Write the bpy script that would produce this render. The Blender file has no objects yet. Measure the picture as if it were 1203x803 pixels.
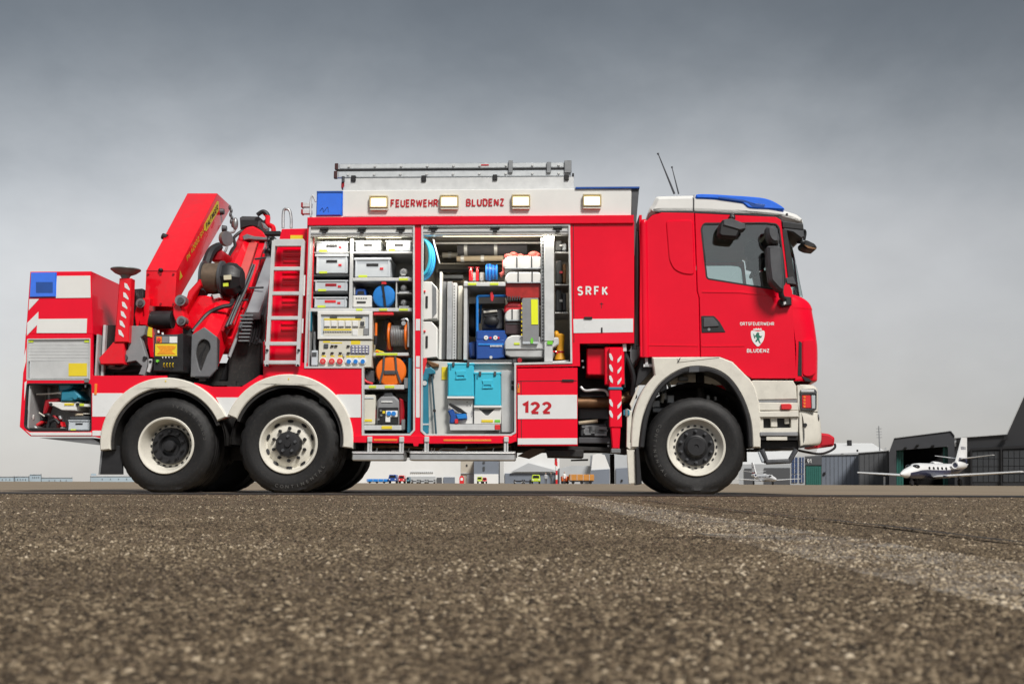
import bpy, math, random
import numpy as np
from mathutils import Vector, Matrix, geometry
random.seed(7)
R_ = math.radians
SC = bpy.context.scene
COL = SC.collection

# ------------------------------------------------------------------ camera
F_PX, CX, CY = 1262.0, 601.5, 401.5          # photo is 1203 x 803
CAM_D, CAM_H = 12.06, 0.12
PITCH, ROLL = R_(7.47), R_(0.2)
cam = bpy.data.cameras.new('camera')
cam.sensor_width = 36.0
cam.lens = F_PX / 1203.0 * 36.0
cam.clip_start, cam.clip_end = 0.02, 6000.0
cam.dof.use_dof = True
cam.dof.focus_distance = 11.0
cam.dof.aperture_fstop = 11.0
camo = bpy.data.objects.new('camera', cam)
COL.objects.link(camo)
CAMROT = Matrix.Rotation(R_(90) + PITCH, 3, 'X') @ Matrix.Rotation(ROLL, 3, 'Z')
CAMPOS = Vector((0.0, -CAM_D, CAM_H))
camo.matrix_world = Matrix.Translation(CAMPOS) @ CAMROT.to_4x4()
SC.camera = camo

# ------------------------------------------------------------------ sky, sun, exposure
SUN_EL, SUN_AZ = R_(46), R_(152)              # azimuth from +Y, clockwise; behind the camera
w = bpy.data.worlds.new('World'); SC.world = w; w.use_nodes = True
nt = w.node_tree; nt.nodes.clear()
def N(t, **k):
    n = nt.nodes.new(t)
    for a, b in k.items(): setattr(n, a, b)
    return n
lk = nt.links.new
tc = N('ShaderNodeTexCoord')
sepw = N('ShaderNodeSeparateXYZ'); lk(tc.outputs['Generated'], sepw.inputs[0])
sky = N('ShaderNodeTexSky', sky_type='NISHITA', sun_disc=False)
sky.sun_elevation = SUN_EL; sky.sun_rotation = SUN_AZ
# overcast layer: brightest low down, greyer overhead, soft uneven cloud
mp = N('ShaderNodeMapping'); mp.inputs['Scale'].default_value = (1.9, 1.9, 3.0); mp.inputs['Location'].default_value = (3.1, .7, 0); lk(tc.outputs['Generated'], mp.inputs[0])
no = N('ShaderNodeTexNoise'); no.inputs['Scale'].default_value = 2.1; no.inputs['Detail'].default_value = 7; no.inputs['Roughness'].default_value = .56
no.inputs['Distortion'].default_value = .15
lk(mp.outputs[0], no.inputs['Vector'])
# elevation warped by the cloud noise
nz = N('ShaderNodeMath', operation='MULTIPLY_ADD'); nz.inputs[1].default_value = .12; lk(no.outputs['Fac'], nz.inputs[0]); 
el = N('ShaderNodeMath', operation='SUBTRACT'); lk(sepw.outputs['Z'], el.inputs[0]); el.inputs[1].default_value = .06
lk(el.outputs[0], nz.inputs[2])
# sky darkened towards both sides, more on the right: vignette falloff put into its colour
xg = N('ShaderNodeMath', operation='MULTIPLY_ADD'); x2 = N('ShaderNodeMath', operation='MULTIPLY'); lk(sepw.outputs['X'], x2.inputs[0]); lk(sepw.outputs['X'], x2.inputs[1]); lk(x2.outputs[0], xg.inputs[0]); xg.inputs[1].default_value = .22; lk(nz.outputs[0], xg.inputs[2])
rp = N('ShaderNodeValToRGB'); lk(xg.outputs[0], rp.inputs[0])
cr = rp.color_ramp; cr.interpolation = 'B_SPLINE'
stops = [(0.0, (.212, .202, .188)), (.08, (.246, .241, .233)), (.16, (.262, .261, .260)), (.245, (.255, .260, .265)), (.315, (.160, .170, .179)), (.395, (.068, .077, .086)), (.48, (.052, .059, .067)), (.7, (.062, .068, .074)), (1, (.10, .105, .11))]
cr.elements[0].position = stops[0][0]; cr.elements[0].color = (*stops[0][1], 1)
cr.elements[1].position = stops[-1][0]; cr.elements[1].color = (*stops[-1][1], 1)
for p, c in stops[1:-1]:
    e = cr.elements.new(p); e.color = (*c, 1)
bgc = N('ShaderNodeBackground'); lk(rp.outputs[0], bgc.inputs[0])
xm_ = N('ShaderNodeMath', operation='MULTIPLY_ADD'); lk(sepw.outputs['X'], xm_.inputs[0]); xm_.inputs[1].default_value = -.28; xm_.inputs[2].default_value = .92
xq_ = N('ShaderNodeMath', operation='MULTIPLY_ADD'); lk(x2.outputs[0], xq_.inputs[0]); xq_.inputs[1].default_value = -.35; lk(xm_.outputs[0], xq_.inputs[2]); xz_ = N('ShaderNodeMath', operation='MAXIMUM'); xz_.inputs[1].default_value = .45; lk(xq_.outputs[0], xz_.inputs[0]); no2 = N('ShaderNodeTexNoise'); no2.inputs['Scale'].default_value = 9; no2.inputs['Detail'].default_value = 6; lk(mp.outputs[0], no2.inputs['Vector'])
mo2 = N('ShaderNodeMapRange'); mo2.inputs['From Min'].default_value = .3; mo2.inputs['From Max'].default_value = .7; mo2.inputs['To Min'].default_value = .965; mo2.inputs['To Max'].default_value = 1.035; lk(no2.outputs['Fac'], mo2.inputs['Value'])
mm2 = N('ShaderNodeMath', operation='MULTIPLY'); lk(xz_.outputs[0], mm2.inputs[0]); lk(mo2.outputs[0], mm2.inputs[1]); lk(mm2.outputs[0], bgc.inputs[1])
bgs = N('ShaderNodeBackground'); lk(sky.outputs[0], bgs.inputs[0]); bgs.inputs[1].default_value = .05
mx = N('ShaderNodeMixShader'); mx.inputs[0].default_value = .06
lk(bgc.outputs[0], mx.inputs[1]); lk(bgs.outputs[0], mx.inputs[2])
wo = N('ShaderNodeOutputWorld'); lk(mx.outputs[0], wo.inputs[0])
sun = bpy.data.lights.new('sun', 'SUN'); sun.energy = 1.5; sun.angle = R_(15); sun.color = (1, .965, .91)
suno = bpy.data.objects.new('sun', sun); COL.objects.link(suno)
sd = Vector((math.sin(SUN_AZ) * math.cos(SUN_EL), math.cos(SUN_AZ) * math.cos(SUN_EL), math.sin(SUN_EL)))
suno.rotation_euler = sd.to_track_quat('Z', 'Y').to_euler()
suno.location = (0, -20, 30)
SC.view_settings.view_transform = 'Standard'; SC.view_settings.look = 'None'
SC.view_settings.exposure = 1.45; SC.view_settings.gamma = 1.0
SC.render.engine = 'CYCLES'
SC.cycles.use_denoising = True
SC.cycles.max_bounces = 8; SC.cycles.transparent_max_bounces = 12
SC.cycles.sample_clamp_indirect = 6.0
SC.cycles.caustics_reflective = False; SC.cycles.caustics_refractive = False

# ------------------------------------------------------------------ frames: pixel -> place
TF = Matrix.Rotation(R_(-2.0), 4, 'Z')        # the truck stands turned 2 degrees
TFI = TF.inverted()
WF = Matrix.Identity(4)
def ray(px, py):
    return CAMROT @ Vector(((px - CX) / F_PX, -(py - CY) / F_PX, -1.0))
def L(px, py, dep=0.0):
    """photo pixel -> point of the truck frame on the plane y = dep (0 is the near side of the body)"""
    o = TFI @ CAMPOS; d = TFI.to_3x3() @ ray(px, py)
    return o + d * ((dep - o.y) / d.y)
def W(px, py, dist):
    """photo pixel -> world point at distance dist in front of the camera"""
    d = ray(px, py); return CAMPOS + d * (dist / d.y)
def crop(x0, y0, s): return lambda x, y: (x0 + x / s, y0 + y / s)
PX = crop(0, 0, 1)
A1 = crop(10, 210, 4.014); A2 = crop(10, 390, 4.014); A3 = crop(140, 210, 4.014); A4 = crop(140, 330, 4.014)
A5 = crop(340, 240, 5.356); A6 = crop(340, 370, 5.356); A7 = crop(480, 240, 5.02); A8 = crop(480, 390, 5.02)
B1 = crop(340, 170, 5.468); B2 = crop(550, 170, 5.468); B3 = crop(640, 240, 5.02); B4 = crop(640, 390, 4.0125)
B5 = crop(740, 170, 4.015); B6 = crop(740, 350, 3.346)
K1 = crop(160, 350, 8.03); K2 = crop(220, 230, 7.3); K3 = crop(20, 430, 8.92); K4 = crop(360, 360, 10.03)
K5 = crop(540, 290, 8.03); K6 = crop(640, 380, 8.03); K7 = crop(880, 440, 7.3); K8 = crop(280, 260, 8.92)

# ------------------------------------------------------------------ materials
MATS = {}
def mat(name, col=(.5, .5, .5), rough=.5, metal=0., coat=0., var=.08, vscale=6., bump=0., bscale=40., emit=None, estr=0., trans=0., alpha=1., ior=1.45, dirt=0., spec=.5):
    if name in MATS: return MATS[name]
    m = bpy.data.materials.new(name); m.use_nodes = True
    t = m.node_tree; b = t.nodes['Principled BSDF']
    def n(ty, **k):
        q = t.nodes.new(ty)
        for a, v in k.items(): setattr(q, a, v)
        return q
    b.inputs['Metallic'].default_value = metal; b.inputs['IOR'].default_value = ior
    b.inputs['Specular IOR Level'].default_value = spec
    b.inputs['Coat Weight'].default_value = coat; b.inputs['Coat Roughness'].default_value = .06
    b.inputs['Transmission Weight'].default_value = trans; b.inputs['Alpha'].default_value = alpha
    b.inputs['Base Color'].default_value = (*col, 1); b.inputs['Roughness'].default_value = rough
    if var > 0:
        co = n('ShaderNodeTexCoord'); x = n('ShaderNodeTexNoise')
        x.inputs['Scale'].default_value = vscale; x.inputs['Detail'].default_value = 6; x.inputs['Roughness'].default_value = .65
        t.links.new(co.outputs['Object'], x.inputs['Vector'])
        r = n('ShaderNodeMapRange'); r.inputs['From Min'].default_value = .3; r.inputs['From Max'].default_value = .7
        r.inputs['To Min'].default_value = 1 - var; r.inputs['To Max'].default_value = 1 + var * .6
        t.links.new(x.outputs['Fac'], r.inputs['Value'])
        mu = n('ShaderNodeVectorMath', operation='SCALE'); mu.inputs[0].default_value = col
        t.links.new(r.outputs[0], mu.inputs['Scale'])
        last = mu.outputs[0]
        if dirt > 0:
            y = n('ShaderNodeTexNoise'); y.inputs['Scale'].default_value = vscale * 3.1; y.inputs['Detail'].default_value = 8; y.inputs['Roughness'].default_value = .75
            t.links.new(co.outputs['Object'], y.inputs['Vector'])
            r2 = n('ShaderNodeMapRange'); r2.inputs['From Min'].default_value = .5; r2.inputs['From Max'].default_value = .75; r2.inputs['To Max'].default_value = dirt
            t.links.new(y.outputs['Fac'], r2.inputs['Value'])
            mi = n('ShaderNodeMix', data_type='RGBA'); mi.inputs['B'].default_value = (.16, .13, .10, 1)
            t.links.new(r2.outputs[0], mi.inputs['Factor']); t.links.new(last, mi.inputs['A']); last = mi.outputs['Result']
        t.links.new(last, b.inputs['Base Color'])
        rr = n('ShaderNodeMapRange'); rr.inputs['From Min'].default_value = .25; rr.inputs['From Max'].default_value = .75
        rr.inputs['To Min'].default_value = max(.02, rough - .08); rr.inputs['To Max'].default_value = min(1, rough + .1)
        t.links.new(x.outputs['Fac'], rr.inputs['Value']); t.links.new(rr.outputs[0], b.inputs['Roughness'])
    if bump > 0:
        co2 = n('ShaderNodeTexCoord'); z = n('ShaderNodeTexNoise'); z.inputs['Scale'].default_value = bscale; z.inputs['Detail'].default_value = 4
        t.links.new(co2.outputs['Object'], z.inputs['Vector'])
        bu = n('ShaderNodeBump'); bu.inputs['Strength'].default_value = bump; bu.inputs['Distance'].default_value = .01
        t.links.new(z.outputs['Fac'], bu.inputs['Height']); t.links.new(bu.outputs[0], b.inputs['Normal'])
    if emit:
        b.inputs['Emission Color'].default_value = (*emit, 1); b.inputs['Emission Strength'].default_value = estr
    MATS[name] = m
    return m
RED = mat('red_paint', (.84, .001, .024), .34, coat=.35, spec=.15, var=.10, vscale=.8, bump=.012, bscale=9)
REDC = mat('crane_red_paint', (.80, .003, .016), .36, coat=.55, spec=.25, var=.09, vscale=5, dirt=.12)
DRED = mat('dark_red_paint', (.34, .004, .012), .45, coat=.2)
WHITE = mat('white_paint', (.76, .755, .73), .35, coat=.5, var=.04, vscale=2.5, bump=.01, bscale=9)
CREAM = mat('cream_white_paint', (.72, .69, .61), .4, coat=.3, var=.09, vscale=4, dirt=.2)
REFL = mat('reflective_white_film', (.74, .75, .75), .3, var=.04, spec=.7)
ALU = mat('brushed_aluminium', (.62, .63, .64), .38, metal=.85, var=.1, vscale=12)
ALUP = mat('pale_anodised_aluminium', (.66, .67, .67), .45, metal=.35, var=.08, vscale=8)
LINER = mat('grey_compartment_lining', (.52, .53, .53), .5, metal=.3, var=.12, vscale=5)
STEEL = mat('grey_steel', (.28, .29, .30), .42, metal=.6, var=.15, vscale=10)
GUN = mat('gunmetal_paint', (.085, .088, .096), .45, metal=.2, var=.15, vscale=9, dirt=.1)
MGREY = mat('mid_grey_paint', (.25, .255, .265), .5, var=.12, vscale=8, dirt=.1)
BLACK = mat('black_plastic', (.018, .018, .02), .5, var=.2, vscale=14)
CHAS = mat('chassis_black_paint', (.022, .021, .021), .6, var=.3, vscale=9, dirt=.25)
RUST = mat('warm_brown_exhaust_steel', (.22, .12, .06), .45, metal=.6, var=.3, vscale=12)
RUB = mat('black_tyre_rubber', (.0085, .0082, .0088), .6, var=.25, vscale=12, bump=.25, bscale=130, dirt=.12)
HOSE = mat('black_rubber_hose', (.02, .02, .022), .45, var=.15)
BLUEL = mat('blue_lamp_lens', (.008, .15, .85), .12, coat=1., var=.1, vscale=9, spec=.8)
GLASS = mat('tinted_window_glass', (.80, .88, .86), .02, var=0, trans=1., ior=1.02, spec=.8)
BOXG = mat('grey_plastic_crate', (.54, .58, .62), .5, var=.06, vscale=7)
BOXD = mat('dark_grey_plastic', (.07, .075, .08), .55, var=.12)
YEL = mat('yellow_sticker', (.80, .62, .03), .5, var=.06)
YELG = mat('lime_yellow_sticker', (.62, .74, .05), .5, var=.06)
AMB = mat('amber_lens', (.85, .22, .02), .25, coat=.6, var=.05)
REDL = mat('red_lens', (.70, .012, .02), .2, coat=.8, var=.05)
ORNG = mat('orange_plastic', (.86, .17, .012), .42, var=.08)
BLU = mat('blue_plastic', (.02, .22, .66), .42, var=.1)
BLUD = mat('deep_blue_enamel', (.012, .075, .34), .35, coat=.4, var=.1)
CYAN = mat('cyan_plastic', (.05, .50, .68), .45, var=.06)
TEAL = mat('petrol_blue_enamel', (.02, .20, .30), .4, coat=.3, var=.12)
TEXTR = mat('red_lettering', (.50, .008, .018), .45, var=.03)
TEXTW = mat('white_lettering', (.80, .80, .79), .45, var=.03)
TEXTK = mat('black_lettering', (.02, .02, .02), .5, var=.03)
GREENS = mat('green_sticker', (.18, .62, .05), .5, var=.05)
BEIGE = mat('beige_fabric', (.48, .40, .29), .85, var=.12)
PINK = mat('faded_red_fabric', (.72, .16, .14), .85, var=.15)
SEAT = mat('dark_seat_fabric', (.09, .09, .10), .9, var=.15)
PANELW = mat('ivory_panel_paint', (.66, .64, .56), .45, var=.04)

# ------------------------------------------------------------------ geometry collector
def offs(pts, d):
    """inset a closed 2-D loop by d (positive = inward for CCW)"""
    n = len(pts); out = []
    ar = sum(pts[i][0] * pts[(i + 1) % n][1] - pts[(i + 1) % n][0] * pts[i][1] for i in range(n))
    s = 1 if ar > 0 else -1
    for i in range(n):
        a, b, c = pts[i - 1], pts[i], pts[(i + 1) % n]
        e1 = Vector((b[0] - a[0], b[1] - a[1])); e2 = Vector((c[0] - b[0], c[1] - b[1]))
        if e1.length < 1e-9 or e2.length < 1e-9: out.append((b[0], b[1])); continue
        e1.normalize(); e2.normalize()
        n1 = Vector((-e1.y, e1.x)) * s; n2 = Vector((-e2.y, e2.x)) * s
        m = n1 + n2
        k = m.length_squared
        m = m * (2 * d / k) if k > .5 else m * d
        out.append((b[0] + m.x, b[1] + m.y))
    return out
def rnd(pts, r, seg=4):
    """round the corners of a 2-D loop"""
    out = []; n = len(pts)
    for i in range(n):
        a, b, c = Vector(pts[i - 1][:2]), Vector(pts[i][:2]), Vector(pts[(i + 1) % n][:2])
        u = a - b; v = c - b
        k = min(r, u.length * .45, v.length * .45)
        p = b + u.normalized() * k; q = b + v.normalized() * k
        for j in range(seg + 1):
            t = j / seg
            w_ = p * (1 - t) ** 2 + b * 2 * t * (1 - t) + q * t * t
            out.append((w_.x, w_.y))
    return out
def smooth(pts, n=5, closed=False):
    P = [Vector(p) for p in pts]; out = []; m = len(P)
    rng = range(m if closed else m - 1)
    for i in rng:
        p0 = P[(i - 1) % m] if closed or i > 0 else P[i]; p1 = P[i]; p2 = P[(i + 1) % m]
        p3 = P[(i + 2) % m] if closed or i + 2 < m else p2
        for j in range(n):
            t = j / n
            out.append(tuple(.5 * ((2 * p1) + (p2 - p0) * t + (2 * p0 - 5 * p1 + 4 * p2 - p3) * t * t + (3 * p1 - p0 - 3 * p2 + p3) * t ** 3)))
    if not closed: out.append(tuple(P[-1]))
    return out
class G:
    def __init__(self, m=None):
        self.v = []; self.f = []; self.fm = []; self.m = []; self.cur = 0; self.bev = 0
        if m: self.use(m)
    def use(self, m):
        if m not in self.m: self.m.append(m)
        self.cur = self.m.index(m); return self
    def add(self, v, f, X=None):
        o = len(self.v)
        if X is not None: v = [X @ Vector(p) for p in v]
        self.v.extend([tuple(p) for p in v]); self.f.extend([tuple(i + o for i in q) for q in f]); self.fm.extend([self.cur] * len(f))
        return self
    def box(self, x0, x1, y0, y1, z0, z1, b=0., X=None):
        x0, x1 = sorted((x0, x1)); y0, y1 = sorted((y0, y1)); z0, z1 = sorted((z0, z1))
        b = min(b, (x1 - x0) * .45, (y1 - y0) * .45, (z1 - z0) * .45)
        if b <= 0:
            v = [(x, y, z) for x in (x0, x1) for y in (y0, y1) for z in (z0, z1)]
            return self.add(v, [(0, 1, 3, 2), (4, 6, 7, 5), (0, 4, 5, 1), (2, 3, 7, 6), (0, 2, 6, 4), (1, 5, 7, 3)], X)
        v = []; f = []; ix = {}
        lo = (x0, y0, z0); hi = (x1, y1, z1)
        for c in range(8):
            s = [(c >> k) & 1 for k in range(3)]
            for ax in range(3):
                p = []
                for k in range(3):
                    e = hi[k] if s[k] else lo[k]
                    if k != ax: e += -b if s[k] else b
                    p.append(e)
                ix[(tuple(s), ax)] = len(v); v.append(tuple(p))
        for ax in range(3):
            o = [k for k in range(3) if k != ax]
            for sd_ in (0, 1):
                q = []
                for (i, j) in ((0, 0), (1, 0), (1, 1), (0, 1)):
                    s = [0, 0, 0]; s[ax] = sd_; s[o[0]] = i; s[o[1]] = j
                    q.append(ix[(tuple(s), ax)])
                f.append(q)
        for ax in range(3):
            o = [k for k in range(3) if k != ax]
            for i in (0, 1):
                for j in (0, 1):
                    s0 = [0, 0, 0]; s0[o[0]] = i; s0[o[1]] = j; s1 = list(s0); s1[ax] = 1
                    f.append((ix[(tuple(s0), o[0])], ix[(tuple(s1), o[0])], ix[(tuple(s1), o[1])], ix[(tuple(s0), o[1])]))
        for c in range(8):
            s = tuple((c >> k) & 1 for k in range(3)); f.append(tuple(ix[(s, a)] for a in range(3)))
        return self.add(v, f, X)
    def plate(self, outer, y0, y1, holes=(), b=0., axis='y', X=None):
        """2-D loops (a,b) extruded from y0 to y1 along axis; front edge softened by b"""
        def p3(p, h):
            if axis == 'y': return (p[0], h, p[1])
            if axis == 'x': return (h, p[0], p[1])
            return (p[0], p[1], h)
        loops = [list(outer)] + [list(h) for h in holes]
        loops = [[(p[0], p[1]) if len(p) == 2 else (p[0], p[2]) for p in l] for l in loops]
        v = []; f = []
        if b > 0: inn = [offs(l, b if i == 0 else -b) for i, l in enumerate(loops)]
        else: inn = loops
        sg = 1 if y1 > y0 else -1
        tri = geometry.tessellate_polygon([[Vector((p[0], p[1], 0)) for p in l] for l in loops])
        n = sum(len(l) for l in loops)
        rings = [(inn, y0), (loops, y0 + sg * b)] if b > 0 else [(loops, y0)]
        rings += [(loops, y1)]
        for ll, h in rings:
            for l in ll: v.extend(p3(p, h) for p in l)
        k = len(rings)
        f.extend(tuple(t) for t in tri); f.extend(tuple(i + (k - 1) * n for i in reversed(t)) for t in tri)
        for r in range(k - 1):
            s = 0
            for l in loops:
                m_ = len(l)
                for i in range(m_):
                    j = (i + 1) % m_
                    f.append((r * n + s + i, r * n + s + j, (r + 1) * n + s + j, (r + 1) * n + s + i))
                s += m_
        return self.add(v, f, X)
    def cyl(self, p0, p1, r0, r1=None, n=16, caps=True):
        r1 = r0 if r1 is None else r1
        p0 = Vector(p0); p1 = Vector(p1); d = (p1 - p0).normalized()
        u = d.orthogonal().normalized(); w_ = d.cross(u)
        v = []; f = []
        for p, r in ((p0, r0), (p1, r1)):
            for i in range(n):
                a = 2 * math.pi * i / n; v.append(p + (u * math.cos(a) + w_ * math.sin(a)) * r)
        for i in range(n): f.append((i, (i + 1) % n, n + (i + 1) % n, n + i))
        if caps: f.append(tuple(range(n))[::-1]); f.append(tuple(range(n, 2 * n)))
        return self.add(v, f)
    def tube(self, path, r, n=8, sm=0, closed=False):
        P = [Vector(p) for p in (smooth(path, sm, closed) if sm else path)]
        v = []; f = []; m_ = len(P); u = None
        for i, p in enumerate(P):
            a = P[i - 1] if i or closed else P[i]; b = P[(i + 1) % m_] if i + 1 < m_ or closed else P[i]
            d = (b - a)
            d = d.normalized() if d.length > 1e-9 else Vector((0, 0, 1))
            if u is None: u = d.orthogonal().normalized()
            u = (u - d * u.dot(d)); u = u.normalized() if u.length > 1e-6 else d.orthogonal().normalized()
            w_ = d.cross(u)
            rr = r[min(i, len(r) - 1)] if isinstance(r, (list, tuple)) else r
            for k in range(n):
                t = 2 * math.pi * k / n; v.append(p + (u * math.cos(t) + w_ * math.sin(t)) * rr)
        for i in range(m_ if closed else m_ - 1):
            j = (i + 1) % m_
            for k in range(n):
                f.append((i * n + k, i * n + (k + 1) % n, j * n + (k + 1) % n, j * n + k))
        if not closed:
            f.append(tuple(range(n))[::-1]); f.append(tuple((m_ - 1) * n + k for k in range(n)))
        return self.add(v, f)
    def lathe(self, c, prof, axis=(0, 1, 0), n=32, rad=None, caps=True):
        """prof: (radius, height along axis); rad(i,k,r) may alter radius per segment"""
        c = Vector(c); d = Vector(axis).normalized()
        u = Vector((0, 0, 1)) if abs(d.z) < .9 else Vector((1, 0, 0)); u = (u - d * u.dot(d)).normalized(); w_ = d.cross(u)
        v = []; f = []; m_ = len(prof)
        for i, (r, h) in enumerate(prof):
            for k in range(n):
                a = 2 * math.pi * k / n; rr = rad(i, k, r) if rad else r
                v.append(c + d * h + (u * math.cos(a) + w_ * math.sin(a)) * rr)
        for i in range(m_ - 1):
            for k in range(n): f.append((i * n + k, i * n + (k + 1) % n, (i + 1) * n + (k + 1) % n, (i + 1) * n + k))
        if caps and prof[0][0] > 1e-4: f.append(tuple(range(n))[::-1])
        if caps and prof[-1][0] > 1e-4: f.append(tuple((m_ - 1) * n + k for k in range(n)))
        return self.add(v, f)
    def ell(self, c, rx, ry, rz, n=14, m_=8, X=None):
        v = [(c[0], c[1], c[2] - rz)]; f = []
        for i in range(1, m_):
            a = math.pi * i / m_ - math.pi / 2
            for k in range(n):
                t = 2 * math.pi * k / n; v.append((c[0] + rx * math.cos(a) * math.cos(t), c[1] + ry * math.cos(a) * math.sin(t), c[2] + rz * math.sin(a)))
        v.append((c[0], c[1], c[2] + rz)); e = len(v) - 1
        for k in range(n): f.append((0, 1 + (k + 1) % n, 1 + k)); f.append((e, e - n + k, e - n + (k + 1) % n))
        for i in range(m_ - 2):
            for k in range(n): a = 1 + i * n; f.append((a + k, a + (k + 1) % n, a + n + (k + 1) % n, a + n + k))
        return self.add(v, f, X)
    def loft(self, rings, caps=True, closed=True):
        n = len(rings[0]); v = [p for r in rings for p in r]; f = []
        for i in range(len(rings) - 1):
            for k in range(n if closed else n - 1):
                f.append((i * n + k, i * n + (k + 1) % n, (i + 1) * n + (k + 1) % n, (i + 1) * n + k))
        if caps and closed: f.append(tuple(range(n))[::-1]); f.append(tuple((len(rings) - 1) * n + k for k in range(n)))
        return self.add(v, f)
    # ---- pixel versions, truck frame
    def pbox(self, C, x0, y0, x1, y1, d0, d1, b=.004):
        a, t = C(x0, y0); e, g = C(x1, y1); mx_, my_ = (a + e) / 2, (t + g) / 2
        self.box(L(a, my_, d0).x, L(e, my_, d0).x, d0, d1, L(mx_, g, d0).z, L(mx_, t, d0).z, b); return self
    def pplate(self, C, pts, d0, d1, holes=(), b=.004, r=0, seg=4, dl=None):
        dl = d0 if dl is None else dl
        q = lambda ps: [(L(*C(*p), dl).x, L(*C(*p), dl).z) for p in ps]
        o = q(pts)
        if r: o = rnd(o, r, seg)
        self.plate(o, d0, d1, [rnd(q(h), r, seg) if r else q(h) for h in holes], b); return self
    def pcyl(self, C, x, y, d0, d1, rpx, n=20, sc=None):
        p = L(*C(x, y), d0); q = L(*C(x + rpx, y), d0); r = abs(q.x - p.x)
        self.cyl(p, (p.x, d1, p.z), r, r, n); return self
    def ptube(self, C, pts, r, n=8, sm=5):
        self.tube([L(*C(p[0], p[1]), p[2]) for p in pts], r, n, sm); return self

def mk(name, g, off=None, ang=32, shade=True):
    me = bpy.data.meshes.new(name)
    v = g.v if off is None else [(p[0] - off.x, p[1] - off.y, p[2] - off.z) for p in g.v]
    me.from_pydata(v, [], g.f)
    for m in g.m: me.materials.append(m)
    if len(g.m) > 1: me.polygons.foreach_set('material_index', g.fm)
    import bmesh
    bm = bmesh.new(); bm.from_mesh(me); bmesh.ops.recalc_face_normals(bm, faces=bm.faces)
    if g.bev: bmesh.ops.bevel(bm, geom=[e for e in bm.edges if len(e.link_faces) == 2 and e.calc_face_angle(0) > .5], offset=g.bev, segments=2, affect='EDGES', profile=.6)
    bm.to_mesh(me); bm.free()
    if shade:
        me.polygons.foreach_set('use_smooth', [True] * len(me.polygons)); me.set_sharp_from_angle(angle=R_(ang))
    me.update(); return me
class Thing:
    def __init__(self, name, label, cat, group=None, frame=TF, kind=None):
        self.name, self.label, self.cat, self.group, self.frame, self.kind = name, label, cat, group, frame, kind
        self.parts = []          # (name, G, parent index, label, light)
    def add(self, name, g, parent=None, label=None, kind=None):
        self.parts.append((name, g, parent, label, kind)); return len(self.parts) - 1
    def done(self):
        if not self.parts: return None
        vs = [p for q in self.parts for p in q[1].v]
        lo = [min(p[k] for p in vs) for k in range(3)]; hi = [max(p[k] for p in vs) for k in range(3)]
        base = Vector(((lo[0] + hi[0]) / 2, (lo[1] + hi[1]) / 2, lo[2]))
        if len(self.parts) == 1:
            root = bpy.data.objects.new(self.name, mk(self.name, self.parts[0][1], base))
        else:
            root = bpy.data.objects.new(self.name, None); root.empty_display_size = .2
            obs = []
            for (nm, g, pa, lb, kd) in self.parts:
                o = bpy.data.objects.new(nm, mk(nm, g, base)); COL.objects.link(o); obs.append(o)
                o.parent = root if pa is None else obs[pa]
                if lb: o['label'] = lb
                if kd or nm in STUFF: o['kind'] = kd or 'stuff'
            self.objs = obs
        COL.objects.link(root)
        root.matrix_world = self.frame @ Matrix.Translation(base)
        if self.kind: root['kind'] = self.kind
        if self.label: root['label'] = self.label
        if self.cat: root['category'] = self.cat
        if self.group: root['group'] = self.group
        self.root = root; self.base = base
        return root
def single(name, g, label, cat, group=None, frame=TF):
    t = Thing(name, label, cat, group, frame); t.add(name, g); return t.done()
def struct(name, g, frame=WF, label=None):
    o = bpy.data.objects.new(name, mk(name, g)); COL.objects.link(o); o.matrix_world = frame; o['kind'] = 'structure'
    if label: o['label'] = label
    return o

# ---- lettering: flat outlines from the built-in font, turned into thin raised meshes
_TC = {}
def glyphs(s, bold=0.):
    k = (s, bold)
    if k in _TC: return _TC[k]
    c = bpy.data.curves.new('t', 'FONT'); c.body = s; c.size = 1; c.offset = bold; c.resolution_u = 4; c.fill_mode = 'FRONT'
    o = bpy.data.objects.new('t', c); COL.objects.link(o)
    dg = bpy.context.evaluated_depsgraph_get(); me = bpy.data.meshes.new_from_object(o.evaluated_get(dg))
    v = [tuple(p.co) for p in me.vertices]; f = [tuple(p.vertices) for p in me.polygons]
    bpy.data.objects.remove(o); bpy.data.curves.remove(c); bpy.data.meshes.remove(me)
    _TC[k] = (v, f); return v, f
def letter(g, s, x0, x1, z0, z1, y, bold=0., fn=None):
    """fit the text into the rectangle x0..x1, z0..z1 on plane y (cap height fills z)"""
    v, f = glyphs(s, bold)
    if not v: return g
    ax, bx = min(p[0] for p in v), max(p[0] for p in v); ay, by = min(p[1] for p in v), max(p[1] for p in v)
    q = [(x0 + (p[0] - ax) / (bx - ax) * (x1 - x0), y - p[2], z0 + (p[1] - ay) / (by - ay) * (z1 - z0)) for p in v]
    if fn: q = [fn(p) for p in q]
    g.add(q, f); return g
def pletter(g, C, s, x0, y0, x1, y1, dep, bold=0.):
    a, t = C(x0, y0); e, b = C(x1, y1)
    return letter(g, s, L(a, (t + b) / 2, dep).x, L(e, (t + b) / 2, dep).x, L((a + e) / 2, b, dep).z, L((a + e) / 2, t, dep).z, dep, bold)

def LP(px, py, p0, nrm):
    o = TFI @ CAMPOS; d = TFI.to_3x3() @ ray(px, py); t = (Vector(p0) - o).dot(nrm) / d.dot(nrm); return o + d * t
STUFF = {'rim_hole', 'pipework', 'underfloor_machinery', 'bracket_clips', 'lettering', 'battery_tray', 'front_suspension', 'chassis_frame', 'underfloor', 'hydraulic_hoses', 'indicator_bulb', 'switch_field', 'cable_windings', 'tool_clips'}

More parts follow.
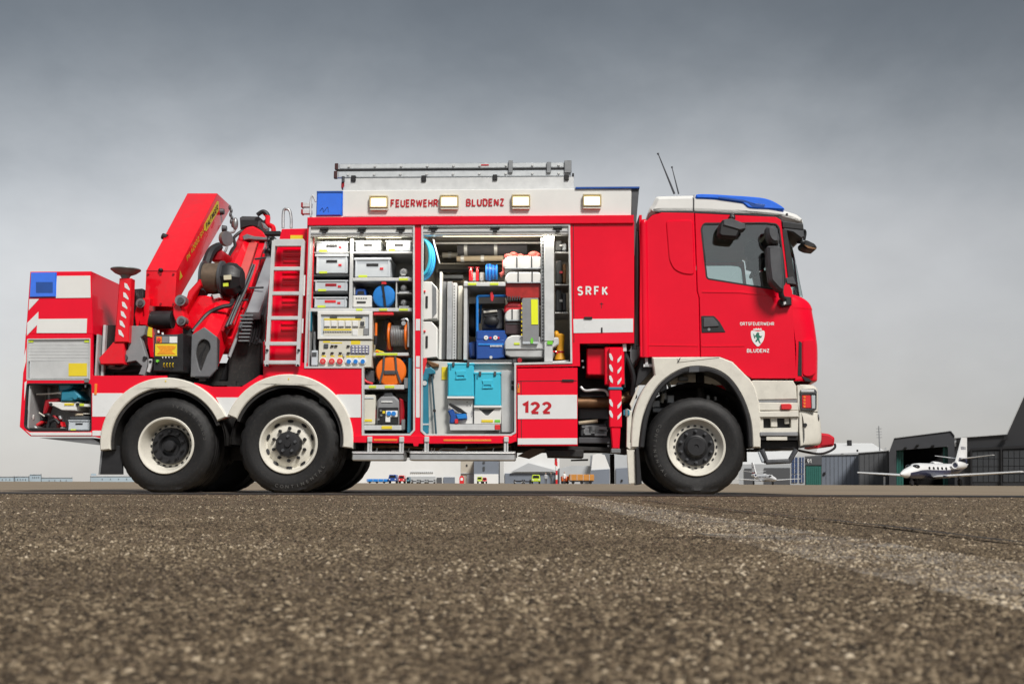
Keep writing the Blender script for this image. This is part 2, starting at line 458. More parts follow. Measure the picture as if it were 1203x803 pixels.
# ---- plain upright block lettering drawn with strokes of even width
def _a(cx, cy, rx, ry, a0, a1, n=8): return [(cx + rx * math.cos(R_(a0 + (a1 - a0) * i / n)), cy + ry * math.sin(R_(a0 + (a1 - a0) * i / n))) for i in range(n + 1)]
STK = {
 'F': (.52, [[(0, 0), (0, 1), (.52, 1)], [(0, .52), (.44, .52)]]), 'E': (.52, [[(.52, 0), (0, 0), (0, 1), (.52, 1)], [(0, .52), (.46, .52)]]),
 'U': (.58, [[(0, 1)] + _a(.29, .29, .29, .29, 180, 360) + [(.58, 1)]]), 'W': (.92, [[(0, 1), (.22, 0)], [(.22, 0), (.46, .95)], [(.46, .95), (.70, 0)], [(.70, 0), (.92, 1)]]),
 'H': (.58, [[(0, 0), (0, 1)], [(.58, 0), (.58, 1)], [(0, .52), (.58, .52)]]), 'L': (.50, [[(0, 1), (0, 0), (.5, 0)]]),
 'R': (.58, [[(0, 0), (0, 1)] + _a(.30, .74, .26, .26, 90, -90) + [(0, .48)], [(.28, .48), (.58, 0)]]),
 'P': (.56, [[(0, 0), (0, 1)] + _a(.30, .73, .26, .27, 90, -90) + [(0, .46)]]),
 'B': (.58, [[(0, 1)] + _a(.30, .76, .24, .24, 90, -90) + [(0, .52)], [(.3, .52)] + _a(.32, .26, .26, .26, 90, -90) + [(0, 0), (0, 1)]]),
 'D': (.58, [[(0, 0), (0, 1)] + _a(.26, .68, .32, .32, 90, 0) + _a(.26, .32, .32, .32, 0, -90) + [(0, 0)]]),
 'N': (.58, [[(0, 0), (0, 1)], [(.02, 1), (.56, 0)], [(.58, 0), (.58, 1)]]), 'Z': (.54, [[(0, 1), (.54, 1)], [(.52, 1), (.02, 0)], [(0, 0), (.54, 0)]]),
 'S': (.56, [_a(.28, .75, .27, .25, 30, 270) + _a(.28, .25, .28, .25, 90, -150)]), 'K': (.58, [[(0, 0), (0, 1)], [(.56, 1), (.04, .42)], [(.18, .55), (.58, 0)]]),
 'O': (.60, [_a(.30, .68, .30, .32, 0, 180) + _a(.30, .32, .30, .32, 180, 360) + [(.60, .68)]]), '0': (.54, [_a(.27, .68, .27, .32, 0, 180) + _a(.27, .32, .27, .32, 180, 360) + [(.54, .68)]]),
 'T': (.56, [[(0, 1), (.56, 1)], [(.28, 1), (.28, 0)]]), 'A': (.62, [[(0, 0), (.31, 1)], [(.31, 1), (.62, 0)], [(.13, .34), (.49, .34)]]), 'I': (0, [[(0, 0), (0, 1)]]),
 'G': (.58, [_a(.29, .70, .29, .30, 20, 180) + _a(.29, .30, .29, .30, 180, 350) + [(.58, .48), (.34, .48)]]),
 '1': (.30, [[(0, .78), (.30, 1), (.30, 0)]]), '2': (.54, [_a(.27, .72, .26, .28, 165, -25) + [(.03, .02)], [(0, 0), (.54, 0)]]), '4': (.58, [[(.44, 0), (.44, 1)], [(.44, 1), (0, .28)], [(0, .28), (.58, .28)]]),
 '9': (.54, [_a(.27, .70, .27, .30, -10, 350, 14), [(.54, .7), (.50, .35), (.22, 0)]]), ' ': (.2, [])}
def stroke_text(s, th=.17, gap=.15):
    v, f = [], []; x = 0
    for ch in s:
        w_, st = STK[ch]
        for pl in st:
            P = [Vector(p) for p in pl]; n = len(P); o = len(v)
            P = [p for i, p in enumerate(P) if i == 0 or (p - P[i - 1]).length > 1e-5]; n = len(P)
            Ls, Rs = [], []
            for i, p in enumerate(P):
                d1 = (p - P[i - 1]).normalized() if i else (P[1] - P[0]).normalized(); d2 = (P[i + 1] - p).normalized() if i < n - 1 else d1
                n1 = Vector((-d1.y, d1.x)); n2 = Vector((-d2.y, d2.x)); m_ = n1 + n2; k = m_.length_squared
                m_ = m_ * (th / k) if k > .35 else n1 * th / 2 * 1.5
                Ls.append(p + m_); Rs.append(p - m_)
            v += [(x + q.x, q.y, .0003 * (o % 7)) for q in Ls + Rs]; f += [(o + i, o + i + 1, o + n + i + 1, o + n + i) for i in range(n - 1)]
        x += w_ + th + (.34 if s == 'SRFK' else gap) if ch != ' ' else w_ + gap
    return v, f
_gl = glyphs
def glyphs(s, bold=0.):
    if len(s) > 1 and all(c in STK for c in s): return stroke_text(s, .15 + bold * 2.2, .12)
    return _gl(s, bold)

# ------------------------------------------------------------------ ground
def ground_mat(name, kind):
    m = bpy.data.materials.new(name); m.use_nodes = True; t = m.node_tree; b = t.nodes['Principled BSDF']; k = t.links.new
    def n(ty, **kw):
        q = t.nodes.new(ty)
        for a, v in kw.items(): setattr(q, a, v)
        return q
    co = n('ShaderNodeTexCoord')
    def noise(s, d=4, r=.6):
        x = n('ShaderNodeTexNoise'); x.inputs['Scale'].default_value = s; x.inputs['Detail'].default_value = d; x.inputs['Roughness'].default_value = r
        k(co.outputs['Object'], x.inputs['Vector']); return x
    def ramp(src, st):
        r = n('ShaderNodeValToRGB'); k(src, r.inputs[0]); e = r.color_ramp.elements
        e[0].position, e[0].color = st[0][0], (*st[0][1], 1); e[1].position, e[1].color = st[-1][0], (*st[-1][1], 1)
        for p, c in st[1:-1]: q = e.new(p); q.color = (*c, 1)
        return r
    def mixc(f, a, c, mode='MIX'):
        x = n('ShaderNodeMix', data_type='RGBA', blend_type=mode)
        if isinstance(f, float): x.inputs['Factor'].default_value = f
        else: k(f, x.inputs['Factor'])
        k(a, x.inputs['A']); k(c, x.inputs['B']); return x.outputs['Result']
    big = noise(.35, 5); mid = noise(3.0, 5)
    if kind == 'asphalt' or kind == 'paint':
        vo = n('ShaderNodeTexVoronoi'); vo.inputs['Scale'].default_value = 210; k(co.outputs['Object'], vo.inputs['Vector'])
        sx = n('ShaderNodeSeparateColor'); k(vo.outputs['Color'], sx.inputs[0])
        st = ramp(sx.outputs[0], [(0, (.044, .032, .021)), (.35, (.155, .117, .075)), (.7, (.29, .222, .146)), (.92, (.43, .34, .235)), (1, (.52, .43, .32))])
        gap = ramp(vo.outputs['Distance'], [(.30, (1, 1, 1)), (.62, (.30, .27, .25))])
        c = mixc(1., st.outputs[0], gap.outputs[0], 'MULTIPLY')
        pat = ramp(mid.outputs['Fac'], [(.3, (.80, .78, .76)), (.7, (1.15, 1.13, 1.08))])
        c = mixc(1., c, pat.outputs[0], 'MULTIPLY')
        pat2 = ramp(big.outputs['Fac'], [(.35, (.82, .82, .84)), (.65, (1.12, 1.1, 1.05))])
        c = mixc(1., c, pat2.outputs[0], 'MULTIPLY')
        if kind == 'paint':
            pn = noise(26, 6, .75); pl = noise(5, 4, .6)
            ad = n('ShaderNodeMath', operation='ADD'); k(pn.outputs['Fac'], ad.inputs[0]); k(pl.outputs['Fac'], ad.inputs[1])
            mr = n('ShaderNodeMapRange'); mr.inputs['From Min'].default_value = .88; mr.inputs['From Max'].default_value = 1.22; mr.inputs['To Max'].default_value = .5
            k(ad.outputs[0], mr.inputs['Value'])
            wc = n('ShaderNodeRGB'); wc.outputs[0].default_value = (.36, .345, .32, 1)
            c = mixc(mr.outputs[0], c, wc.outputs[0])
        k(c, b.inputs['Base Color'])
        bu = n('ShaderNodeBump'); bu.inputs['Strength'].default_value = .75; bu.inputs['Distance'].default_value = .003; bu.invert = True
        k(vo.outputs['Distance'], bu.inputs['Height']); k(bu.outputs[0], b.inputs['Normal'])
        b.inputs['Roughness'].default_value = .8; b.inputs['Specular IOR Level'].default_value = .3
    else:
        fine = noise(60, 6, .7)
        c1 = ramp(big.outputs['Fac'], [(.3, (.21, .162, .110)), (.7, (.285, .225, .157))])
        c2 = ramp(fine.outputs['Fac'], [(.3, (.75, .75, .75)), (.7, (1.15, 1.15, 1.15))])
        c = mixc(1., c1.outputs[0], c2.outputs[0], 'MULTIPLY')
        k(c, b.inputs['Base Color']); b.inputs['Roughness'].default_value = .75; b.inputs['Specular IOR Level'].default_value = .3
        bu = n('ShaderNodeBump'); bu.inputs['Strength'].default_value = .2; bu.inputs['Distance'].default_value = .002
        k(fine.outputs['Fac'], bu.inputs['Height']); k(bu.outputs[0], b.inputs['Normal'])
    return m
ASPH = ground_mat('coarse_brown_asphalt', 'asphalt'); CONC = ground_mat('pale_apron_concrete', 'concrete'); PAINT = ground_mat('worn_white_line_on_asphalt', 'paint')
DARKG = mat('dark_ground_line', (.018, .016, .015), .7, var=.3, vscale=20, bump=.4, bscale=90)
g = G(CONC); g.add([(-3000, -1.0, 0), (3000, -1.0, 0), (3000, 4000, 0), (-3000, 4000, 0)], [(0, 1, 2, 3)]); struct('concrete_apron', g)
g = G(ASPH); g.add([(-300, -80, .004), (300, -80, .004), (300, -1.02, .004), (-300, -1.02, .004)], [(0, 1, 2, 3)]); struct('asphalt_ground', g)
# uneven dark strip between the asphalt and the concrete slabs
rg = random.Random(3)
e0, e1 = [], []
for i in range(161):
    x = -60 + i * .75
    e0.append((x, -2.15 + rg.uniform(-.05, .05), .008)); e1.append((x, -.55 + rg.uniform(-.06, .06), .008))
g = G(DARKG); g.add(e0 + e1, [(i, i + 1, 161 + i + 1, 161 + i) for i in range(160)]); struct('dark_ground_strip', g)
def gp(px, py):
    d = ray(px, py); t = (CAM_H - .004) / -d.z; return CAMPOS + d * t
# worn painted line that runs away from the camera
g = G(PAINT); e0, e1 = [], []
for i in range(41):
    d = .25 + i * .25; cx_ = .64 - .018 * d
    e0.append((cx_ - .15 + rg.uniform(-.008, .008), -CAM_D + d, .0045)); e1.append((cx_ + .15 + rg.uniform(-.008, .008), -CAM_D + d, .0045))
g.add(e0 + e1, [(i, i + 1, 41 + i + 1, 41 + i) for i in range(40)]); struct('painted_line', g)
CRK = []
def crack(pts, wd, seed):
    CRK.append(([tuple(p) for p in pts], wd))
    r = random.Random(seed); P = smooth([Vector((p[0], p[1], 0)) for p in pts], 8); g = G(DARKG); a, b = [], []
    for i, p in enumerate(P):
        q = Vector(P[min(i + 1, len(P) - 1)]) - Vector(P[max(i - 1, 0)]); q.normalize(); nn = Vector((-q.y, q.x, 0))
        w_ = wd * r.uniform(.5, 1.3); o = Vector(p) + nn * r.uniform(-wd, wd) * .7
        a.append((*(o - nn * w_)[:2], .0105)); b.append((*(o + nn * w_)[:2], .0105))
    n = len(P); g.add(a + b, [(i, i + 1, n + i + 1, n + i) for i in range(n - 1)]); struct('pavement_crack', g)
crack([gp(752, 587.5)[:2], gp(820, 596)[:2], gp(980, 613)[:2], gp(1203, 640)[:2], gp(1400, 664)[:2]], .011, 4)
crack([gp(812, 629)[:2], gp(860, 633)[:2], gp(920, 632)[:2], gp(985, 635)[:2]], .006, 5)
crack([gp(690, 585)[:2], gp(640, 584)[:2], gp(560, 585)[:2]], .02, 6)

# loose-looking aggregate standing proud of the bitumen near the camera
def grit():
    rs = np.random.RandomState(11); cs = []
    for d0, d1, cx_, cy_, rs_, keep in ((.42, 1.15, .0046, .0046, .70, .88), (1.15, 2.0, .0060, .0062, .78, .86), (2.0, 3.4, .0095, .0125, .95, .85), (3.4, 6.0, .012, .036, 1.2, .8), (6.0, 9.8, .018, .085, 1.5, .8)):
        for y in np.arange(d0, d1, cy_):
            hw = .52 * y + .22; xs = np.arange(-hw, hw, cx_); n = len(xs)
            p = np.stack([xs + rs.uniform(-.45, .45, n) * cx_, np.full(n, y) + rs.uniform(-.45, .45, n) * cy_, np.full(n, rs_)], 1)
            cs.append(p[rs.rand(n) < keep])
    C_ = np.concatenate(cs)
    # leave the cracks open, thin the stones out in uneven patches
    gx, gy = C_[:, 0], C_[:, 1] - CAM_D
    for pts, wd in CRK:
        for (ax, ay), (bx, by) in zip(pts[:-1], pts[1:]):
            dx, dy = bx - ax, by - ay; tt = np.clip(((gx - ax) * dx + (gy - ay) * dy) / (dx * dx + dy * dy), 0, 1)
            C_ = C_[np.hypot(gx - ax - tt * dx, gy - ay - tt * dy) > wd * 1.5]; gx, gy = C_[:, 0], C_[:, 1] - CAM_D
    patch = np.sin(gx * 9.1 + np.sin(gy * 5.3) * 1.7) + np.sin(gy * 7.7 + gx * 4.1 + 1.3) + .8 * np.sin(gx * 21 + gy * 13) + .6 * np.sin(gx * 37 - gy * 29 + .5)
    C_ = C_[rs.rand(len(C_)) < np.clip(.93 + .11 * patch[:len(C_)], .35, 1.)]
    m = bpy.data.materials.new('mixed_asphalt_stones'); m.use_nodes = True; t = m.node_tree; b = t.nodes['Principled BSDF']
    a = t.nodes.new('ShaderNodeAttribute'); a.attribute_name = 'tone'
    rp_ = t.nodes.new('ShaderNodeValToRGB'); t.links.new(a.outputs['Fac'], rp_.inputs[0]); e = rp_.color_ramp.elements
    e[0].position, e[0].color = 0, (.018, .013, .009, 1); e[1].position, e[1].color = 1, (.55, .46, .34, 1)
    for p, q in ((.3, (.066, .047, .029)), (.55, (.155, .116, .074)), (.8, (.30, .235, .155))): x = e.new(p); x.color = (*q, 1)
    t.links.new(rp_.outputs[0], b.inputs['Base Color']); b.inputs['Roughness'].default_value = .7; b.inputs['Specular IOR Level'].default_value = .25
    z0 = .004
    def emit(c, K, two):
        n = len(c)
        r = np.minimum(rs.gamma(5, .00058, n) + .0008, .0068) * c[:, 2]
        h = r * rs.uniform(.25, .75, n)
        ang = rs.uniform(0, 6.28, (n, 1)) + np.arange(K) * 2 * math.pi / K + rs.uniform(-.35, .35, (n, K))
        el_ = rs.uniform(.65, 1., (n, 1)); rr = r[:, None] * rs.uniform(.75, 1.2, (n, K)); bx, by = np.cos(ang) * rr, np.sin(ang) * rr * el_
        nv = 2 * K + 1 if two else K + 1; v = np.zeros((n, nv, 3))
        v[:, :K, 0] = c[:, :1] + bx; v[:, :K, 1] = -CAM_D + c[:, 1:2] + by; v[:, :K, 2] = z0 - .0006
        tr = []
        if two:
            k = rs.uniform(.55, .85, (n, K)); v[:, K:2 * K, 0] = c[:, :1] + bx * k; v[:, K:2 * K, 1] = -CAM_D + c[:, 1:2] + by * k; v[:, K:2 * K, 2] = z0 + h[:, None] * rs.uniform(.55, 1., (n, K))
            for i in range(K): j = (i + 1) % K; tr += [(i, j, K + j), (i, K + j, K + i), (K + i, K + j, 2 * K)]
        else:
            for i in range(K): tr.append((i, (i + 1) % K, K))
        v[:, -1, 0] = c[:, 0]; v[:, -1, 1] = -CAM_D + c[:, 1]; v[:, -1, 2] = z0 + h * rs.uniform(.9, 1.2, n)
        xm = c[:, 0] - (.64 - .018 * c[:, 1]); on = (np.abs(xm) < .15) & (rs.rand(n) < .42)
        gx, gy = c[:, 0], c[:, 1] - CAM_D; pt = np.sin(gx * 5.1 + np.sin(gy * 3.3) * 2.) + np.sin(gy * 4.7 + gx * 2.9 + .7) + .7 * np.sin(gx * 17 - gy * 11)
        tone = rs.beta(1.7, 2.5, n) * (1 + .09 * pt); q_ = gp(880, 632); st = ((gx - q_.x) / .22) ** 2 + ((gy - q_.y) / .07) ** 2; tone = np.clip(np.where(st < 1 + .5 * pt * .3, tone * .35, tone), 0, 1); tone = np.where(on, .80 + .2 * rs.rand(n), tone)
        return v, np.array(tr), np.repeat(tone, nv)
    V, Fc, To, off = [], [], [], 0
    for c, K, two in ((C_[C_[:, 1] < 1.15], 5, True), (C_[C_[:, 1] >= 1.15], 5, False)):
        v, tr, tn = emit(c, K, two); n, nv = v.shape[0], v.shape[1]
        V.append(v.reshape(-1)); Fc.append((off + np.arange(n)[:, None, None] * nv + tr[None]).reshape(-1)); To.append(tn); off += n * nv
    v = np.concatenate(V); f = np.concatenate(Fc); nf = len(f) // 3
    me = bpy.data.meshes.new('asphalt_grit'); me.vertices.add(off); me.vertices.foreach_set('co', v)
    me.loops.add(nf * 3); me.loops.foreach_set('vertex_index', f.astype(np.int32))
    me.polygons.add(nf); me.polygons.foreach_set('loop_start', np.arange(nf, dtype=np.int32) * 3)
    at = me.attributes.new('tone', 'FLOAT', 'POINT'); at.data.foreach_set('value', np.concatenate(To).astype(np.float32))
    me.update(); me.validate(); me.materials.append(m)
    o = bpy.data.objects.new('asphalt_grit', me); COL.objects.link(o); o['kind'] = 'stuff'; o['label'] = 'coarse brown and grey stones standing out of the asphalt'; o['category'] = 'grit'
    print('grit triangles', nf)
grit()

# ------------------------------------------------------------------ fire truck: helpers
T = Thing('fire_truck', 'red and white rescue fire truck with open side compartments and a folded crane', 'fire truck')
BW = 2.46                                     # body width
def Lx(px, py=400, d=0.): return L(px, py, d).x
def Lz(py, px=560, d=0.): return L(px, py, d).z
def ptx(pts, d=0., C=PX): return [(L(*C(*p), d).x, L(*C(*p), d).z) for p in pts]
def arc(cx, cy, r, a0, a1, n, ry=None):
    ry = ry or r
    return [(cx + r * math.cos(R_(a0 + (a1 - a0) * i / n)), cy - ry * math.sin(R_(a0 + (a1 - a0) * i / n))) for i in range(n + 1)]

# ---- architectural glass
def thin_glass(name, tint, refl=.05):
    m = bpy.data.materials.new(name); m.use_nodes = True; t = m.node_tree; t.nodes.clear(); k = t.links.new
    o = t.nodes.new('ShaderNodeOutputMaterial'); a = t.nodes.new('ShaderNodeBsdfTransparent'); a.inputs[0].default_value = (*tint, 1)
    b = t.nodes.new('ShaderNodeBsdfGlossy'); b.inputs['Roughness'].default_value = .02
    f = t.nodes.new('ShaderNodeFresnel'); f.inputs[0].default_value = 2.1
    x = t.nodes.new('ShaderNodeMixShader'); k(f.outputs[0], x.inputs[0]); k(a.outputs[0], x.inputs[1]); k(b.outputs[0], x.inputs[2]); k(x.outputs[0], o.inputs[0])
    return m
CABGL = thin_glass('clear_cab_glass', (.88, .95, .94)); 

# ---- wheels
def wheel(cx, cy, Rr, style, y0, wd, far=False):
    """one wheel as three parts' worth of mesh: rim (part) > tyre, hub"""
    c = L(cx, cy, y0) if not far else Vector((cx, y0, cy))
    s = 1                                      # outer side is towards -y for near wheels
    if far: s = -1
    zc = c.z; C = Vector((c.x, y0, zc))
    ax = (0, s, 0)
    # tyre
    g = G(RUB); r0 = Rr * .565
    nn = 120
    prof = [(r0, .03), (r0 + .012, .012), (Rr * .66, .004), (Rr * .76, -.012), (Rr * .84, -.012), (Rr * .865, -.006), (Rr * .90, .004), (Rr * .935, .012), (Rr * .945, .018), (Rr * .985, .034),
            (Rr, .052), (Rr, wd * .26), (Rr * .975, wd * .275), (Rr * .975, wd * .3), (Rr, wd * .315), (Rr, wd * .48), (Rr * .975, wd * .49), (Rr * .975, wd * .52), (Rr, wd * .53), (Rr, wd * .68), (Rr * .975, wd * .69), (Rr * .975, wd * .715),
            (Rr, wd * .73), (Rr, wd - .05), (Rr * .98, wd - .03), (Rr * .93, wd), (Rr * .8, wd + .01), (r0, wd - .03)]
    def rad(i, k, r):
        if style == 'drive' and i in (8, 9, 10, 23, 24): return r - (.016 if (k // 2) % 3 == 0 else 0)
        if style != 'drive' and i in (9, 10): return r - (.006 if k % 4 == 0 else 0)
        return r
    g.lathe(C, prof, ax, nn, rad, caps=False)
    v = []
    for p in g.v:
        z = p[2]
        if z < .001: z = .001 + (z) * .001
        v.append((p[0], p[1] + (-.012 * s if p[2] < .05 and abs(p[1] - y0) < .03 else 0), max(z, .0006)))
    g.v = v
    # rim
    rm = G(CREAM); q = Rr * .58
    if style == 'front' or style == 'rear':
        dish = .13 if style == 'rear' else .02
        rm.lathe(C, [(q, .03), (q + .006, -.002), (q - .002, -.012), (q - .018, -.008), (q - .03, .012), (q - .045, .03 + dish * .4), (q - .075, .045 + dish), (q * .66, .05 + dish), (q * .60, .055 + dish), (.0, .07 + dish)], ax, 64, caps=False)
        hh = G(BLACK)
        for k in range(20):
            a = k * math.pi / 10; r_ = q * .735
            p = C + Vector((math.cos(a) * r_, s * (.042 + dish), math.sin(a) * r_))
            e = []
            t_ = Vector((-math.sin(a), 0, math.cos(a))); n_ = Vector((math.cos(a), 0, math.sin(a)))
            for i in range(10):
                b = i * math.pi / 5; e.append(p + t_ * .019 * math.cos(b) + n_ * .010 * math.sin(b))
            hh.add(e, [tuple(range(10))])
    else:
        rm.lathe(C, [(q, .03), (q + .006, -.002), (q - .002, -.012), (q - .018, -.008), (q - .032, .02), (q - .042, .05), (q - .05, .085), (q * .80, .10), (q * .74, .085), (q * .60, .06), (q * .40, .055), (0, .055)], ax, 64, caps=False)
        hh = G(BLACK)
        for k in range(10):
            a = (k + .5) * math.pi / 5; r_ = q * .80
            p = C + Vector((math.cos(a) * r_, s * .092, math.sin(a) * r_)); t_ = Vector((-math.sin(a), 0, math.cos(a))); n_ = Vector((math.cos(a), 0, math.sin(a)))
            e = []
            for i in range(14):
                b = i * math.pi / 7; e.append(p + t_ * .036 * math.cos(b) + n_ * .017 * math.sin(b) + Vector((0, -s * (.012 + .008 * math.sin(b)), 0)))
            hh.add(e, [tuple(range(14))])
    # hub
    hb = G(BLACK)
    if style == 'rear':
        hb.lathe(C, [(q * .66, .175), (q * .66, .135), (q * .63, .118), (q * .40, .118), (q * .36, .14), (q * .34, .20), (q * .2, .20), (q * .2, .10), (q * .17, .085), (0, .08)], ax, 40)
        ns, nr, nh = 10, q * .52, .085
    elif style == 'front':
        hb.lathe(C, [(q * .66, .085), (q * .66, .045), (q * .63, .03), (q * .42, .03), (q * .40, .012), (q * .36, .005), (q * .33, -.015), (q * .30, -.022), (q * .08, -.022), (q * .07, -.012), (0, -.012)], ax, 40)
        ns, nr, nh = 10, q * .54, .0
    else:
        hb.lathe(C, [(q * .46, .06), (q * .46, .0), (q * .42, -.025), (q * .34, -.03), (q * .12, -.03), (q * .10, -.05), (0, -.05)], ax, 10)
        ns, nr, nh = 10, q * .56, .02
    hb.use(BLACK if style != 'front' else GUN)
    for k in range(ns):
        a = (k + .5) * 2 * math.pi / ns
        p = C + Vector((math.cos(a) * nr, 0, math.sin(a) * nr))
        hb.cyl(p + Vector((0, s * (nh + .05), 0)), p + Vector((0, s * nh, 0)), .021, .018, 6)
        hb.cyl(p + Vector((0, s * nh, 0)), p + Vector((0, s * (nh - .012), 0)), .012, .010, 8)
    if style == 'drive':
        hb.use(GUN)
        for k in range(5):
            a = k * 2 * math.pi / 5 + .3; p = C + Vector((math.cos(a) * q * .27, 0, math.sin(a) * q * .27))
            hb.cyl(p + Vector((0, -s * .025, 0)), p + Vector((0, -s * .05, 0)), .022, .016, 6)
    i = T.add('wheel', rm); T.add('tyre', g, i); T.add('rim_hole', hh, i); T.add('hub', hb, i)
    return C
Wr = wheel(195, 523, .545, 'rear', .0, .33)
Wm = wheel(338.7, 521.5, .565, 'drive', -.01, .36)
Wf = wheel(817.8, 524.5, .555, 'front', .03, .34)
for wc, st, rr in ((Wr, 'rear', .545), (Wm, 'drive', .565), (Wf, 'front', .555)):
    wheel(wc.x, wc.z, rr, st, BW - .02, .33, far=True)
for wc in (Wr, Wm):                            # inner tyres of the twin wheels
    for y in (.36, BW - .74):
        g = G(RUB); g.lathe((wc.x, y, wc.z), [(.3, .02), (.42, 0), (.50, .02), (.55, .06), (.55, .3), (.5, .34), (.3, .33)], (0, 1, 0), 72, caps=False)
        g.v = [(p[0], p[1], max(p[2], .0006)) for p in g.v]; T.add('tyre', g)
# lettering on the side wall of the middle wheel
def ring_text(c, y, s, r, a0, step, h, m):
    g = G(m)
    for k, ch in enumerate(s):
        v, f = glyphs(ch, .02)
        a = R_(a0 + k * step)
        bx = [p[0] for p in v]; mxx = (min(bx) + max(bx)) / 2
        q = []
        for p in v:
            u = (p[0] - mxx) * h; t = p[1] * h
            rr = r - t if a0 > 180 or a0 < 0 else r + t
            # bottom lettering reads left to right with its feet outwards
            aa = a + u / r
            q.append((c.x + math.sin(aa) * (r + h * .7 - p[1] * h), y, c.z - math.cos(aa) * (r + h * .7 - p[1] * h)))
        g.add(q, f)
    return g
SIDE = mat('worn_sidewall_lettering', (.075, .073, .07), .6, var=.2)
T.add('sidewall_lettering', kind='stuff', g=ring_text(Wm, -.026, 'CONTINENTAL', .455, -14, 7.2, .05, SIDE))
T.add('sidewall_lettering', kind='stuff', g=ring_text(Wr, -.016, 'CONTINENTAL', .435, 100, 7.2, .045, SIDE)); T.add('sidewall_lettering', kind='stuff', g=ring_text(Wf, .014, 'CONTINENTAL', .445, -120, 7.2, .045, SIDE))

# ---- chassis under everything
g = G(CHAS)
for y in (.78, 1.54):
    g.box(Lx(110), Lx(930), y, y + .09, .66, .92, .01)
for wc in (Wr, Wm, Wf):
    g.cyl((wc.x, .3, wc.z), (wc.x, BW - .3, wc.z), .085, n=14); g.ell((wc.x, 1.2, wc.z), .24, .26, .24)
    g.box(wc.x - .6, wc.x + .6, .62, .72, wc.z + .06, wc.z + .17, .02); g.box(wc.x - .1, wc.x + .1, .55, .8, wc.z - .12, wc.z + .3, .02)
g.cyl((Wr.x, 1.2, .62), (Lx(760), 1.2, .75), .05)
for px in (240, 300, 430, 520, 600, 700): g.box(Lx(px) - .04, Lx(px) + .04, .78, 1.63, .7, .86)
T.add('chassis_frame', g)
g = G(CHAS)                                    # dark under-floor behind the side skirts
g.box(Lx(108), Lx(268), .36, BW - .36, 1.24, 1.29); g.box(Lx(268), Lx(420), .4, BW - .4, 1.24, 1.28)
g.box(Lx(268) - .10, Lx(268) + .05, .36, .5, .55, 1.24); g.box(Lx(415), Lx(420), .05, BW - .05, .58, 1.24)
g.box(Lx(420), Lx(745), .72, BW - .72, .50, .75, .02)
T.add('underfloor', g)
# wheel houses
def house(wc, r, y1, x0, x1):
    g = G(CHAS); P = []
    for i in range(25):
        a = math.pi * i / 24; P.append((wc.x + r * math.cos(a), wc.z + r * math.sin(a)))
    for i in range(24):
        a, b = P[i], P[i + 1]
        g.add([(a[0], .02, a[1]), (b[0], .02, b[1]), (b[0], y1, b[1]), (a[0], y1, a[1])], [(0, 1, 2, 3)])
        a2 = (wc.x + (r + .02) * math.cos(math.pi * i / 24), wc.z + (r + .02) * math.sin(math.pi * i / 24)); b2 = (wc.x + (r + .02) * math.cos(math.pi * (i + 1) / 24), wc.z + (r + .02) * math.sin(math.pi * (i + 1) / 24))
        g.add([(a2[0], .02, a2[1]), (b2[0], .02, b2[1]), (b2[0], y1, b2[1]), (a2[0], y1, a2[1])], [(3, 2, 1, 0)])
    g.plate(P + [(wc.x - r, wc.z - .15), (wc.x + r, wc.z - .15)], y1, y1 + .02)
    return g
T.add('wheel_house', house(Wr, .665, .78, 0, 0)); T.add('wheel_house', house(Wm, .655, .78, 0, 0)); T.add('wheel_house', house(Wf, .70, .8, 0, 0))

# ---- rear fenders (cream arcs standing proud of the side)
def fender(cx, cy, ro, ri, a0, a1, y0, y1, C=PX):
    o = arc(cx, cy, ro, a0, a1, 36); i_ = arc(cx, cy, ri, a0, a1, 36)
    g = G(CREAM); g.plate(ptx(o + i_[::-1]), y0, y1, b=.012)
    return g
T.add('fender', fender(196, 521, 77.5, 65.5, 186, 24, -.035, .16)); T.add('fender', fender(339, 516, 76.5, 64.5, 158, -8, -.035, .16))
g = G(CHAS)
g.plate(ptx(arc(196, 521, 66, 186, 20, 30) + arc(196, 521, 62, 186, 20, 30)[::-1]), .0, .36); T.add('fender_liner', g)
g = G(CHAS); g.plate(ptx(arc(339, 516, 65, 160, -8, 30) + arc(339, 516, 61, 160, -8, 30)[::-1]), .0, .36); T.add('fender_liner', g)
# bolts on the fender crowns
for px, py in ((194.5, 447.5), (339, 445)):
    g = G(YEL); p = L(px, py, -.04); g.cyl(p, p + Vector((0, .01, 0)), .009, n=8); T.add('fender_bolt', g)
# rear mud flap
g = G(BLACK); g.pplate(PX, [(121, 523), (144, 523), (144, 557), (117, 557)], .06, .09, b=.004); T.add('mud_flap', g)
g = G(STEEL); g.pplate(PX, [(119, 523), (121.5, 523), (117.5, 557), (115.5, 557)], .05, .06, b=.001); T.add('mud_flap_edge', g)

# ---- rear side skirt with its stripes
def skirt(top, bot, m, y, nm, pts):
    g = G(m); g.pplate(PX, pts, y, y + .02, b=.001); T.add(nm, g)
g = G(RED)
g.pplate(PX, [(108, 441)] + [(150, 441), (196, 441)] + arc(196, 521, 70, 90, 176, 14) + [(108, 512)], .0, .03, b=.002); T.add('side_skirt', g)
g = G(RED)
g.pplate(PX, [(228, 449), (250, 454), (284, 454), (305, 440.5), (330, 440.5)] + arc(339, 516, 70, 100, 155, 10) + arc(196, 521, 70, 24, 62, 8), .0, .03, b=.002); T.add('side_skirt', g)
g = G(RED); g.pplate(PX, [(309, 426), (361, 426), (361, 433), (425, 433), (425, 511.5), (410, 517)] + arc(339, 516, 70, 0, 115, 20), .0, .03, b=.002); T.add('side_skirt', g)
def strip(pts, m=REFL, d=-.004, nm='white_stripe'):
    g = G(m); g.pplate(PX, pts, d, d + .003, b=0); T.add(nm, g)
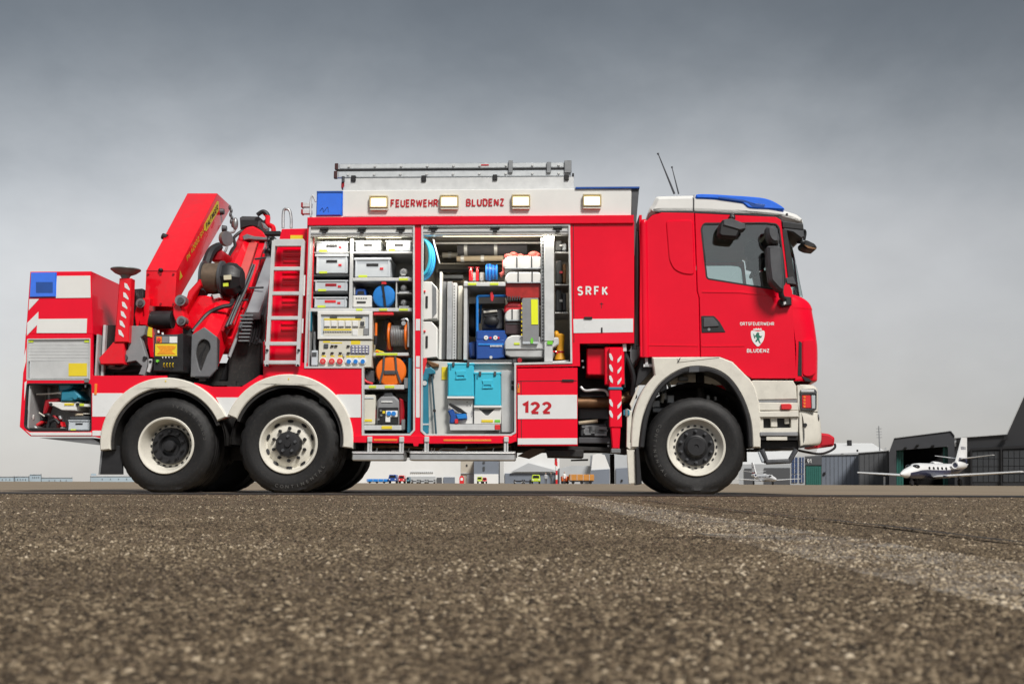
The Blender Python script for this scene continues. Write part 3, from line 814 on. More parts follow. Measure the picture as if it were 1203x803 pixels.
strip([(108.5, 461.5), (143, 461.5)] + arc(196, 521, 70.5, 120, 148, 5)[1:] + [(130, 489), (108.5, 489)])
strip([(108.5, 505.5), (121, 505.5), (121, 511.5), (108.5, 511.5)])
strip([(253.5, 466.5), (283, 466.5), (270, 489.5), (266, 489.5)])
strip([(396, 463), (424, 463), (424, 490)] + arc(339, 516, 74, 20.5, 43, 6))
strip([(416, 513), (424.5, 513), (424.5, 518.5), (415, 518.5)])
# rear overhang pale underside edge
g = G(STEEL); g.pplate(PX, [(46, 514), (108, 514), (120, 522), (112, 522)], .04, .4, b=.002); T.add('underride_plate', g)

# ------------------------------------------------------------------ rear cabinet
g = G(RED); g.pplate(PX, [(35.4, 319), (107, 318.5), (109, 392), (30.2, 392)], .0, BW, b=.006); T.add('rear_cabinet', g)
g = G(WHITE); g.pplate(PX, [(66.8, 324), (106, 323.6), (106.5, 349.5), (65.3, 350)], -.006, -.001, b=0, r=.006); T.add('white_panel', g)
strip([(44, 374.5), (102.3, 374), (101.6, 391), (43, 391)], WHITE, -.005, 'white_panel')
g = G(BLUEL); g.pplate(PX, [(36, 319.8), (66, 319.6), (65.2, 348.6), (34.4, 349)], -.02, .02, b=.008); i = T.add('corner_beacon', g)
g = G(BLUD); g.pplate(PX, [(42, 331), (62, 331), (62, 344), (42, 344)], -.022, -.012, b=.003); T.add('beacon_reflector', g, i)
for q in (((34.5, 351), (46, 351), (33.5, 364.5)), ((45, 366), (45, 380), (31.5, 394), (32, 379)), ((28.5, 470), (30, 460), (31.5, 447), (28.8, 449)), ((27.8, 421), (30.8, 408), (30.5, 424), (27.0, 438))):
    strip(list(q), REFL, -.0045, 'white_chevron')
lower = [(30, 392), (108.5, 392), (108, 512), (35.5, 512), (23, 501)]
g = G(RED)
g.pplate(PX, lower, .0, .04, [[(32.5, 398), (106, 398), (105.5, 446), (31.5, 446)]], b=.003)
# the tool opening cut as a second hole needs rounded corners: build the plate with both holes
g = G(RED); o = ptx(lower)
h1 = rnd(ptx([(32.3, 398), (106, 397.5), (105.6, 446), (31.3, 446)]), .01); h2 = rnd(ptx([(32, 450.5), (107, 450.5), (108.0, 505.5), (36.5, 506), (29, 501)]), .04)
h2 = rnd(ptx([(31.5, 450.5), (107, 450.5), (107.2, 506), (35, 506), (28.5, 501)]), .03)
g.plate(o, .0, .04, [h1, h2], b=.003); i = T.add('rear_cabinet_frame', g)
g = G(BLACK); g.plate(offs(h2, -.006), -.002, .05, [offs(h2, .006)], b=.001); T.add('opening_seal', g, i)
g = G(ALUP); g.plate(offs(h1, -.003), -.004, .05, [offs(h1, .01)], b=.001); T.add('shutter_frame', g, i)
# roller shutter half way up: upper slats and lower tail board
ztop, zbot = Lz(398, 70), Lz(424, 70)
n = 7
for k in range(n):
    a = zbot + (ztop - zbot) * k / n; g = G(ALUP); g.box(Lx(32.6, 410), Lx(105.6, 410), .015, .03, a + .0006, a + (ztop - zbot) / n - .0006, .002); T.add('shutter_slat', g)
g = G(ALUP); g.pplate(PX, [(36, 424.5), (104.5, 424), (104.2, 444.5), (35.2, 444.5)], .01, .03, b=.003); i = T.add('tail_board', g)
g = G(YEL); g.pplate(PX, [(80.5, 426.5), (102, 426.5), (102, 441.5), (80.5, 441.5)], .006, .009, b=0); T.add('yellow_sticker', g, i)
for px in (36.2, 102):
    g = G(YELG); g.pbox(PX, px - 3, 399, px + 3, 402, .008, .012, .001); T.add('green_sticker', g)
g = G(STEEL); g.pbox(PX, 99, 444, 104, 449, -.02, .02, .003); T.add('shutter_latch', g); g = G(STEEL); g.pbox(PX, 99.5, 452, 100.5, 455, -.02, .0, .001); T.add('shutter_latch', g)
strip([(34.5, 507.5), (107.5, 507.5), (107.5, 511), (36.8, 511), (30, 505)], REFL, -.0045)
# cabinet interior shell
x0, x1 = Lx(30, 480), Lx(107.6, 480); z0, z1 = Lz(510, 60), Lz(392, 60)
g = G(LINER)
g.box(x0 + .01, x1, .52, .55, z0, z1); g.box(x0 + .012, x0 + .03, .04, .62, z0 + .06, z1); g.box(x1 - .004, x1 + .016, .041, .62, z0, z1)
g.box(x0 + .03, x1 - .005, .041, .62, z0 + .018, z0 + .035); g.box(x0 + .03, x1 - .005, .06, .62, Lz(449), Lz(446)); T.add('cabinet_lining', g)
g = G(RED); g.box(x0 + .1, x1, .655, BW, z0 + .1, z1 - .004); T.add('rear_cabinet_core', g)
# amber side marker
g = G(AMB); g.pbox(PX, 110.7, 450.5, 113.6, 463.5, -.012, .002, .003); T.add('side_marker', g)
# equipment bulkhead behind the cabinet, dark with hoses
g = G(CHAS); g.box(Lx(109), Lx(125), .25, 1.6, Lz(441, 110), Lz(378, 110)); T.add('pump_box', g)
g = G(ALUP); g.box(Lx(116, 400), Lx(119, 400), .1, .16, Lz(441, 110), Lz(380, 110), .003); T.add('upright_rail', g)

# ------------------------------------------------------------------ main superstructure
# white roof box
g = G(WHITE); g.pplate(PX, [(402, 223.5), (742, 221), (741.5, 254), (366, 255), (366, 254.5), (402, 254)], .02, BW - .02, b=.01); T.add('roof_box', g)
g = G(BLUEL); g.pplate(B1, [(175, 297), (342, 297), (335, 455), (170, 457)], .0, .32, b=.012); i = T.add('roof_beacon', g)
g = G(BLUD); g.ptube(B1, [(195, 425, -.004), (215, 405, -.004), (220, 430, -.004), (245, 400, -.004), (250, 430, -.004)], .003, 5); T.add('beacon_reflector', g, i); g = G(BLUD); g.pbox(B1, 175, 297, 342, 310, -.004, .0, .002); T.add('beacon_cap', g, i)
g = G(GUN); g.pplate(PX, [(741.6, 222), (751, 220.8), (748, 255), (745.5, 300), (744.6, 300), (742.5, 256)], .03, BW - .03, b=.004); T.add('front_corner_post', g)
g = G(BLUD); g.pbox(PX, 676, 219.3, 751.4, 221.6, .0, BW, .003); T.add('roof_edge_trim', g)
g = G(ALUP); g.pplate(PX, [(404, 209.6), (674, 207.5), (674.5, 222), (403, 224)], .1, .13, b=.003); T.add('roof_rail_panel', g)
g = G(RED); g.pplate(PX, [(361, 255.2), (744.6, 252.4), (744.4, 262.2), (360.8, 265)], -.028, .2, b=.006); T.add('roof_gutter', g)
for px in (376.5, 430, 435, 0): pass
# side panel with the big openings cut out
OP1 = [(363.6, 265.5), (487, 265), (487.3, 505), (482, 511), (425.5, 511), (425.5, 432), (358, 432)]
OP2 = [(495.5, 265), (669.5, 263.8), (674, 432), (607, 432), (606, 508), (600, 511.5), (500, 511.5), (494, 506)]
g = G(RED)
outer = ptx([(361, 262), (745, 260), (745, 403), (681, 403.5), (681.5, 430), (607, 431), (607.2, 518.5), (425, 518.8), (425, 433.5), (357, 433.5)])
o1, o2 = rnd(ptx(OP1), .012), rnd(ptx([(495.5, 265), (669.5, 263.8), (672, 426.5), (606, 428), (606, 508), (600.5, 511.5), (500, 511.5), (494.5, 506)]), .012)
g.plate(outer, .0, .05, [o1, o2], b=.003); side_i = T.add('side_panel', g)
r1, r2 = ptx(OP1), ptx([(495.5, 265), (669.5, 263.8), (672, 426.5), (606, 428), (606, 508), (600.5, 511.5), (500, 511.5), (494.5, 506)])
g = G(ALUP); g.plate(offs(r1, -.004), -.012, .06, [offs(r1, .018)], b=.002); T.add('shutter_rail', g, side_i)
g = G(ALUP); g.plate(offs(r2, -.004), -.012, .06, [offs(r2, .018)], b=.002); T.add('shutter_rail', g, side_i)
# white pieces on the pillars
strip([(488.6, 374.5), (493.6, 374.5), (493.4, 388), (488.4, 388)]); strip([(488.8, 418), (493.2, 418), (493, 431), (488.7, 431)])
strip([(488.6, 432.5), (493, 432.5), (493, 490), (488.6, 490)]); strip([(354.5, 323, ), (358.8, 323), (358, 347), (353.6, 347)]); strip([(353.2, 374), (356.6, 374), (356, 391), (352.6, 391)])
strip([(673.5, 374.6), (743.8, 374), (743.8, 390), (674, 391)])
strip([(485.5, 513), (491.5, 513), (491.5, 520), (485.5, 520)], REFL, -.006)
# roof, front and rear walls of the body
xa, xb = Lx(361, 330), Lx(744.5, 330); zf, zt = Lz(515), Lz(255)
g = G(RED); g.box(xa, xa + .02, .05, BW, Lz(433), zt); g.box(xb - .02, xb, .05, BW, Lz(402), zt); g.box(xa, xb, BW - .03, BW, zf, zt - .001); T.add('body_wall', g)
g = G(WHITE); g.box(xa + .02, xb - .02, .03, BW - .03, zt - .02, zt + .004); T.add('body_roof', g)
# compartment linings
ca0, ca1 = xa + .022, Lx(488, 380); cb0, cb1 = Lx(494, 380), Lx(673, 340); D1, D2 = .72, 1.55
zc1, zlow, zmid = Lz(266), Lz(512), Lz(432.5)
g = G(LINER)
g.box(ca0, ca1, D1, D1 + .02, zlow, zc1); g.box(ca0, ca0 + .012, .06, D1, zmid, zc1); g.box(ca1 - .012, ca1, .06, D1, zlow, zc1)
g.box(ca0, ca1, .06, D1, zc1, zc1 + .015); g.box(ca0, Lx(425.5, 470), .06, D1, zmid - .03, zmid - .005); g.box(Lx(425.5, 470), ca1, .06, D1, zlow - .015, zlow + .005)
g.box(Lx(424.5, 470), Lx(425.5, 470), .06, D1, zlow, zmid - .03); T.add('compartment_lining', g)
g = G(mat('shaded_brown_grey_lining', (.30, .285, .26), .55, metal=.2, var=.15, vscale=4))  # darker, browner lining; the wide locker's shade is put into its colour
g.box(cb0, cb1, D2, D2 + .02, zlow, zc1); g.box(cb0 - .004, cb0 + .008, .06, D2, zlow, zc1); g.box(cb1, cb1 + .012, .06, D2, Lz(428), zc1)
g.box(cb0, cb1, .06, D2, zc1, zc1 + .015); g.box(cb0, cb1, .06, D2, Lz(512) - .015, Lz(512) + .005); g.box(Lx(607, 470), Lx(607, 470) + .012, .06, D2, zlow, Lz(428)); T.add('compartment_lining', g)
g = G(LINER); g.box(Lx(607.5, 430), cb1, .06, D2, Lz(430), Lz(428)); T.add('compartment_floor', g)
# shutter housings and their knobs
def shut(C, x0, y0, x1, y1, knobs):
    g = G(WHITE); g.pbox(C, x0, y0, x1, y1, .012, .10, .006); i = T.add('shutter_housing', g)
    g = G(ALU); g.pbox(C, x0 - 3, y1 - 24, x1 + 3, y1 - 14, .0, .03, .004); T.add('shutter_bar', g, i)
    for kx, ky in knobs:
        g = G(BLACK); g.pbox(C, kx - 27, ky - 18, kx + 27, ky - 2, -.02, .01, .008); g.pbox(C, kx - 12, ky - 2, kx + 12, ky + 16, -.012, .008, .004); T.add('buffer', g, i)
shut(A5, 128, 133, 780, 200, [(217, 165), (455, 165), (700, 163)]); shut(A7, 75, 120, 950, 178, [(145, 147), (510, 147), (880, 147)])
# compartment light strips
LED = mat('lit_led_strip', (.9, .8, .55), .4, var=0, emit=(1, .84, .50), estr=2.2)
g = G(LED); g.pbox(A5, 480, 202, 700, 209, .14, .17, .002); T.add('light_strip', g)
g = G(LED); g.pbox(A5, 175, 203, 360, 209, .14, .17, .002); T.add('light_strip', g)
g = G(LED); g.pbox(A7, 200, 178, 790, 186, .16, .19, .002); T.add('light_strip', g)
LIGHTS = []
def area(x, y, z, sx, sy, e, rot=(0, 0, 0), col=(1, .93, .80)):
    l = bpy.data.lights.new('compartment_lamp', 'AREA'); l.shape = 'RECTANGLE'; l.size = sx; l.size_y = sy; l.energy = e; l.color = col
    o = bpy.data.objects.new('compartment_lamp', l); COL.objects.link(o); o.matrix_world = TF @ Matrix.Translation((x, y, z)) @ Matrix.Rotation(rot[0], 4, 'X'); return o
area((ca0 + ca1) / 2, .035, Lz(A5(0, 204)[1]) - .012, 1.0, .03, 1.5, (R_(24), 0, 0)); area((cb0 + cb1) / 2, .04, Lz(A7(0, 182)[1]) - .012, 1.5, .03, 4.2, (R_(34), 0, 0))

# lower skirts and the closed panels
g = G(RED); g.pplate(PX, [(607.5, 432.5), (678.5, 431.8), (678.5, 523.5), (608, 523.5)], -.014, .06, b=.006); pi = T.add('locker_door', g)
g = G(REFL); g.pplate(PX, [(608.3, 463.8), (678, 463.4), (678, 491.5), (608.3, 491.8)], -.0185, -.0150, b=0); T.add('white_stripe', g, pi)
g = G(REFL); g.pplate(PX, [(608.3, 514.5), (678.2, 514.2), (678.2, 521.5), (608.3, 521.8)], -.0185, -.0150, b=0); T.add('white_stripe', g, pi)
g = G(BLACK); g.pplate(PX, [(611.8, 447), (612.5, 447), (612.9, 523), (612.2, 523)], -.0165, -.0145, b=0); g.pplate(PX, [(607.6, 447.2), (678, 446.6), (678, 447.3), (607.6, 447.9)], -.0165, -.0145, b=0); T.add('door_seam', g, pi)
g = G(TEXTR); pletter(g, A8, '122', 670, 402, 843, 482, -.0205, .05); T.add('lettering', g, pi)
g = G(AMB); g.pbox(A8, 641, 308, 656, 358, -.022, -.012, .003); T.add('side_marker', g, pi)
g = G(STEEL); g.pbox(A8, 645, 300, 652, 330, -.022, -.018, .001); g.use(BLACK); g.pbox(A8, 905, 278, 975, 290, -.03, -.012, .003); T.add('door_latch', g, pi)
g = G(TEXTW); pletter(g, B3, 'SRFK', 192, 482, 372, 537, -.004, .034); T.add('lettering', g, side_i)
g = G(BLACK); g.pbox(B3, 232, 662, 280, 675, -.02, .0, .003); T.add('panel_latch', g, side_i)
g = G(BLACK); g.pbox(B3, 332, 725, 341, 755, -.012, -.002, .002); g.pbox(B3, 325, 585, 345, 588, -.004, -.002, 0); g.pbox(B3, 333, 577, 336, 612, -.004, -.002, 0); T.add('panel_catch', g, side_i)
g = G(BLACK)
for q in ([(673.2, 264), (673.9, 264), (674.6, 402), (673.9, 402)],): g.pplate(PX, q, -.0035, -.001, b=0)
T.add('panel_seam', g, side_i)
g = G(TEXTR); pletter(g, B1, 'FEUERWEHR', 650, 350, 955, 400, .013, .034); T.add('lettering', g); g = G(TEXTR); pletter(g, PX, 'BLUDENZ', 547.5, 233.2, 592.3, 242.2, .013, .034); T.add('lettering', g)
# work lamps in the roof box, lit
LFR = mat('glow_tinted_lamp_frame', (.50, .42, .25), .5, var=.1)  # the lamps' warm glow is put into the frame colour
LAMPE = mat('lit_work_lamp', (1, .95, .8), .3, var=0, emit=(1, .84, .50), estr=.55)
for cx_, cy_ in ((445, 237.8), (527.8, 236.9), (612, 236.4), (695.6, 236)):
    g = G(LFR); g.plate(rnd(ptx([(cx_ - 11, cy_ - 7.5), (cx_ + 11, cy_ - 7.5), (cx_ + 11, cy_ + 7.2), (cx_ - 11, cy_ + 7.2)], .0), .012), -.03, .02, [rnd(ptx([(cx_ - 9.3, cy_ - 5.6), (cx_ + 9.3, cy_ - 5.6), (cx_ + 9.3, cy_ + 5.2), (cx_ - 9.3, cy_ + 5.2)]), .012)], b=.006)
    i = T.add('work_lamp', g)
    g = G(LAMPE); g.pbox(PX, cx_ - 9.2, cy_ - 5.4, cx_ + 9.2, cy_ + 5, -.012, .0, .004); T.add('lens', g, i)
    g = G(CREAM); g.pplate(PX, [(cx_ - 11, cy_ + 7.2), (cx_ + 11, cy_ + 7.2), (cx_ + 10, cy_ + 9), (cx_ - 10, cy_ + 9)], -.02, .02, b=.002); T.add('bracket', g, i)
# skirt bottom edge, light strips, step boards
g = G(RED); g.pplate(PX, [(413, 511.5), (607, 511.5), (607, 518), (600, 520.5), (492, 521), (491, 524), (486, 524), (485, 520.5), (413, 519.5)], -.016, .05, b=.004); T.add('sill', g)
g = G(AMB); g.pbox(PX, 439, 515.2, 466.5, 517.6, -.022, -.014, .001); T.add('sill_light', g)
g = G(AMB); g.pbox(PX, 521, 515.8, 577, 518, -.022, -.014, .001); T.add('sill_light', g)
for xs, xe in ((413.5, 474.5), (481, 605.5)):
    g = G(ALU); g.pbox(PX, xs, 531.2, xe, 540.8, -.12, .16, .012); g.pbox(PX, xs, 530, xe, 532, -.09, .14, .003); i = T.add('step_board', g)
    g = G(BLACK); g.pbox(PX, xs, 532.2, xe, 533.4, -.125, -.11, .002); T.add('step_strip', g, i)
    for bx in ((434, 471.5) if xs < 450 else (501, 594.5)):
        g = G(ALUP); g.pbox(PX, bx - 2.6, 519, bx + .2, 531, -.03, .0, .003); g.pbox(PX, bx + .8, 519, bx + 2.6, 531, -.03, .0, .003); g.pbox(PX, bx - 2.6, 512.5, bx + 3, 519, -.045, .01, .005); T.add('step_bracket', g, i)
# machinery seen under the sill
g = G(CHAS)
for k in range(26):
    r = random.Random(k); px = r.uniform(425, 605); g.pbox(PX, px, 517 + r.uniform(0, 4), px + r.uniform(4, 14), 525 + r.uniform(0, 6), .3 + r.uniform(0, .3), .8, .006)
g.box(Lx(424), Lx(606), .55, .6, Lz(536), Lz(515)); T.add('underfloor_machinery', g)
g = G(RUST)
g.ptube(PX, [(430, 525, .28), (470, 524, .3), (520, 527, .3), (560, 526, .28), (600, 523, .3)], .018); g.use(ALUP); g.ptube(PX, [(515, 531, .22), (520, 527, .22), (545, 527.5, .22), (548, 524, .22)], .01); g.ptube(PX, [(460, 529, .22), (490, 530, .22)], .008)
for k in range(8): r = random.Random(60 + k); px = r.uniform(430, 590); g.ptube(PX, [(px, 531, .2), (px + 1.5, 526, .2)], .006, sm=0)
T.add('pipework', g)

# ---- rear end of the body: red panel with louvres behind the access ladder
g = G(RED); g.pplate(PX, [(331, 269), (362, 268.2), (358, 434), (309, 430), (316, 330)], .12, .8, b=.004); li = T.add('louvred_panel', g)
g = G(RED); g.pplate(PX, [(309, 401), (356, 401), (356, 430), (309, 428)], .07, .12, b=.003); T.add('ladder_foot_panel', g, li)
for k in range(16):
    t_ = k / 15; y = 292 + t_ * 100
    if k % 4 == 3: continue
    g = G(RED); g.pplate(PX, [(333 - t_ * 3, y), (353 - t_ * 2, y), (353 - t_ * 2, y + 2.8), (333 - t_ * 3, y + 2.8)], .098, .12, b=.006); T.add('louvre', g, li)
g = G(YEL); g.pbox(K8, 545, 145, 675, 190, .11, .119, 0); T.add('yellow_sticker', g, li)
# access ladder
g = G(ALUP)
lt = T
st1 = [((322, 283), (313.5, 430)), ((356.5, 283), (350, 430))]
lad = None
for (a, b) in st1:
    p, q = L(*a, -.01), L(*b, -.06)
    g.tube([p, q], .028, 4)
lad = T.add('access_ladder', g)
for py, xl, xr in ((285, 326, 357), (315.5, 323, 354.5), (344.5, 321.5, 353.2), (373.5, 318.5, 351.3), (403.5, 316, 349.5), (425.5, 314.5, 349)):
    g = G(ALUP); dz = (py - 283) / 147 * -.05 - .01
    g.pbox(PX, xl - 5, py - 2.4 - (2 if py < 290 else 0), xr, py + 2.2 + (2 if py < 290 else 0), dz - .02, dz + .03, .006); T.add('rung', g, lad)
for bx, by in ((350.5, 411), (313.5, 411), (349.7, 429), (313.3, 429)):
    g = G(BLACK); p = L(bx, by, -.1); g.cyl(p, p + Vector((0, .03, 0)), .014, n=10); T.add('ladder_bolt', g, lad)
# grab rails on the rear roof corner
g = G(ALU); g.ptube(PX, [(332.5, 268, .5), (332.8, 250, .5), (335, 245.5, .5), (340, 247, .5), (342, 256, .5), (342, 268, .5)], .018); T.add('grab_rail', g)
g = G(ALUP); g.ptube(PX, [(365, 255, .3), (365, 236, .3), (367.5, 230, .3), (371, 237, .3)], .012)
for y in (240.5, 248.5):
    g.pbox(PX, 354.5, y - 2.6, 366, y + 2.6, .3, .36, .006)
g.use(DRED)
for y in (240.5, 248.5): g.pbox(PX, 353.5, y - 2.9, 355.6, y + 2.9, .29, .37, .004)
T.add('folding_rung_rail', g)

# ---- bay between body and cab: red box, front stabiliser leg, pipes
g = G(BLACK); g.box(Lx(681, 460), Lx(747, 460), .75, .8, Lz(525), Lz(403)); T.add('bay_back_wall', g)
g = G(RED); g.pplate(K6, [(395, 232), (575, 230), (575, 485), (405, 485), (395, 470)], .12, .6, b=.012, r=.01); T.add('stabiliser_box', g)
g = G(GUN); g.pplate(K6, [(375, 172), (625, 172), (620, 200), (600, 208), (400, 205)], .1, .5, b=.008); T.add('cross_tube', g)
g = G(RED); g.pbox(B4, 303, 72, 362, 450, -.005, .10, .012); si = T.add('front_stabiliser', g)
g = G(RED); g.pbox(B4, 282, 68, 375, 248, .04, .16, .01); T.add('stabiliser_guide', g, si)
g = G(RED); g.pplate(B4, [(310, 448), (358, 448), (352, 550), (318, 550)], .005, .085, b=.012); T.add('stabiliser_foot_tube', g, si)
g = G(STEEL); g.pbox(B4, 312, 548, 358, 570, -.01, .11, .008); T.add('stabiliser_pad', g, si)
g = G(TEAL); p0 = B4(300, 265); g.pbox(B4, 300, 258, 368, 272, -.015, .12, .008); T.add('stabiliser_collar', g, si)
for k in range(6):
    yy = 100 + k * 52 + (8 if k > 2 else 0)
    if 245 < yy + 20 < 285: continue
    g = G(REFL); g.pplate(B4, [(304, yy), (312, yy), (321, yy + 20), (321, yy + 36), (311, yy + 30), (304, yy + 14)], -.008, -.0052, b=0); T.add('white_chevron', g, si)
    g = G(REFL); g.pplate(B4, [(361, yy + 8), (361, yy + 22), (351, yy + 38), (343, yy + 44), (343, yy + 28)], -.008, -.0052, b=0); T.add('white_chevron', g, si)
g = G(RUST); g.ptube(B4, [(155, 332, .3), (200, 332, .3), (240, 333, .3), (310, 330, .32), (370, 315, .35), (420, 290, .4)], .062, 14); T.add('exhaust_pipe', g)
g = G(ALUP)
g.ptube(B4, [(170, 258, .22), (190, 275, .2), (240, 272, .2), (285, 275, .2), (300, 300, .2)], .016); g.use(BEIGE); g.ptube(B4, [(160, 428, .3), (250, 418, .3)], .02); g.use(HOSE); g.ptube(B4, [(375, 100, .1), (400, 150, .12), (418, 220, .15), (410, 300, .2)], .03)
g.ptube(B4, [(372, 55, .08), (378, 110, .08), (372, 180, .1), (376, 260, .1)], .014); T.add('pipework', g)
g = G(ALUP); g.pbox(B4, 367, 45, 386, 92, .04, .1, .006); T.add('valve_block', g)
g = G(GUN); g.pbox(B4, 160, 350, 300, 410, .4, .7, .01); g.pbox(B4, 170, 432, 290, 490, .3, .7, .01); g.pbox(B4, 160, 290, 290, 310, .35, .7, .02); g.pbox(B4, 158, 495, 312, 525, .2, .7, .01); T.add('battery_tray', g)
g = G(STEEL)
for k in range(14): r = random.Random(90 + k); g.pbox(B4, 165 + r.uniform(0, 120), 436 + r.uniform(0, 45), 172 + r.uniform(0, 125), 442 + r.uniform(0, 50), .28, .3, .002)
T.add('bracket_clips', g)
for qx, qy in ((178, 135), (182, 165), (300, 520), (300, 535)):
    g = G(STEEL); g.pcyl(B4, qx, qy, .1, .14, 5, 10); T.add('bolt', g)
# under-run plates below the locker
g = G(mat('brown_dusty_steel', (.10, .07, .05), .7, var=.3, vscale=14, dirt=.3)); g.pplate(PX, [(608, 535), (625, 526), (641, 526.5), (640, 529), (621, 538)], .15, .5, b=.004); T.add('splash_plate', g)
g = G(CHAS); g.pplate(PX, [(641, 528), (686, 528), (685.5, 537), (643, 536)], .1, .8, b=.01); g.pplate(PX, [(671, 539.5), (691, 538.6), (691, 540.6), (671, 541)], .3, .5, b=.002); g.pplate(PX, [(640, 523), (740, 526), (738, 533), (700, 529), (640, 528)], .2, .7, b=.004); T.add('under_run_plate', g)
g = G(REDL); g.pbox(PX, 651.5, 538, 654.5, 546, .12, .15, .003); T.add('tow_eye', g)
g = G(CHAS); g.pbox(PX, 717, 533, 722, 568, 1.5, 1.6, .006); T.add('rear_stay', g)

# ------------------------------------------------------------------ cab
CY0, CY1 = .03, BW - .03
def b6(pts, d=CY0): return ptx(pts, d, B6)
def b5(pts, d=CY0): return ptx(pts, d, B5)
WIN = [(338, 394), (350, 372), (640, 370), (690, 375), (703, 392), (724, 560), (733, 655), (690, 682), (364, 630)]
rear_side = b5([(46, 790), (50, 420), (72, 365), (105, 332), (150, 319), (303, 322), (316, 690)]) + b6([(271, 0), (276, 231), (40, 232)])
door = b5([(306, 323), (690, 341), (713, 354), (746, 640), (766, 690)]) + b6([(641, 20), (656, 316), (482, 316), (455, 302), (402, 249), (352, 230), (278.5, 230), (273.5, 0)]) + b5([(319, 690)])
far_door = [tuple(p) for p in door]
for (ya, yb, near) in ((CY0, CY0 + .04, True), (CY1, CY1 - .04, False)):
    g = G(RED); g.plate(rear_side, ya, yb, b=.006); ci = T.add('cab_side', g)
    g = G(RED); g.plate(door, ya, yb, [rnd(b5(WIN), .03)], b=.006); di = T.add('cab_door', g)
    g = G(CABGL); w0 = (ya + yb) / 2; v2 = rnd(b5(WIN), .03); v2 = offs(v2, -.006); g.plate(v2, w0, w0 + .004); T.add('door_window', g, di)
    wl = rnd(b5(WIN), .03); g = G(BLACK); s_ = 1 if near else -1
    g.plate(offs(wl, -.012), ya - s_ * .003, ya + s_ * .02, [offs(wl, .006)], b=.002); T.add('window_seal', g, di)
    if not near: continue
    g = G(RED); inner = rnd(b5([(168, 358), (298, 353), (306, 616), (250, 612), (205, 590), (183, 545)]), .05)
    g.plate(inner, ya - .012, ya + .002, b=.0125); T.add('pressed_panel', g, ci)
    g = G(RED); g.pplate(B6, [(70, 182), (268, 186), (268, 190), (70, 187)], ya - .006, ya + .002, b=.003, dl=CY0); T.add('pressed_crease', g, ci)
    g = G(RED); g.pplate(B6, [(282, 186), (450, 186), (452, 190), (282, 192)], ya - .006, ya + .002, b=.003, dl=CY0); T.add('pressed_crease', g, di)
    g = G(RED); g.pplate(B5, [(340, 690), (520, 690), (690, 712), (690, 717), (520, 700), (340, 697)], ya - .006, ya + .002, b=.003, dl=CY0); T.add('pressed_crease', g, di)
    # handle in its black recess
    g = G(BLACK); g.pplate(B6, [(280, 70), (330, 70), (352, 92), (376, 134), (282, 136)], ya - .008, ya + .01, b=.004, dl=CY0, r=.01); hi_ = T.add('handle_recess', g, di)
    g = G(GUN); g.pplate(B6, [(288, 78), (326, 76), (345, 98), (350, 112), (288, 116)], ya - .022, ya - .006, b=.006, dl=CY0, r=.01)
    T.add('door_handle', g, di)
    g = G(STEEL); g.pcyl(B6, 311, 123, ya - .012, ya - .006, 6, 10); T.add('door_lock', g, di)
    # lettering and crest
    g = G(TEXTW); pletter(g, B6, 'ORTSFEUERWEHR', 433, 94, 567, 108, ya - .003, .02); T.add('lettering', g, di)
    g = G(TEXTW); pletter(g, B6, 'BLUDENZ', 460, 199, 548, 214, ya - .003, .022); T.add('lettering', g, di)
    g = G(TEXTW); sh = smooth([(477, 129), (503, 131), (528, 129), (527, 158), (518, 176), (503, 190), (487, 176), (478, 158)], 4, True)
    g.pplate(B6, sh, ya - .004, ya - .001, b=0, dl=CY0); g.pplate(B6, [(485, 126), (486, 119), (491, 122), (496, 117), (500, 122), (505, 117), (510, 122), (515, 117), (519, 126)], ya - .004, ya - .001, b=0, dl=CY0); cr_ = T.add('crest', g, di)
    g = G(mat('green_crest_ink', (.02, .16, .11), .5, var=.03))
    g.pplate(B6, [(497, 138), (503, 134), (509, 139), (507, 145), (514, 150), (520, 147), (516, 156), (508, 157), (510, 168), (515, 180), (508, 176), (503, 166), (496, 174), (492, 170), (499, 160), (496, 153), (488, 150), (494, 146)], ya - .0055, ya - .0045, b=0, dl=CY0)
    g.pplate(B6, [(484, 140), (489, 143), (493, 160), (489, 158)], ya - .0055, ya - .0045, b=0, dl=CY0); T.add('crest_figure', g, cr_)
# cab back, roof skin, floor
xb0 = b5([(48, 600)])[0][0]; zr = Lz(B5(0, 320)[1], 800, CY0)
g = G(RED); g.box(xb0, xb0 + .03, CY0 + .02, CY1 - .02, Lz(418, 760), zr - .02); T.add('cab_back', g)
g = G(BLACK)
g.tube([(xb0 - .03, .1, Lz(405, 748)), (xb0 - .03, .1, Lz(270, 748))], .03, 8); g.ptube(PX, [(747, 300, .1), (745.5, 340, .12), (747, 380, .1), (745, 410, .1)], .025); T.add('cab_seal', g)
g = G(RED); zz0, zz1 = Lz(419, 752), Lz(262, 752); g.cyl((xb0 + .052, CY0 + .03, zz0), (xb0 + .052, CY0 + .03, zz1), .048, n=24); g.ell((xb0 + .052, CY0 + .03, zz1), .048, .048, .06); T.add('cab_corner_post', g)
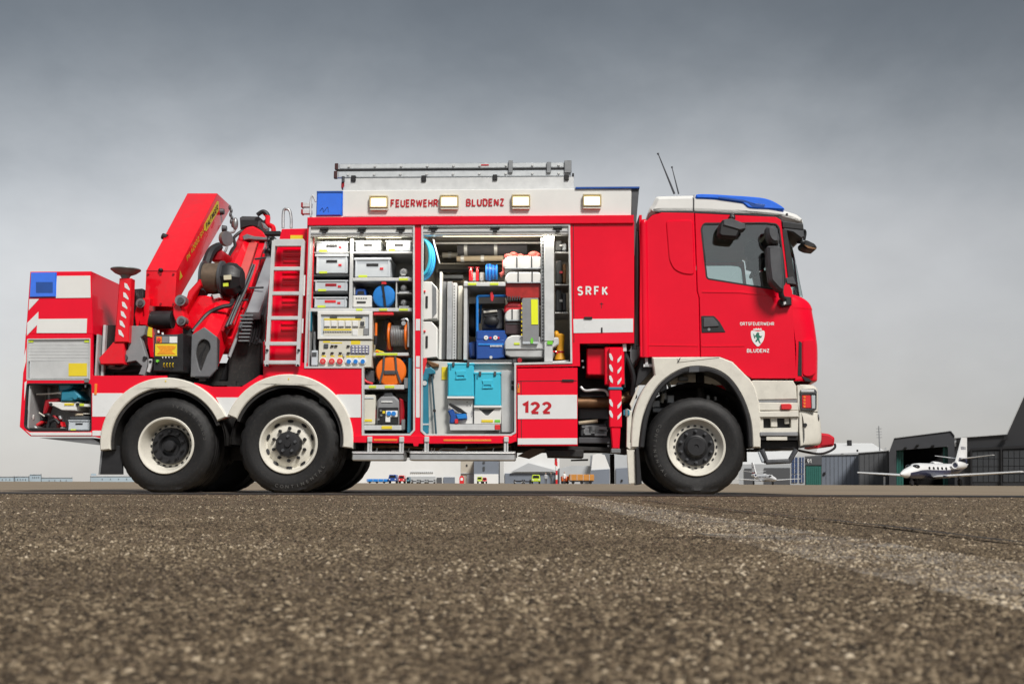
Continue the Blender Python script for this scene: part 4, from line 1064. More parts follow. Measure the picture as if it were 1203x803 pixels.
# red front: loft round the corners
def front(prof, C, rx, ry, bulge, m, y0=CY0, y1=CY1, d=CY0, nb=7):
    rings = []
    for p in prof:
        q = L(*C(*p), d); xf = q.x + .045; ring = []
        for i in range(nb + 1):
            t = math.pi / 2 * i / nb; ring.append((xf - rx + rx * math.sin(t), y0 + ry - ry * math.cos(t), q.z))
        for i in range(1, 8):
            s = i / 8; y = y0 + ry + (y1 - y0 - 2 * ry) * s; ring.append((xf + bulge * math.sin(math.pi * s), y, q.z))
        for i in range(nb + 1):
            t = math.pi / 2 * (1 - i / nb); ring.append((xf - rx + rx * math.sin(t), y1 - ry + ry * math.cos(t), q.z))
        rings.append(ring)
    g = G(m); g.loft(rings, caps=False, closed=False); return g
top_front = [B5(860, 765), B5(845, 735), B5(815, 712), B5(770, 695)]
prof = [B6(712, 326), B6(733, 322), B6(737, 300), B6(738, 200), B6(733, 150), B6(726, 100), B6(716, 45)] + top_front
g = front(smooth(prof, 3), PX, .285, .2, .05, RED); fi = T.add('cab_front', g)
g = G(BLACK); g.pplate(B6, [(664, 168), (676, 175), (676, 305), (660, 305)], CY0 - .004, CY0 + .01, b=.002, dl=CY0); g.pplate(B6, [(676, 306), (705, 316), (718, 328), (690, 326)], CY0 - .002, CY0 + .01, b=.001, dl=CY0); T.add('air_deflector_gap', g, fi)
g = G(RED); g.pplate(B6, [(677, 165), (724, 160), (730, 200), (732, 300), (700, 312), (677, 303)], CY0 + .0, CY0 + .06, b=.012, dl=CY0, r=.03); T.add('corner_deflector', g, fi)
g = G(BLACK)
for k in range(9):
    z = Lz(440 - k * 9, 940, CY0); xq = L(*B6(738, 200), CY0).x + .018; g.box(xq - .05, xq, .45, BW - .45, z, z + .045, .01)
T.add('grille', g, fi)
g = front([B5(818, 702), B5(803, 630), B5(783, 530), B5(758, 425)], PX, .20, .18, .05, CABGL, CY0 + .05, CY1 - .05); T.add('windscreen', g)
g = G(BLACK); g.pplate(B5, [(718, 395), (742, 400), (760, 500), (784, 640), (790, 664), (765, 664), (748, 640)], CY0 + .01, CY0 + .09, b=.006, dl=CY0); T.add('windscreen_pillar', g)
g = G(GUN); g.pplate(B5, [(734, 628), (770, 622), (785, 660), (740, 655)], CY0 - .01, CY0 + .05, b=.006, dl=CY0); T.add('pillar_trim', g)
# white roof
roof = [(88, 320), (94, 292), (108, 276), (126, 236), (300, 232), (420, 240), (560, 262), (690, 292), (740, 305), (795, 322), (822, 345), (824, 368), (716, 350), (700, 338), (520, 322), (300, 313), (150, 313)]
g = G(WHITE); g.plate(rnd(b5(roof), .03, 3), CY0 + .035, CY1 - .035, b=.045); ri = T.add('cab_roof', g)
g = G(BLACK); g.pplate(B5, [(302, 235), (305, 235), (305, 311), (302, 311)], CY0 + .02, CY0 + .036, b=0, dl=CY0); T.add('roof_seam', g, ri)
g = G(BLACK); g.pplate(B5, [(120, 316), (150, 312.5), (300, 312.5), (520, 321), (700, 337), (716, 350), (712, 356), (690, 342), (520, 330), (303, 322), (150, 320)], CY0 + .006, CY0 + .05, b=.002, dl=CY0); T.add('roof_gasket', g, ri)
g = G(GUN); g.pplate(B5, [(718, 352), (822, 368), (828, 430), (812, 438), (775, 410), (726, 398)], CY0 + .04, CY1 - .04, b=.012, dl=CY0); vi = T.add('sun_visor', g)
g = G(BLACK); g.pplate(B5, [(722, 360), (820, 374), (822, 396), (724, 386)], CY0 + .03, CY0 + .045, b=.002, dl=CY0); T.add('visor_band', g, vi)
g = G(BLACK); g.pcyl(B5, 741, 328, CY0 + .03, CY0 + .05, 6, 12); T.add('marker_lamp', g, ri)
lb = smooth([(313, 242), (322, 230), (400, 231), (480, 236), (560, 241), (640, 250), (695, 272), (733, 303), (660, 301), (570, 297), (545, 282), (520, 268), (440, 258), (370, 252), (318, 251)], 3, True)
for y0, y1, nm in ((CY0 + .02, CY0 + .5, 1), (CY1 - .02, CY1 - .5, 0)):
    g = G(BLUEL); g.plate(b5(lb), y0, y1, b=.014); i = T.add('roof_lightbar', g)
    if nm:
        g = G(BLUD); g.pplate(B5, [(560, 272), (640, 280), (635, 292), (580, 290)], y0 - .004, y0 + .004, b=.002, dl=CY0); T.add('lightbar_reflector', g, i); g = G(BLUD); g.pplate(B5, [(420, 243), (540, 258), (600, 278), (598, 284), (545, 268), (420, 251)], y0 - .004, y0 + .004, b=.002, dl=CY0); T.add('lightbar_reflector', g, i)
g = G(GUN); g.tube([L(*B5(132, 40), 1.3), L(*B5(210, 232), 1.3)], [.006, .014], 6); g.cyl(L(*B5(132, 40), 1.3), L(*B5(133, 46), 1.3), .014, n=8); T.add('antenna', g)
g = G(GUN); g.tube([L(*B5(198, 105), 1.5), L(*B5(230, 232), 1.5)], [.005, .010], 6); g.cyl(L(*B5(198, 103), 1.5), L(*B5(199, 110), 1.5), .012, n=8); T.add('antenna', g)
# mirrors
MD = -.22
def mirror(pts, C, d0, d1, m=GUN, r=.03, b=.03):
    g = G(m); g.pplate(C, pts, d0, d1, b=b, r=r); return g
g = mirror([(648, 474), (712, 474), (722, 500), (731, 640), (728, 690), (704, 686), (662, 640), (652, 560)], B5, MD, MD + .16); mi_ = T.add('wing_mirror', g)
g = mirror([(645, 384), (668, 378), (692, 392), (708, 430), (708, 458), (684, 466), (660, 450), (648, 425)], B5, MD, MD + .15); T.add('wide_angle_mirror', g, mi_)
g = G(BLACK); g.ptube(B5, [(690, 462, MD + .08), (692, 476, MD + .08)], .02); T.add('mirror_link', g, mi_); g = G(BLACK); g.ptube(B5, [(712, 688, MD + .08), (716, 715, MD + .1), (735, 735, .0), (752, 738, .05)], .03)
g.pplate(B5, [(706, 728), (735, 714), (762, 718), (764, 755), (720, 762), (706, 748)], -.05, .05, b=.01); T.add('mirror_arm', g, mi_)
g = G(ALUP); g.pplate(B5, [(722, 732), (732, 726), (738, 750), (726, 756)], -.058, -.045, b=.003); T.add('arm_cover', g, mi_)
g = G(BLACK); g.pplate(B5, [(438, 352), (480, 345), (546, 372), (550, 396), (520, 405), (505, 438), (430, 432), (418, 420), (424, 372)], -.2, -.04, b=.02, r=.02); ki = T.add('kerb_mirror', g)
g = G(GUN); g.pplate(B5, [(440, 353), (482, 346), (545, 373), (548, 396), (520, 403), (440, 380)], -.215, -.19, b=.012); T.add('mirror_shell', g, ki)
g = G(BLACK); g.ptube(B5, [(485, 350, -.12), (482, 335, .0), (480, 330, .05)], .022); g.pbox(B5, 470, 332, 498, 350, -.03, .04, .006); T.add('mirror_arm', g, ki)
g = G(BLACK); g.pplate(B5, [(812, 458), (835, 446), (875, 465), (886, 482), (878, 495), (840, 490), (815, 478)], .15, .38, b=.03, r=.02); fm_ = T.add('front_mirror', g)
g = G(RUST); g.pplate(B5, [(820, 470), (845, 478), (880, 488), (876, 493), (840, 488)], .142, .152, b=.002); T.add('mirror_edge', g, fm_)
g = G(BLACK); g.ptube(B5, [(760, 402, .2), (795, 420, .22), (800, 455, .25), (825, 460, .26)], .018); g.ptube(B5, [(780, 410, .2), (825, 405, .25), (822, 450, .26)], .016); g.ptube(B5, [(805, 415, .22), (808, 465, .25)], .02); g.ptube(B5, [(790, 460, .24), (815, 462, .26)], .015); T.add('mirror_arm', g, fm_)

# cab interior
xa_, xc_ = xb0 + .03, L(*B5(770, 690), CY0).x
zfl = Lz(430, 850, CY0)
INT = mat('grey_cab_trim', (.72, .75, .76), .75, var=.08)
g = G(INT); g.box(xa_, xc_ - .25, .08, BW - .08, zfl, zfl + .03); g.box(xa_ + .02, xa_ + .05, .08, BW - .08, zfl, zr - .08); g.box(xa_ + .05, L(*B5(700, 340), CY0).x - .02, .1, BW - .1, zr - .10, zr - .07); T.add('cab_lining', g)
g = G(BLACK); g.box(xc_ - .42, xc_ - .02, .12, BW - .12, Lz(385, 930), Lz(352, 930), .05); T.add('dashboard', g)
for yy in (.35, 1.55):
    xs = Lx(858, 340, yy); g = G(SEAT); zs = Lz(395, 850)
    g.box(xs - .28, xs + .25, yy, yy + .5, zs - .12, zs + .04, .05)
    g.plate(rnd([(xs - .35, zs), (xs - .18, zs), (xs - .26, zs + .62), (xs - .40, zs + .62)], .05), yy + .02, yy + .48, b=.03)
    g.plate(rnd([(xs - .40, zs + .64), (xs - .27, zs + .64), (xs - .29, zs + .86), (xs - .40, zs + .86)], .05), yy + .12, yy + .38, b=.03); T.add('cab_seat', g)
# second-row seats and the far wing mirror that show through the door glass
g = G(SEAT); p = L(*B5(585, 500), 1.0); g.ell(p, .12, .13, .13, 18, 12); g.ell(p + Vector((.02, .02, -.16)), .06, .08, .14); T.add('headrest', g)
g = G(BLACK); g.pplate(B5, [(548, 585), (560, 555), (630, 525), (650, 545), (640, 580), (590, 598)], .6, .66, b=.015, r=.02); T.add('steering_wheel_pad', g)
p = L(*B5(605, 565), .65); g = G(BLACK); ring = []
for k in range(28):
    a = 2 * math.pi * k / 28; ring.append(p + Vector((.20 * math.cos(a) * .45, .20 * math.sin(a), .20 * math.cos(a) * .75)))
g.tube(ring, .016, 8, closed=True); T.add('steering_wheel', g)

# ---- lower cab, bumper, front fender
g = G(CREAM)
out = smooth([(3, 588), (6, 500), (22, 425), (52, 358), (96, 303)], 4) + [(86, 233), (352, 232), (402, 251)] + [(455, 304), (471, 319)] + smooth([(490, 350), (508, 420), (513, 500), (512, 588)], 4)
inn = smooth([(480, 588), (471, 480), (432, 375), (372, 302), (290, 272), (200, 282), (110, 345), (55, 455), (35, 588)], 5)
g.plate(b6(out + inn), .0, .30, b=.014); fe = T.add('front_fender', g)
lip2 = smooth([(464, 588), (454, 480), (419, 387), (363, 318), (288, 291), (206, 300), (123, 358), (74, 462), (54, 588)], 5)
g = G(BLACK); g.plate(b6([(p[0], p[1]) for p in inn] + lip2[::-1]), -.03, .34, b=.012); T.add('fender_lip', g, fe)
g = G(GUN); g.pplate(B6, [(232, 270), (272, 266), (272, 290), (232, 292)], -.04, .0, b=.004); T.add('fender_clip', g, fe)
g = G(CREAM); g.pplate(B6, [(185, 236), (350, 232), (352, 234), (196, 252), (190, 252)], -.006, .002, b=.002); T.add('fender_top', g, fe)
g = G(BLACK); g.pplate(B6, [(186, 252), (196, 235), (200, 235), (191, 252)], -.009, -.005, b=.0); T.add('fender_gap', g, fe)
g = G(BLACK); g.pplate(B6, [(45, 230), (84, 232), (88, 285), (48, 330), (20, 350), (30, 300)], .12, .5, b=.006); T.add('cab_corner', g)
# rear half of the front fender: cream stay and black mud flap
g = G(CREAM); g.pplate(B4, [(388, 360), (412, 372), (402, 520), (440, 525), (436, 548), (398, 552), (385, 540)], .02, .09, b=.006); g.pplate(B4, [(386, 552), (425, 552), (430, 712), (396, 714)], .03, .06, b=.005); T.add('fender_stay', g, fe)
g = G(BLACK); g.pplate(B4, [(428, 548), (444, 542), (458, 715), (432, 720)], -.01, .3, b=.008); T.add('mud_flap', g, fe)
g = G(TEAL); g.pbox(B4, 370, 366, 400, 392, .0, .06, .006); g.use(STEEL); g.pbox(B4, 380, 362, 392, 398, -.01, .0, .003); T.add('air_coupling', g)
g = G(CREAM); g.pplate(B4, [(400, 340), (440, 250), (446, 256), (410, 360)], .04, .08, b=.004); T.add('fender_rib', g, fe)
# suspension glimpsed above the front wheel
g = G(STEEL)
for (x, y, w_, h_) in ((70, 400, 50, 30), (120, 340, 26, 60), (145, 380, 30, 34), (185, 330, 60, 16), (190, 305, 40, 20), (300, 380, 16, 20), (330, 385, 14, 18), (88, 430, 60, 20)):
    g.pbox(B6, x, y, x + w_, y + h_, .42, .5, .01)
g.use(CREAM); g.ptube(B6, [(110, 360, .4), (130, 380, .4), (125, 410, .42)], .022); g.ptube(B6, [(150, 330, .4), (160, 360, .4)], .02); g.use(CHAS); g.ptube(B6, [(275, 290, .4), (278, 400, .4)], .05); g.use(HOSE); g.ptube(B6, [(320, 340, .38), (360, 360, .38), (385, 400, .38)], .012); T.add('front_suspension', g)

# bumper and step
g = G(CREAM); g.pplate(K7, [(0, 60), (40, 48), (378, 50), (404, 95), (412, 210), (50, 216), (30, 190), (0, 130)], .012, .3, b=.008); lo = T.add('lower_cab_panel', g)
g = G(CREAM); g.pplate(K7, [(52, 236), (425, 240), (425, 306), (80, 306)], .012, .3, b=.008); T.add('bumper_side_panel', g, lo)
g = G(CREAM); g.pplate(K7, [(80, 313), (425, 308), (428, 362), (84, 365)], .0, .3, b=.008); T.add('step_panel', g, lo)
g = G(MGREY); g.pplate(K7, [(45, 213), (414, 209), (418, 240), (52, 238)], .022, .2, b=.002); T.add('panel_recess', g, lo)
g = G(CREAM); g.pplate(K7, [(84, 366), (425, 362), (420, 492), (88, 496)], .03, .2, [[(122, 372), (360, 368), (360, 454), (124, 457)]], b=.004); sp = T.add('step_surround', g)
g = G(BLACK); g.pplate(K7, [(118, 368), (364, 364), (364, 458), (120, 461)], .10, .2, b=0); T.add('step_recess', g, sp)
g = G(CREAM); g.pbox(K7, 188, 372, 242, 446, .05, .11, .004); T.add('step_tread', g, sp); g = G(CREAM); g.pbox(K7, 308, 372, 345, 420, .06, .11, .004); T.add('step_tread', g, sp)
g = G(MGREY); g.pbox(K7, 92, 490, 420, 526, -.01, .25, .008); g.use(BLACK); g.pbox(K7, 95, 528, 420, 560, .02, .3, .004); g.use(CREAM); g.pbox(K7, 148, 530, 328, 562, .0, .03, .004); T.add('lower_step', g, sp)
g = G(CHAS); g.pbox(K7, 95, 562, 425, 640, .1, .5, .01); g.pbox(K7, 0, 636, 110, 655, .1, .4, .006); T.add('bumper_frame', g)
g = G(GUN); g.ptube(K7, [(108, 640, .06), (155, 748, .06), (345, 740, .06), (405, 640, .06)], .03, 8, 0); g.pbox(K7, 150, 733, 350, 758, .03, .2, .008); T.add('folding_step', g)
g = front([K7(545, 85), K7(575, 110), K7(583, 160), K7(583, 312)], PX, .20, .16, .03, CREAM, .012, BW - .012); T.add('headlamp_panel', g)
g = front(smooth([K7(575, 312), K7(586, 330), K7(602, 380), K7(612, 470), K7(612, 560), K7(596, 594), K7(570, 602)], 3), PX, .225, .18, .03, CREAM, .012, BW - .012); bi = T.add('bumper', g)
g = G(CREAM); g.pplate(K7, [(430, 314), (452, 314), (465, 605), (440, 612), (430, 480)], .012, .3, b=.006); T.add('bumper_end', g, bi)
g = G(BLACK); g.pcyl(K7, 482, 430, .0, .06, 17, 16); g.use(GUN); p = L(*K7(590, 372), .12); g.ell(p, .012, .05, .045); T.add('bumper_hole', g, bi)
g = G(CREAM); g.pplate(K7, [(415, 88), (470, 92), (470, 312), (430, 312), (414, 240)], .012, .3, b=.006); T.add('headlamp_cheek', g)
g = G(GUN); g.plate(rnd(ptx([(442, 125), (560, 120), (580, 140), (578, 298), (560, 308), (442, 304)], .0, K7), .012), -.012, .22, [rnd(ptx([(452, 170), (572, 168), (568, 292), (454, 290)], .0, K7), .008)], b=.006); hl = T.add('headlamp', g)
g = G(REDL); g.pbox(K7, 455, 176, 530, 286, -.004, .1, .005); T.add('indicator_lens', g, hl)
g = G(AMB)
for k in range(4): g.pcyl(K7, 476, 190 + k * 27, -.008, -.002, 10, 10)
T.add('indicator_bulb', g, hl)
g = G(mat('clear_lamp_lens', (.45, .50, .52), .1, var=.05, coat=1.)); g.pbox(K7, 536, 172, 572, 292, -.002, .1, .006); T.add('main_lens', g, hl)
g = G(ALUP); g.pbox(K7, 445, 126, 560, 150, -.02, -.008, .005); T.add('lamp_brow', g, hl)
g = G(REDL); g.pplate(K7, [(276, 250), (350, 248), (366, 258), (366, 292), (350, 298), (278, 298)], -.018, .012, b=.006, r=.006); T.add('side_marker', g)
g = G(mat('red_winch_cover', (.48, .006, .02), .5, var=.06)); g.pplate(K7, [(600, 505), (625, 497), (690, 505), (738, 535), (738, 570), (728, 612), (660, 622), (600, 630), (560, 620), (605, 590)], .55, 1.1, b=.03, r=.02); wi = T.add('winch_cover', g)
g = G(HOSE); g.ptube(K7, [(415, 645, .25), (480, 660, .3), (600, 678, .4), (680, 660, .5), (735, 625, .6), (735, 590, .62)], .014); T.add('winch_cable', g, wi)

# ------------------------------------------------------------------ loading crane, folded across the chassis (parts of the truck)
def quadloft(m, near, dn, far, df, C=A3, bev=.012):
    a = [L(*C(*p), dn) for p in near]; b = [L(*C(*p), df) for p in far]
    g = G(m); g.loft([a, b]); g.bev = bev; return g, a, b
# base frame and column
g = G(CHAS); g.box(Lx(150, 430), Lx(308, 430), .7, 1.9, Lz(446, 230), Lz(418, 230), .02); g.pbox(PX, 216, 392, 228, 447, .45, .9, .01); g.pbox(PX, 268, 402, 306, 452, .5, 1.0, .01); T.add('crane_base', g)
g = G(REDC); p = L(192, 400, .9); g.lathe((p.x, 1.0, p.z - .25), [(.30, 0), (.30, .12), (.24, .16), (.22, .55), (.24, .7)], (0, 0, 1), 28); T.add('crane_column', g)
# outer boom: the big red box beam with its upright end plate towards the camera
g = G(REDC); DN, DF = .40, 2.1
tl, tr, br, bl = (L(*A3(*p), DN) for p in ((126, 432), (271, 434), (263, 604), (119, 600)))
ftl, ftr = L(*A3(321, 68), DF), L(*A3(463, 68), DF)
nrm = (ftr - tr).cross(br - tr).normalized()
if nrm.x < 0: nrm = -nrm
fbr = LP(*A3(532, 132), tr, nrm); fbl = fbr + (ftl - ftr)
g.loft([[tl, tr, br, bl], [ftl, ftr, fbr, fbl]]); g.bev = .014; bo = T.add('crane_boom', g)
def onface(C, x, y, k=.004): return LP(*C(x, y), tr + nrm * k, nrm)
def facepoly(m, C, pts, k=.004):
    g = G(m); g.add([onface(C, *p, k) for p in pts], [tuple(range(len(pts)))]); return g
T.add('yellow_label', facepoly(YEL, A3, [(399, 243), (400, 216), (432, 158), (462, 104), (470, 108), (469, 150), (440, 200), (412, 247)], .003), bo)
def facetext(m, C, s, a, b, h, k=.006, bold=.02):
    """text from pixel a to pixel b on the boom side, h = vector of the cap height in crop pixels"""
    v, f = glyphs(s, bold); ax = min(p[0] for p in v); bx = max(p[0] for p in v); by = max(p[1] for p in v)
    g = G(m); g.add([onface(C, a[0] + (b[0] - a[0]) * (p[0] - ax) / (bx - ax) + h[0] * p[1] / by, a[1] + (b[1] - a[1]) * (p[0] - ax) / (bx - ax) + h[1] * p[1] / by, k) for p in v], f); return g
T.add('lettering', facetext(TEXTK, A3, 'PALFINGER', (413, 236), (467, 142), (-3, -24), .006), bo)
T.add('lettering', facetext(YEL, A3, 'PK 42002 SH', (322, 388), (398, 256), (-4, -22), .004), bo)
T.add('warning_triangle', facepoly(YEL, A3, [(284, 478), (288, 432), (299, 460)], .004), bo)
# seam between boom back and end plate, small fittings
g = G(DRED); g.add([L(*A3(126, 431), DN - .004), L(*A3(271, 433), DN - .004), L(*A3(271, 436), DN - .004), L(*A3(126, 434), DN - .004)], [(0, 1, 2, 3)]); T.add('weld_seam', g, bo)
g = G(BLACK); p = L(*A3(196, 430), DN - .01); g.ell(p, .03, .03, .025); T.add('boom_stop', g, bo)
g = G(BLACK); p = L(*A3(204, 270), 1.1); g.cyl(p, p + Vector((.06, 0, -.02)), .04, n=12); T.add('side_lamp', g, bo)
for (x, y, d_) in ((478, 155, 2.3), (492, 280, 1.7), (490, 235, 2.0)):
    g = G(GUN); p = onface(A3, x, y, .0); g.cyl(p - nrm * .01, p + nrm * .05, .05, .04, 14); T.add('boom_pin', g, bo)
# lugs, pins and the dark roller under the end plate
for pts in ([(85, 590), (120, 560), (122, 690), (108, 708), (78, 700), (70, 640)], [(252, 600), (285, 585), (305, 640), (318, 690), (300, 706), (272, 692), (252, 640)]):
    g = G(REDC); g.pplate(A3, pts, .34, .52, b=.012, r=.02); T.add('hinge_lug', g, bo)
for x, y, r in ((288, 572, 26), (292, 668, 22), (100, 585, 22)):
    g = G(STEEL); g.pcyl(A3, x, y, .29, .4, r, 18); g.use(GUN); g.pcyl(A3, x, y, .27, .3, r * .55, 14); T.add('hinge_pin', g, bo)
g = G(BLACK); a = L(*K1(138, 205), .42); b = L(*K1(345, 205), .42); g.cyl(a, b, .105, n=22); T.add('hinge_roller', g)
g = G(REDC); g.pplate(K1, [(60, 0), (130, 0), (115, 160), (95, 260), (30, 255), (25, 215), (70, 170)], .3, .5, b=.01); g.pplate(K1, [(95, 265), (155, 280), (160, 560), (130, 560), (100, 420)], .36, .5, b=.008); T.add('column_bracket', g)
g = G(YEL); g.pplate(K1, [(97, 265), (150, 280), (150, 370), (97, 355)], .35, .358, b=0); T.add('yellow_label', g)
# grey stabiliser brackets beside the post
g = G(MGREY); g.pplate(A2, [(565, -30), (648, -30), (640, 10), (622, 25), (648, 110), (655, 150), (640, 205), (612, 200), (628, 160), (600, 135), (550, 145), (520, 130), (528, 108), (562, 80)], .08, .16, b=.008); bi_ = T.add('stabiliser_bracket', g)
g = G(GUN); g.pcyl(A2, 541, 120, .05, .1, 18, 16); g.use(BLACK); g.pcyl(A2, 641, 122, .06, .1, 9, 12); T.add('bracket_pin', g, bi_)
g = G(ALUP); g.pplate(A2, [(660, 126), (678, 126), (672, 165), (664, 190), (650, 185), (658, 160)], .05, .08, b=.004); g.use(BLACK); g.pcyl(A2, 668, 138, .04, .06, 6, 10); T.add('locking_pin', g, bi_)
# control stand
g = G(BLACK); g.pplate(K1, [(168, 345), (392, 340), (440, 330), (440, 690), (392, 692), (160, 690)], .02, .35, b=.01); cs = T.add('crane_control_stand', g)
g = G(GUN); g.pplate(K1, [(172, 350), (390, 345), (390, 560), (170, 560)], .012, .03, b=.004); T.add('control_fascia', g, cs)
g = G(YEL); g.pplate(K1, [(180, 432), (384, 432), (384, 545), (178, 545)], .004, .014, b=0); T.add('yellow_label', g, cs)
g = G(mat('orange_yellow_label', (.85, .33, .02), .5, var=.2, vscale=60)); g.pplate(K1, [(196, 450), (300, 448), (372, 452), (370, 470), (330, 500), (372, 528), (300, 530), (195, 526), (230, 490)], .001, .004, b=0); T.add('label_print', g, cs)
for x0, x1, m in ((190, 240, AMB), (245, 308, MGREY), (314, 386, TEXTW)):
    g = G(m); g.pplate(K1, [(x0, 362), (x1, 362), (x1, 422), (x0, 422)], .004, .013, b=.0); T.add('control_label', g, cs)
g = G(REDL); g.pcyl(K1, 212, 390, -.012, .005, 16, 16); T.add('stop_button', g, cs)
g = G(GREENS); g.pcyl(K1, 198, 592, -.008, .02, 13, 12); T.add('green_button', g, cs)
for k in range(4):
    g = G(TEXTW); g.pplate(K1, [(242 + k * 30, 552), (256 + k * 30, 552), (249 + k * 30, 570)], .004, .013, b=0); T.add('control_arrow', g, cs)
    g = G(YEL); g.ptube(K1, [(265 + k * 28, 650, .02), (258 + k * 28, 630, -.02), (265 + k * 28, 612, -.03)], .007, 6, 3); T.add('control_lever', g, cs)
for x, y in ((208, 305), (248, 325)):
    g = G(TEXTW); g.ptube(K1, [(x, y, .1), (x + 4, y + 25, .1)], .012, 6, 0); T.add('valve_lever', g)
g = G(BLACK); g.pplate(K1, [(440, 270), (520, 290), (520, 690), (440, 690)], .5, .6, b=0); T.add('valve_block', g)

# inner boom: faceted grey end plate towards the camera, red beam rising away from it
hexp = [(526, 348), (645, 276), (762, 366), (765, 668), (690, 752), (516, 742)]
near = [L(*K1(*p), .14) for p in hexp]; vec = L(*A3(622, 222), 2.3) - L(*K1(640, 285), .14)
g = G(REDC); g.loft([near, [p + vec for p in near]]); g.bev = .012; ib = T.add('inner_boom', g)
g = G(mat('slate_grey_end_plate', (.15, .155, .165), .5, var=.12, vscale=8, dirt=.1)); hole = smooth([(640, 392), (690, 420), (700, 480), (670, 540), (640, 620), (610, 690), (580, 600), (566, 520), (590, 430)], 4, True)
g.plate(ptx(hexp, .12, K1), .10, .145, [ptx(hole, .12, K1)], b=.008); ep = T.add('boom_end_plate', g, ib)
g = G(CHAS); g.plate(ptx(hole, .12, K1), .1365, .139); T.add('end_plate_cavity', g, ib)
for k in range(4):
    g = G(HOSE); o = k * 13; g.ptube(K1, [(660 - o * .3, 440 + o, .135), (625 - o * .6, 520 + o * .6, .135), (605 - o * .3, 610 + o * .7, .138), (618 - o * .2, 655 + o * .2, .14)], .007); T.add('cavity_hose', g, ib)
g = G(GUN); side = [L(*K1(767, 372), .142), L(*K1(803, 420), .35), L(*K1(803, 560), .35), L(*K1(766, 640), .142)]
g.add(side, [(0, 1, 2, 3)]); g.add([p + Vector((.004, 0, 0)) for p in side], [(3, 2, 1, 0)]); T.add('wear_plate', g, ib)
g = G(BLACK); g.pbox(K1, 555, 735, 690, 752, .09, .14, .004); g.pbox(K1, 590, 752, 660, 780, .12, .3, .006); T.add('end_plate_foot', g, ib)
def along(m, a, da, b, db, wpx, C=A3, dz=.08, nm='extension_profile', bev=.006, par=None):
    """slim box beam between two pixel points at two depths; wpx = its pixel width at the near end"""
    p, q = L(*C(*a), da), L(*C(*b), db); w_ = abs(L(*C(a[0] + wpx, a[1]), da).x - p.x)
    up = Vector((0, -.6, .8)) * dz
    g = G(m); r1 = [p, p + Vector((w_, 0, 0)), p + Vector((w_, 0, 0)) - up, p - up]; r2 = [v + (q - p) for v in r1]
    g.loft([r1, r2]); g.bev = bev; return T.add(nm, g, par)
along(mat('pink_highlight_red', (.66, .10, .09), .4, coat=.3, var=.12), (545, 500), .95, (612, 300), 1.9, 42, dz=.05, nm='boom_rib', par=ib)  # pale pink beam: the highlight along the boom top is put into its colour
along(REDC, (590, 520), .95, (662, 290), 2.0, 30, dz=.06, nm='boom_rib', par=ib)
g = G(DRED); g.tube([L(*A3(478, 740), .35), L(*A3(545, 610), .9), L(*A3(660, 380), 1.9)], .075, 16); g.use(ALU); g.tube([L(*A3(655, 390), 1.9), L(*A3(680, 330), 2.1)], .04, 12); T.add('lift_cylinder', g)
g = G(REDC); g.tube([L(*A3(522, 690), .35), L(*A3(560, 590), .8), L(*A3(610, 480), 1.3)], .05, 14); T.add('lift_cylinder', g)
# grey extension arms right of the boom
along(REDC, (470, 752), .42, (632, 352), 1.9, 62, dz=.22, nm='boom_cheek', par=ib)
along(BLACK, (528, 770), .72, (668, 330), 2.1, 80, dz=.16, nm='telescope_stack')
along(CHAS, (600, 800), .8, (706, 420), 1.9, 60, dz=.12, nm='telescope_stack')
along(mat('pale_grey_enamel', (.30, .31, .33), .4, var=.08, vscale=7, coat=.2), (598, 628), .32, (700, 352), 1.6, 62, dz=.10)
along(GUN, (668, 640), .4, (722, 380), 1.5, 14, dz=.1); along(BLACK, (640, 640), .36, (690, 520), .9, 16, dz=.06); along(GUN, (560, 700), .3, (600, 610), .5, 14, dz=.05)
g = G(MGREY); g.tube([L(*A4(518, 360), .25), L(*A4(560, 250), .45), L(*A4(640, 60), 1.2)], .02, 8); T.add('guide_rod', g)
g = G(HOSE)
for k in range(6):
    r = random.Random(200 + k); o = k * 13
    g.ptube(A4, [(585 + o, 300 + r.uniform(-10, 10), .4), (598 + o, 240, .45), (612 + o, 160, .6), (640 + o * .9, 60, 1.0), (660 + o * .8, -40, 1.5)], .012, 6)
T.add('hydraulic_hoses', g)
for k in range(4):
    g = G((HOSE, STEEL, HOSE, STEEL)[k]); g.ptube(A3, [(500 + 8 * k, 700 - 4 * k, .26), (540 + 7 * k, 610 - 4 * k, .55), (585 + 7 * k, 500, 1.0), (650 + 5 * k, 345, 1.8)], .013, 6); T.add('hydraulic_line', g)
for k in range(6):
    a_ = (135, 440, 262, 590)[0] + (k % 3) * 60; g = G(DRED); g.pcyl(A3, a_, 448 if k < 3 else 588, DN - .014, DN, 5, 8); T.add('end_plate_bolt', g, bo)
g = G(GUN)
for k in range(8):
    y = 158 + k * 17; g2 = G(STEEL); g2.pbox(A4, 570 - k * 1.2, y, 632 - k * 3, y + 8, .33, .38, .003); T.add('chain_link', g2)
g = G(BLACK); g.pplate(A4, [(470, 470), (520, 350), (570, 280), (640, 260), (672, 330), (672, 445), (560, 470)], .62, .9, b=.01); T.add('slew_housing', g)
for x, y in ((560, 325), (585, 345), (515, 350), (610, 300), (630, 330), (560, 380), (640, 380)):
    g = G(ALUP); g.pcyl(A4, x, y, .58, .63, 5, 10); T.add('hose_fitting', g)
for a, b in (((640, 378), (692, 372)), ((612, 515), (680, 512)), ((570, 575), (606, 570))):
    g = G(GUN); g.ptube(A3, [(*a, .75), (*b, .7)], .012, 6, 0); T.add('tie_bar', g)
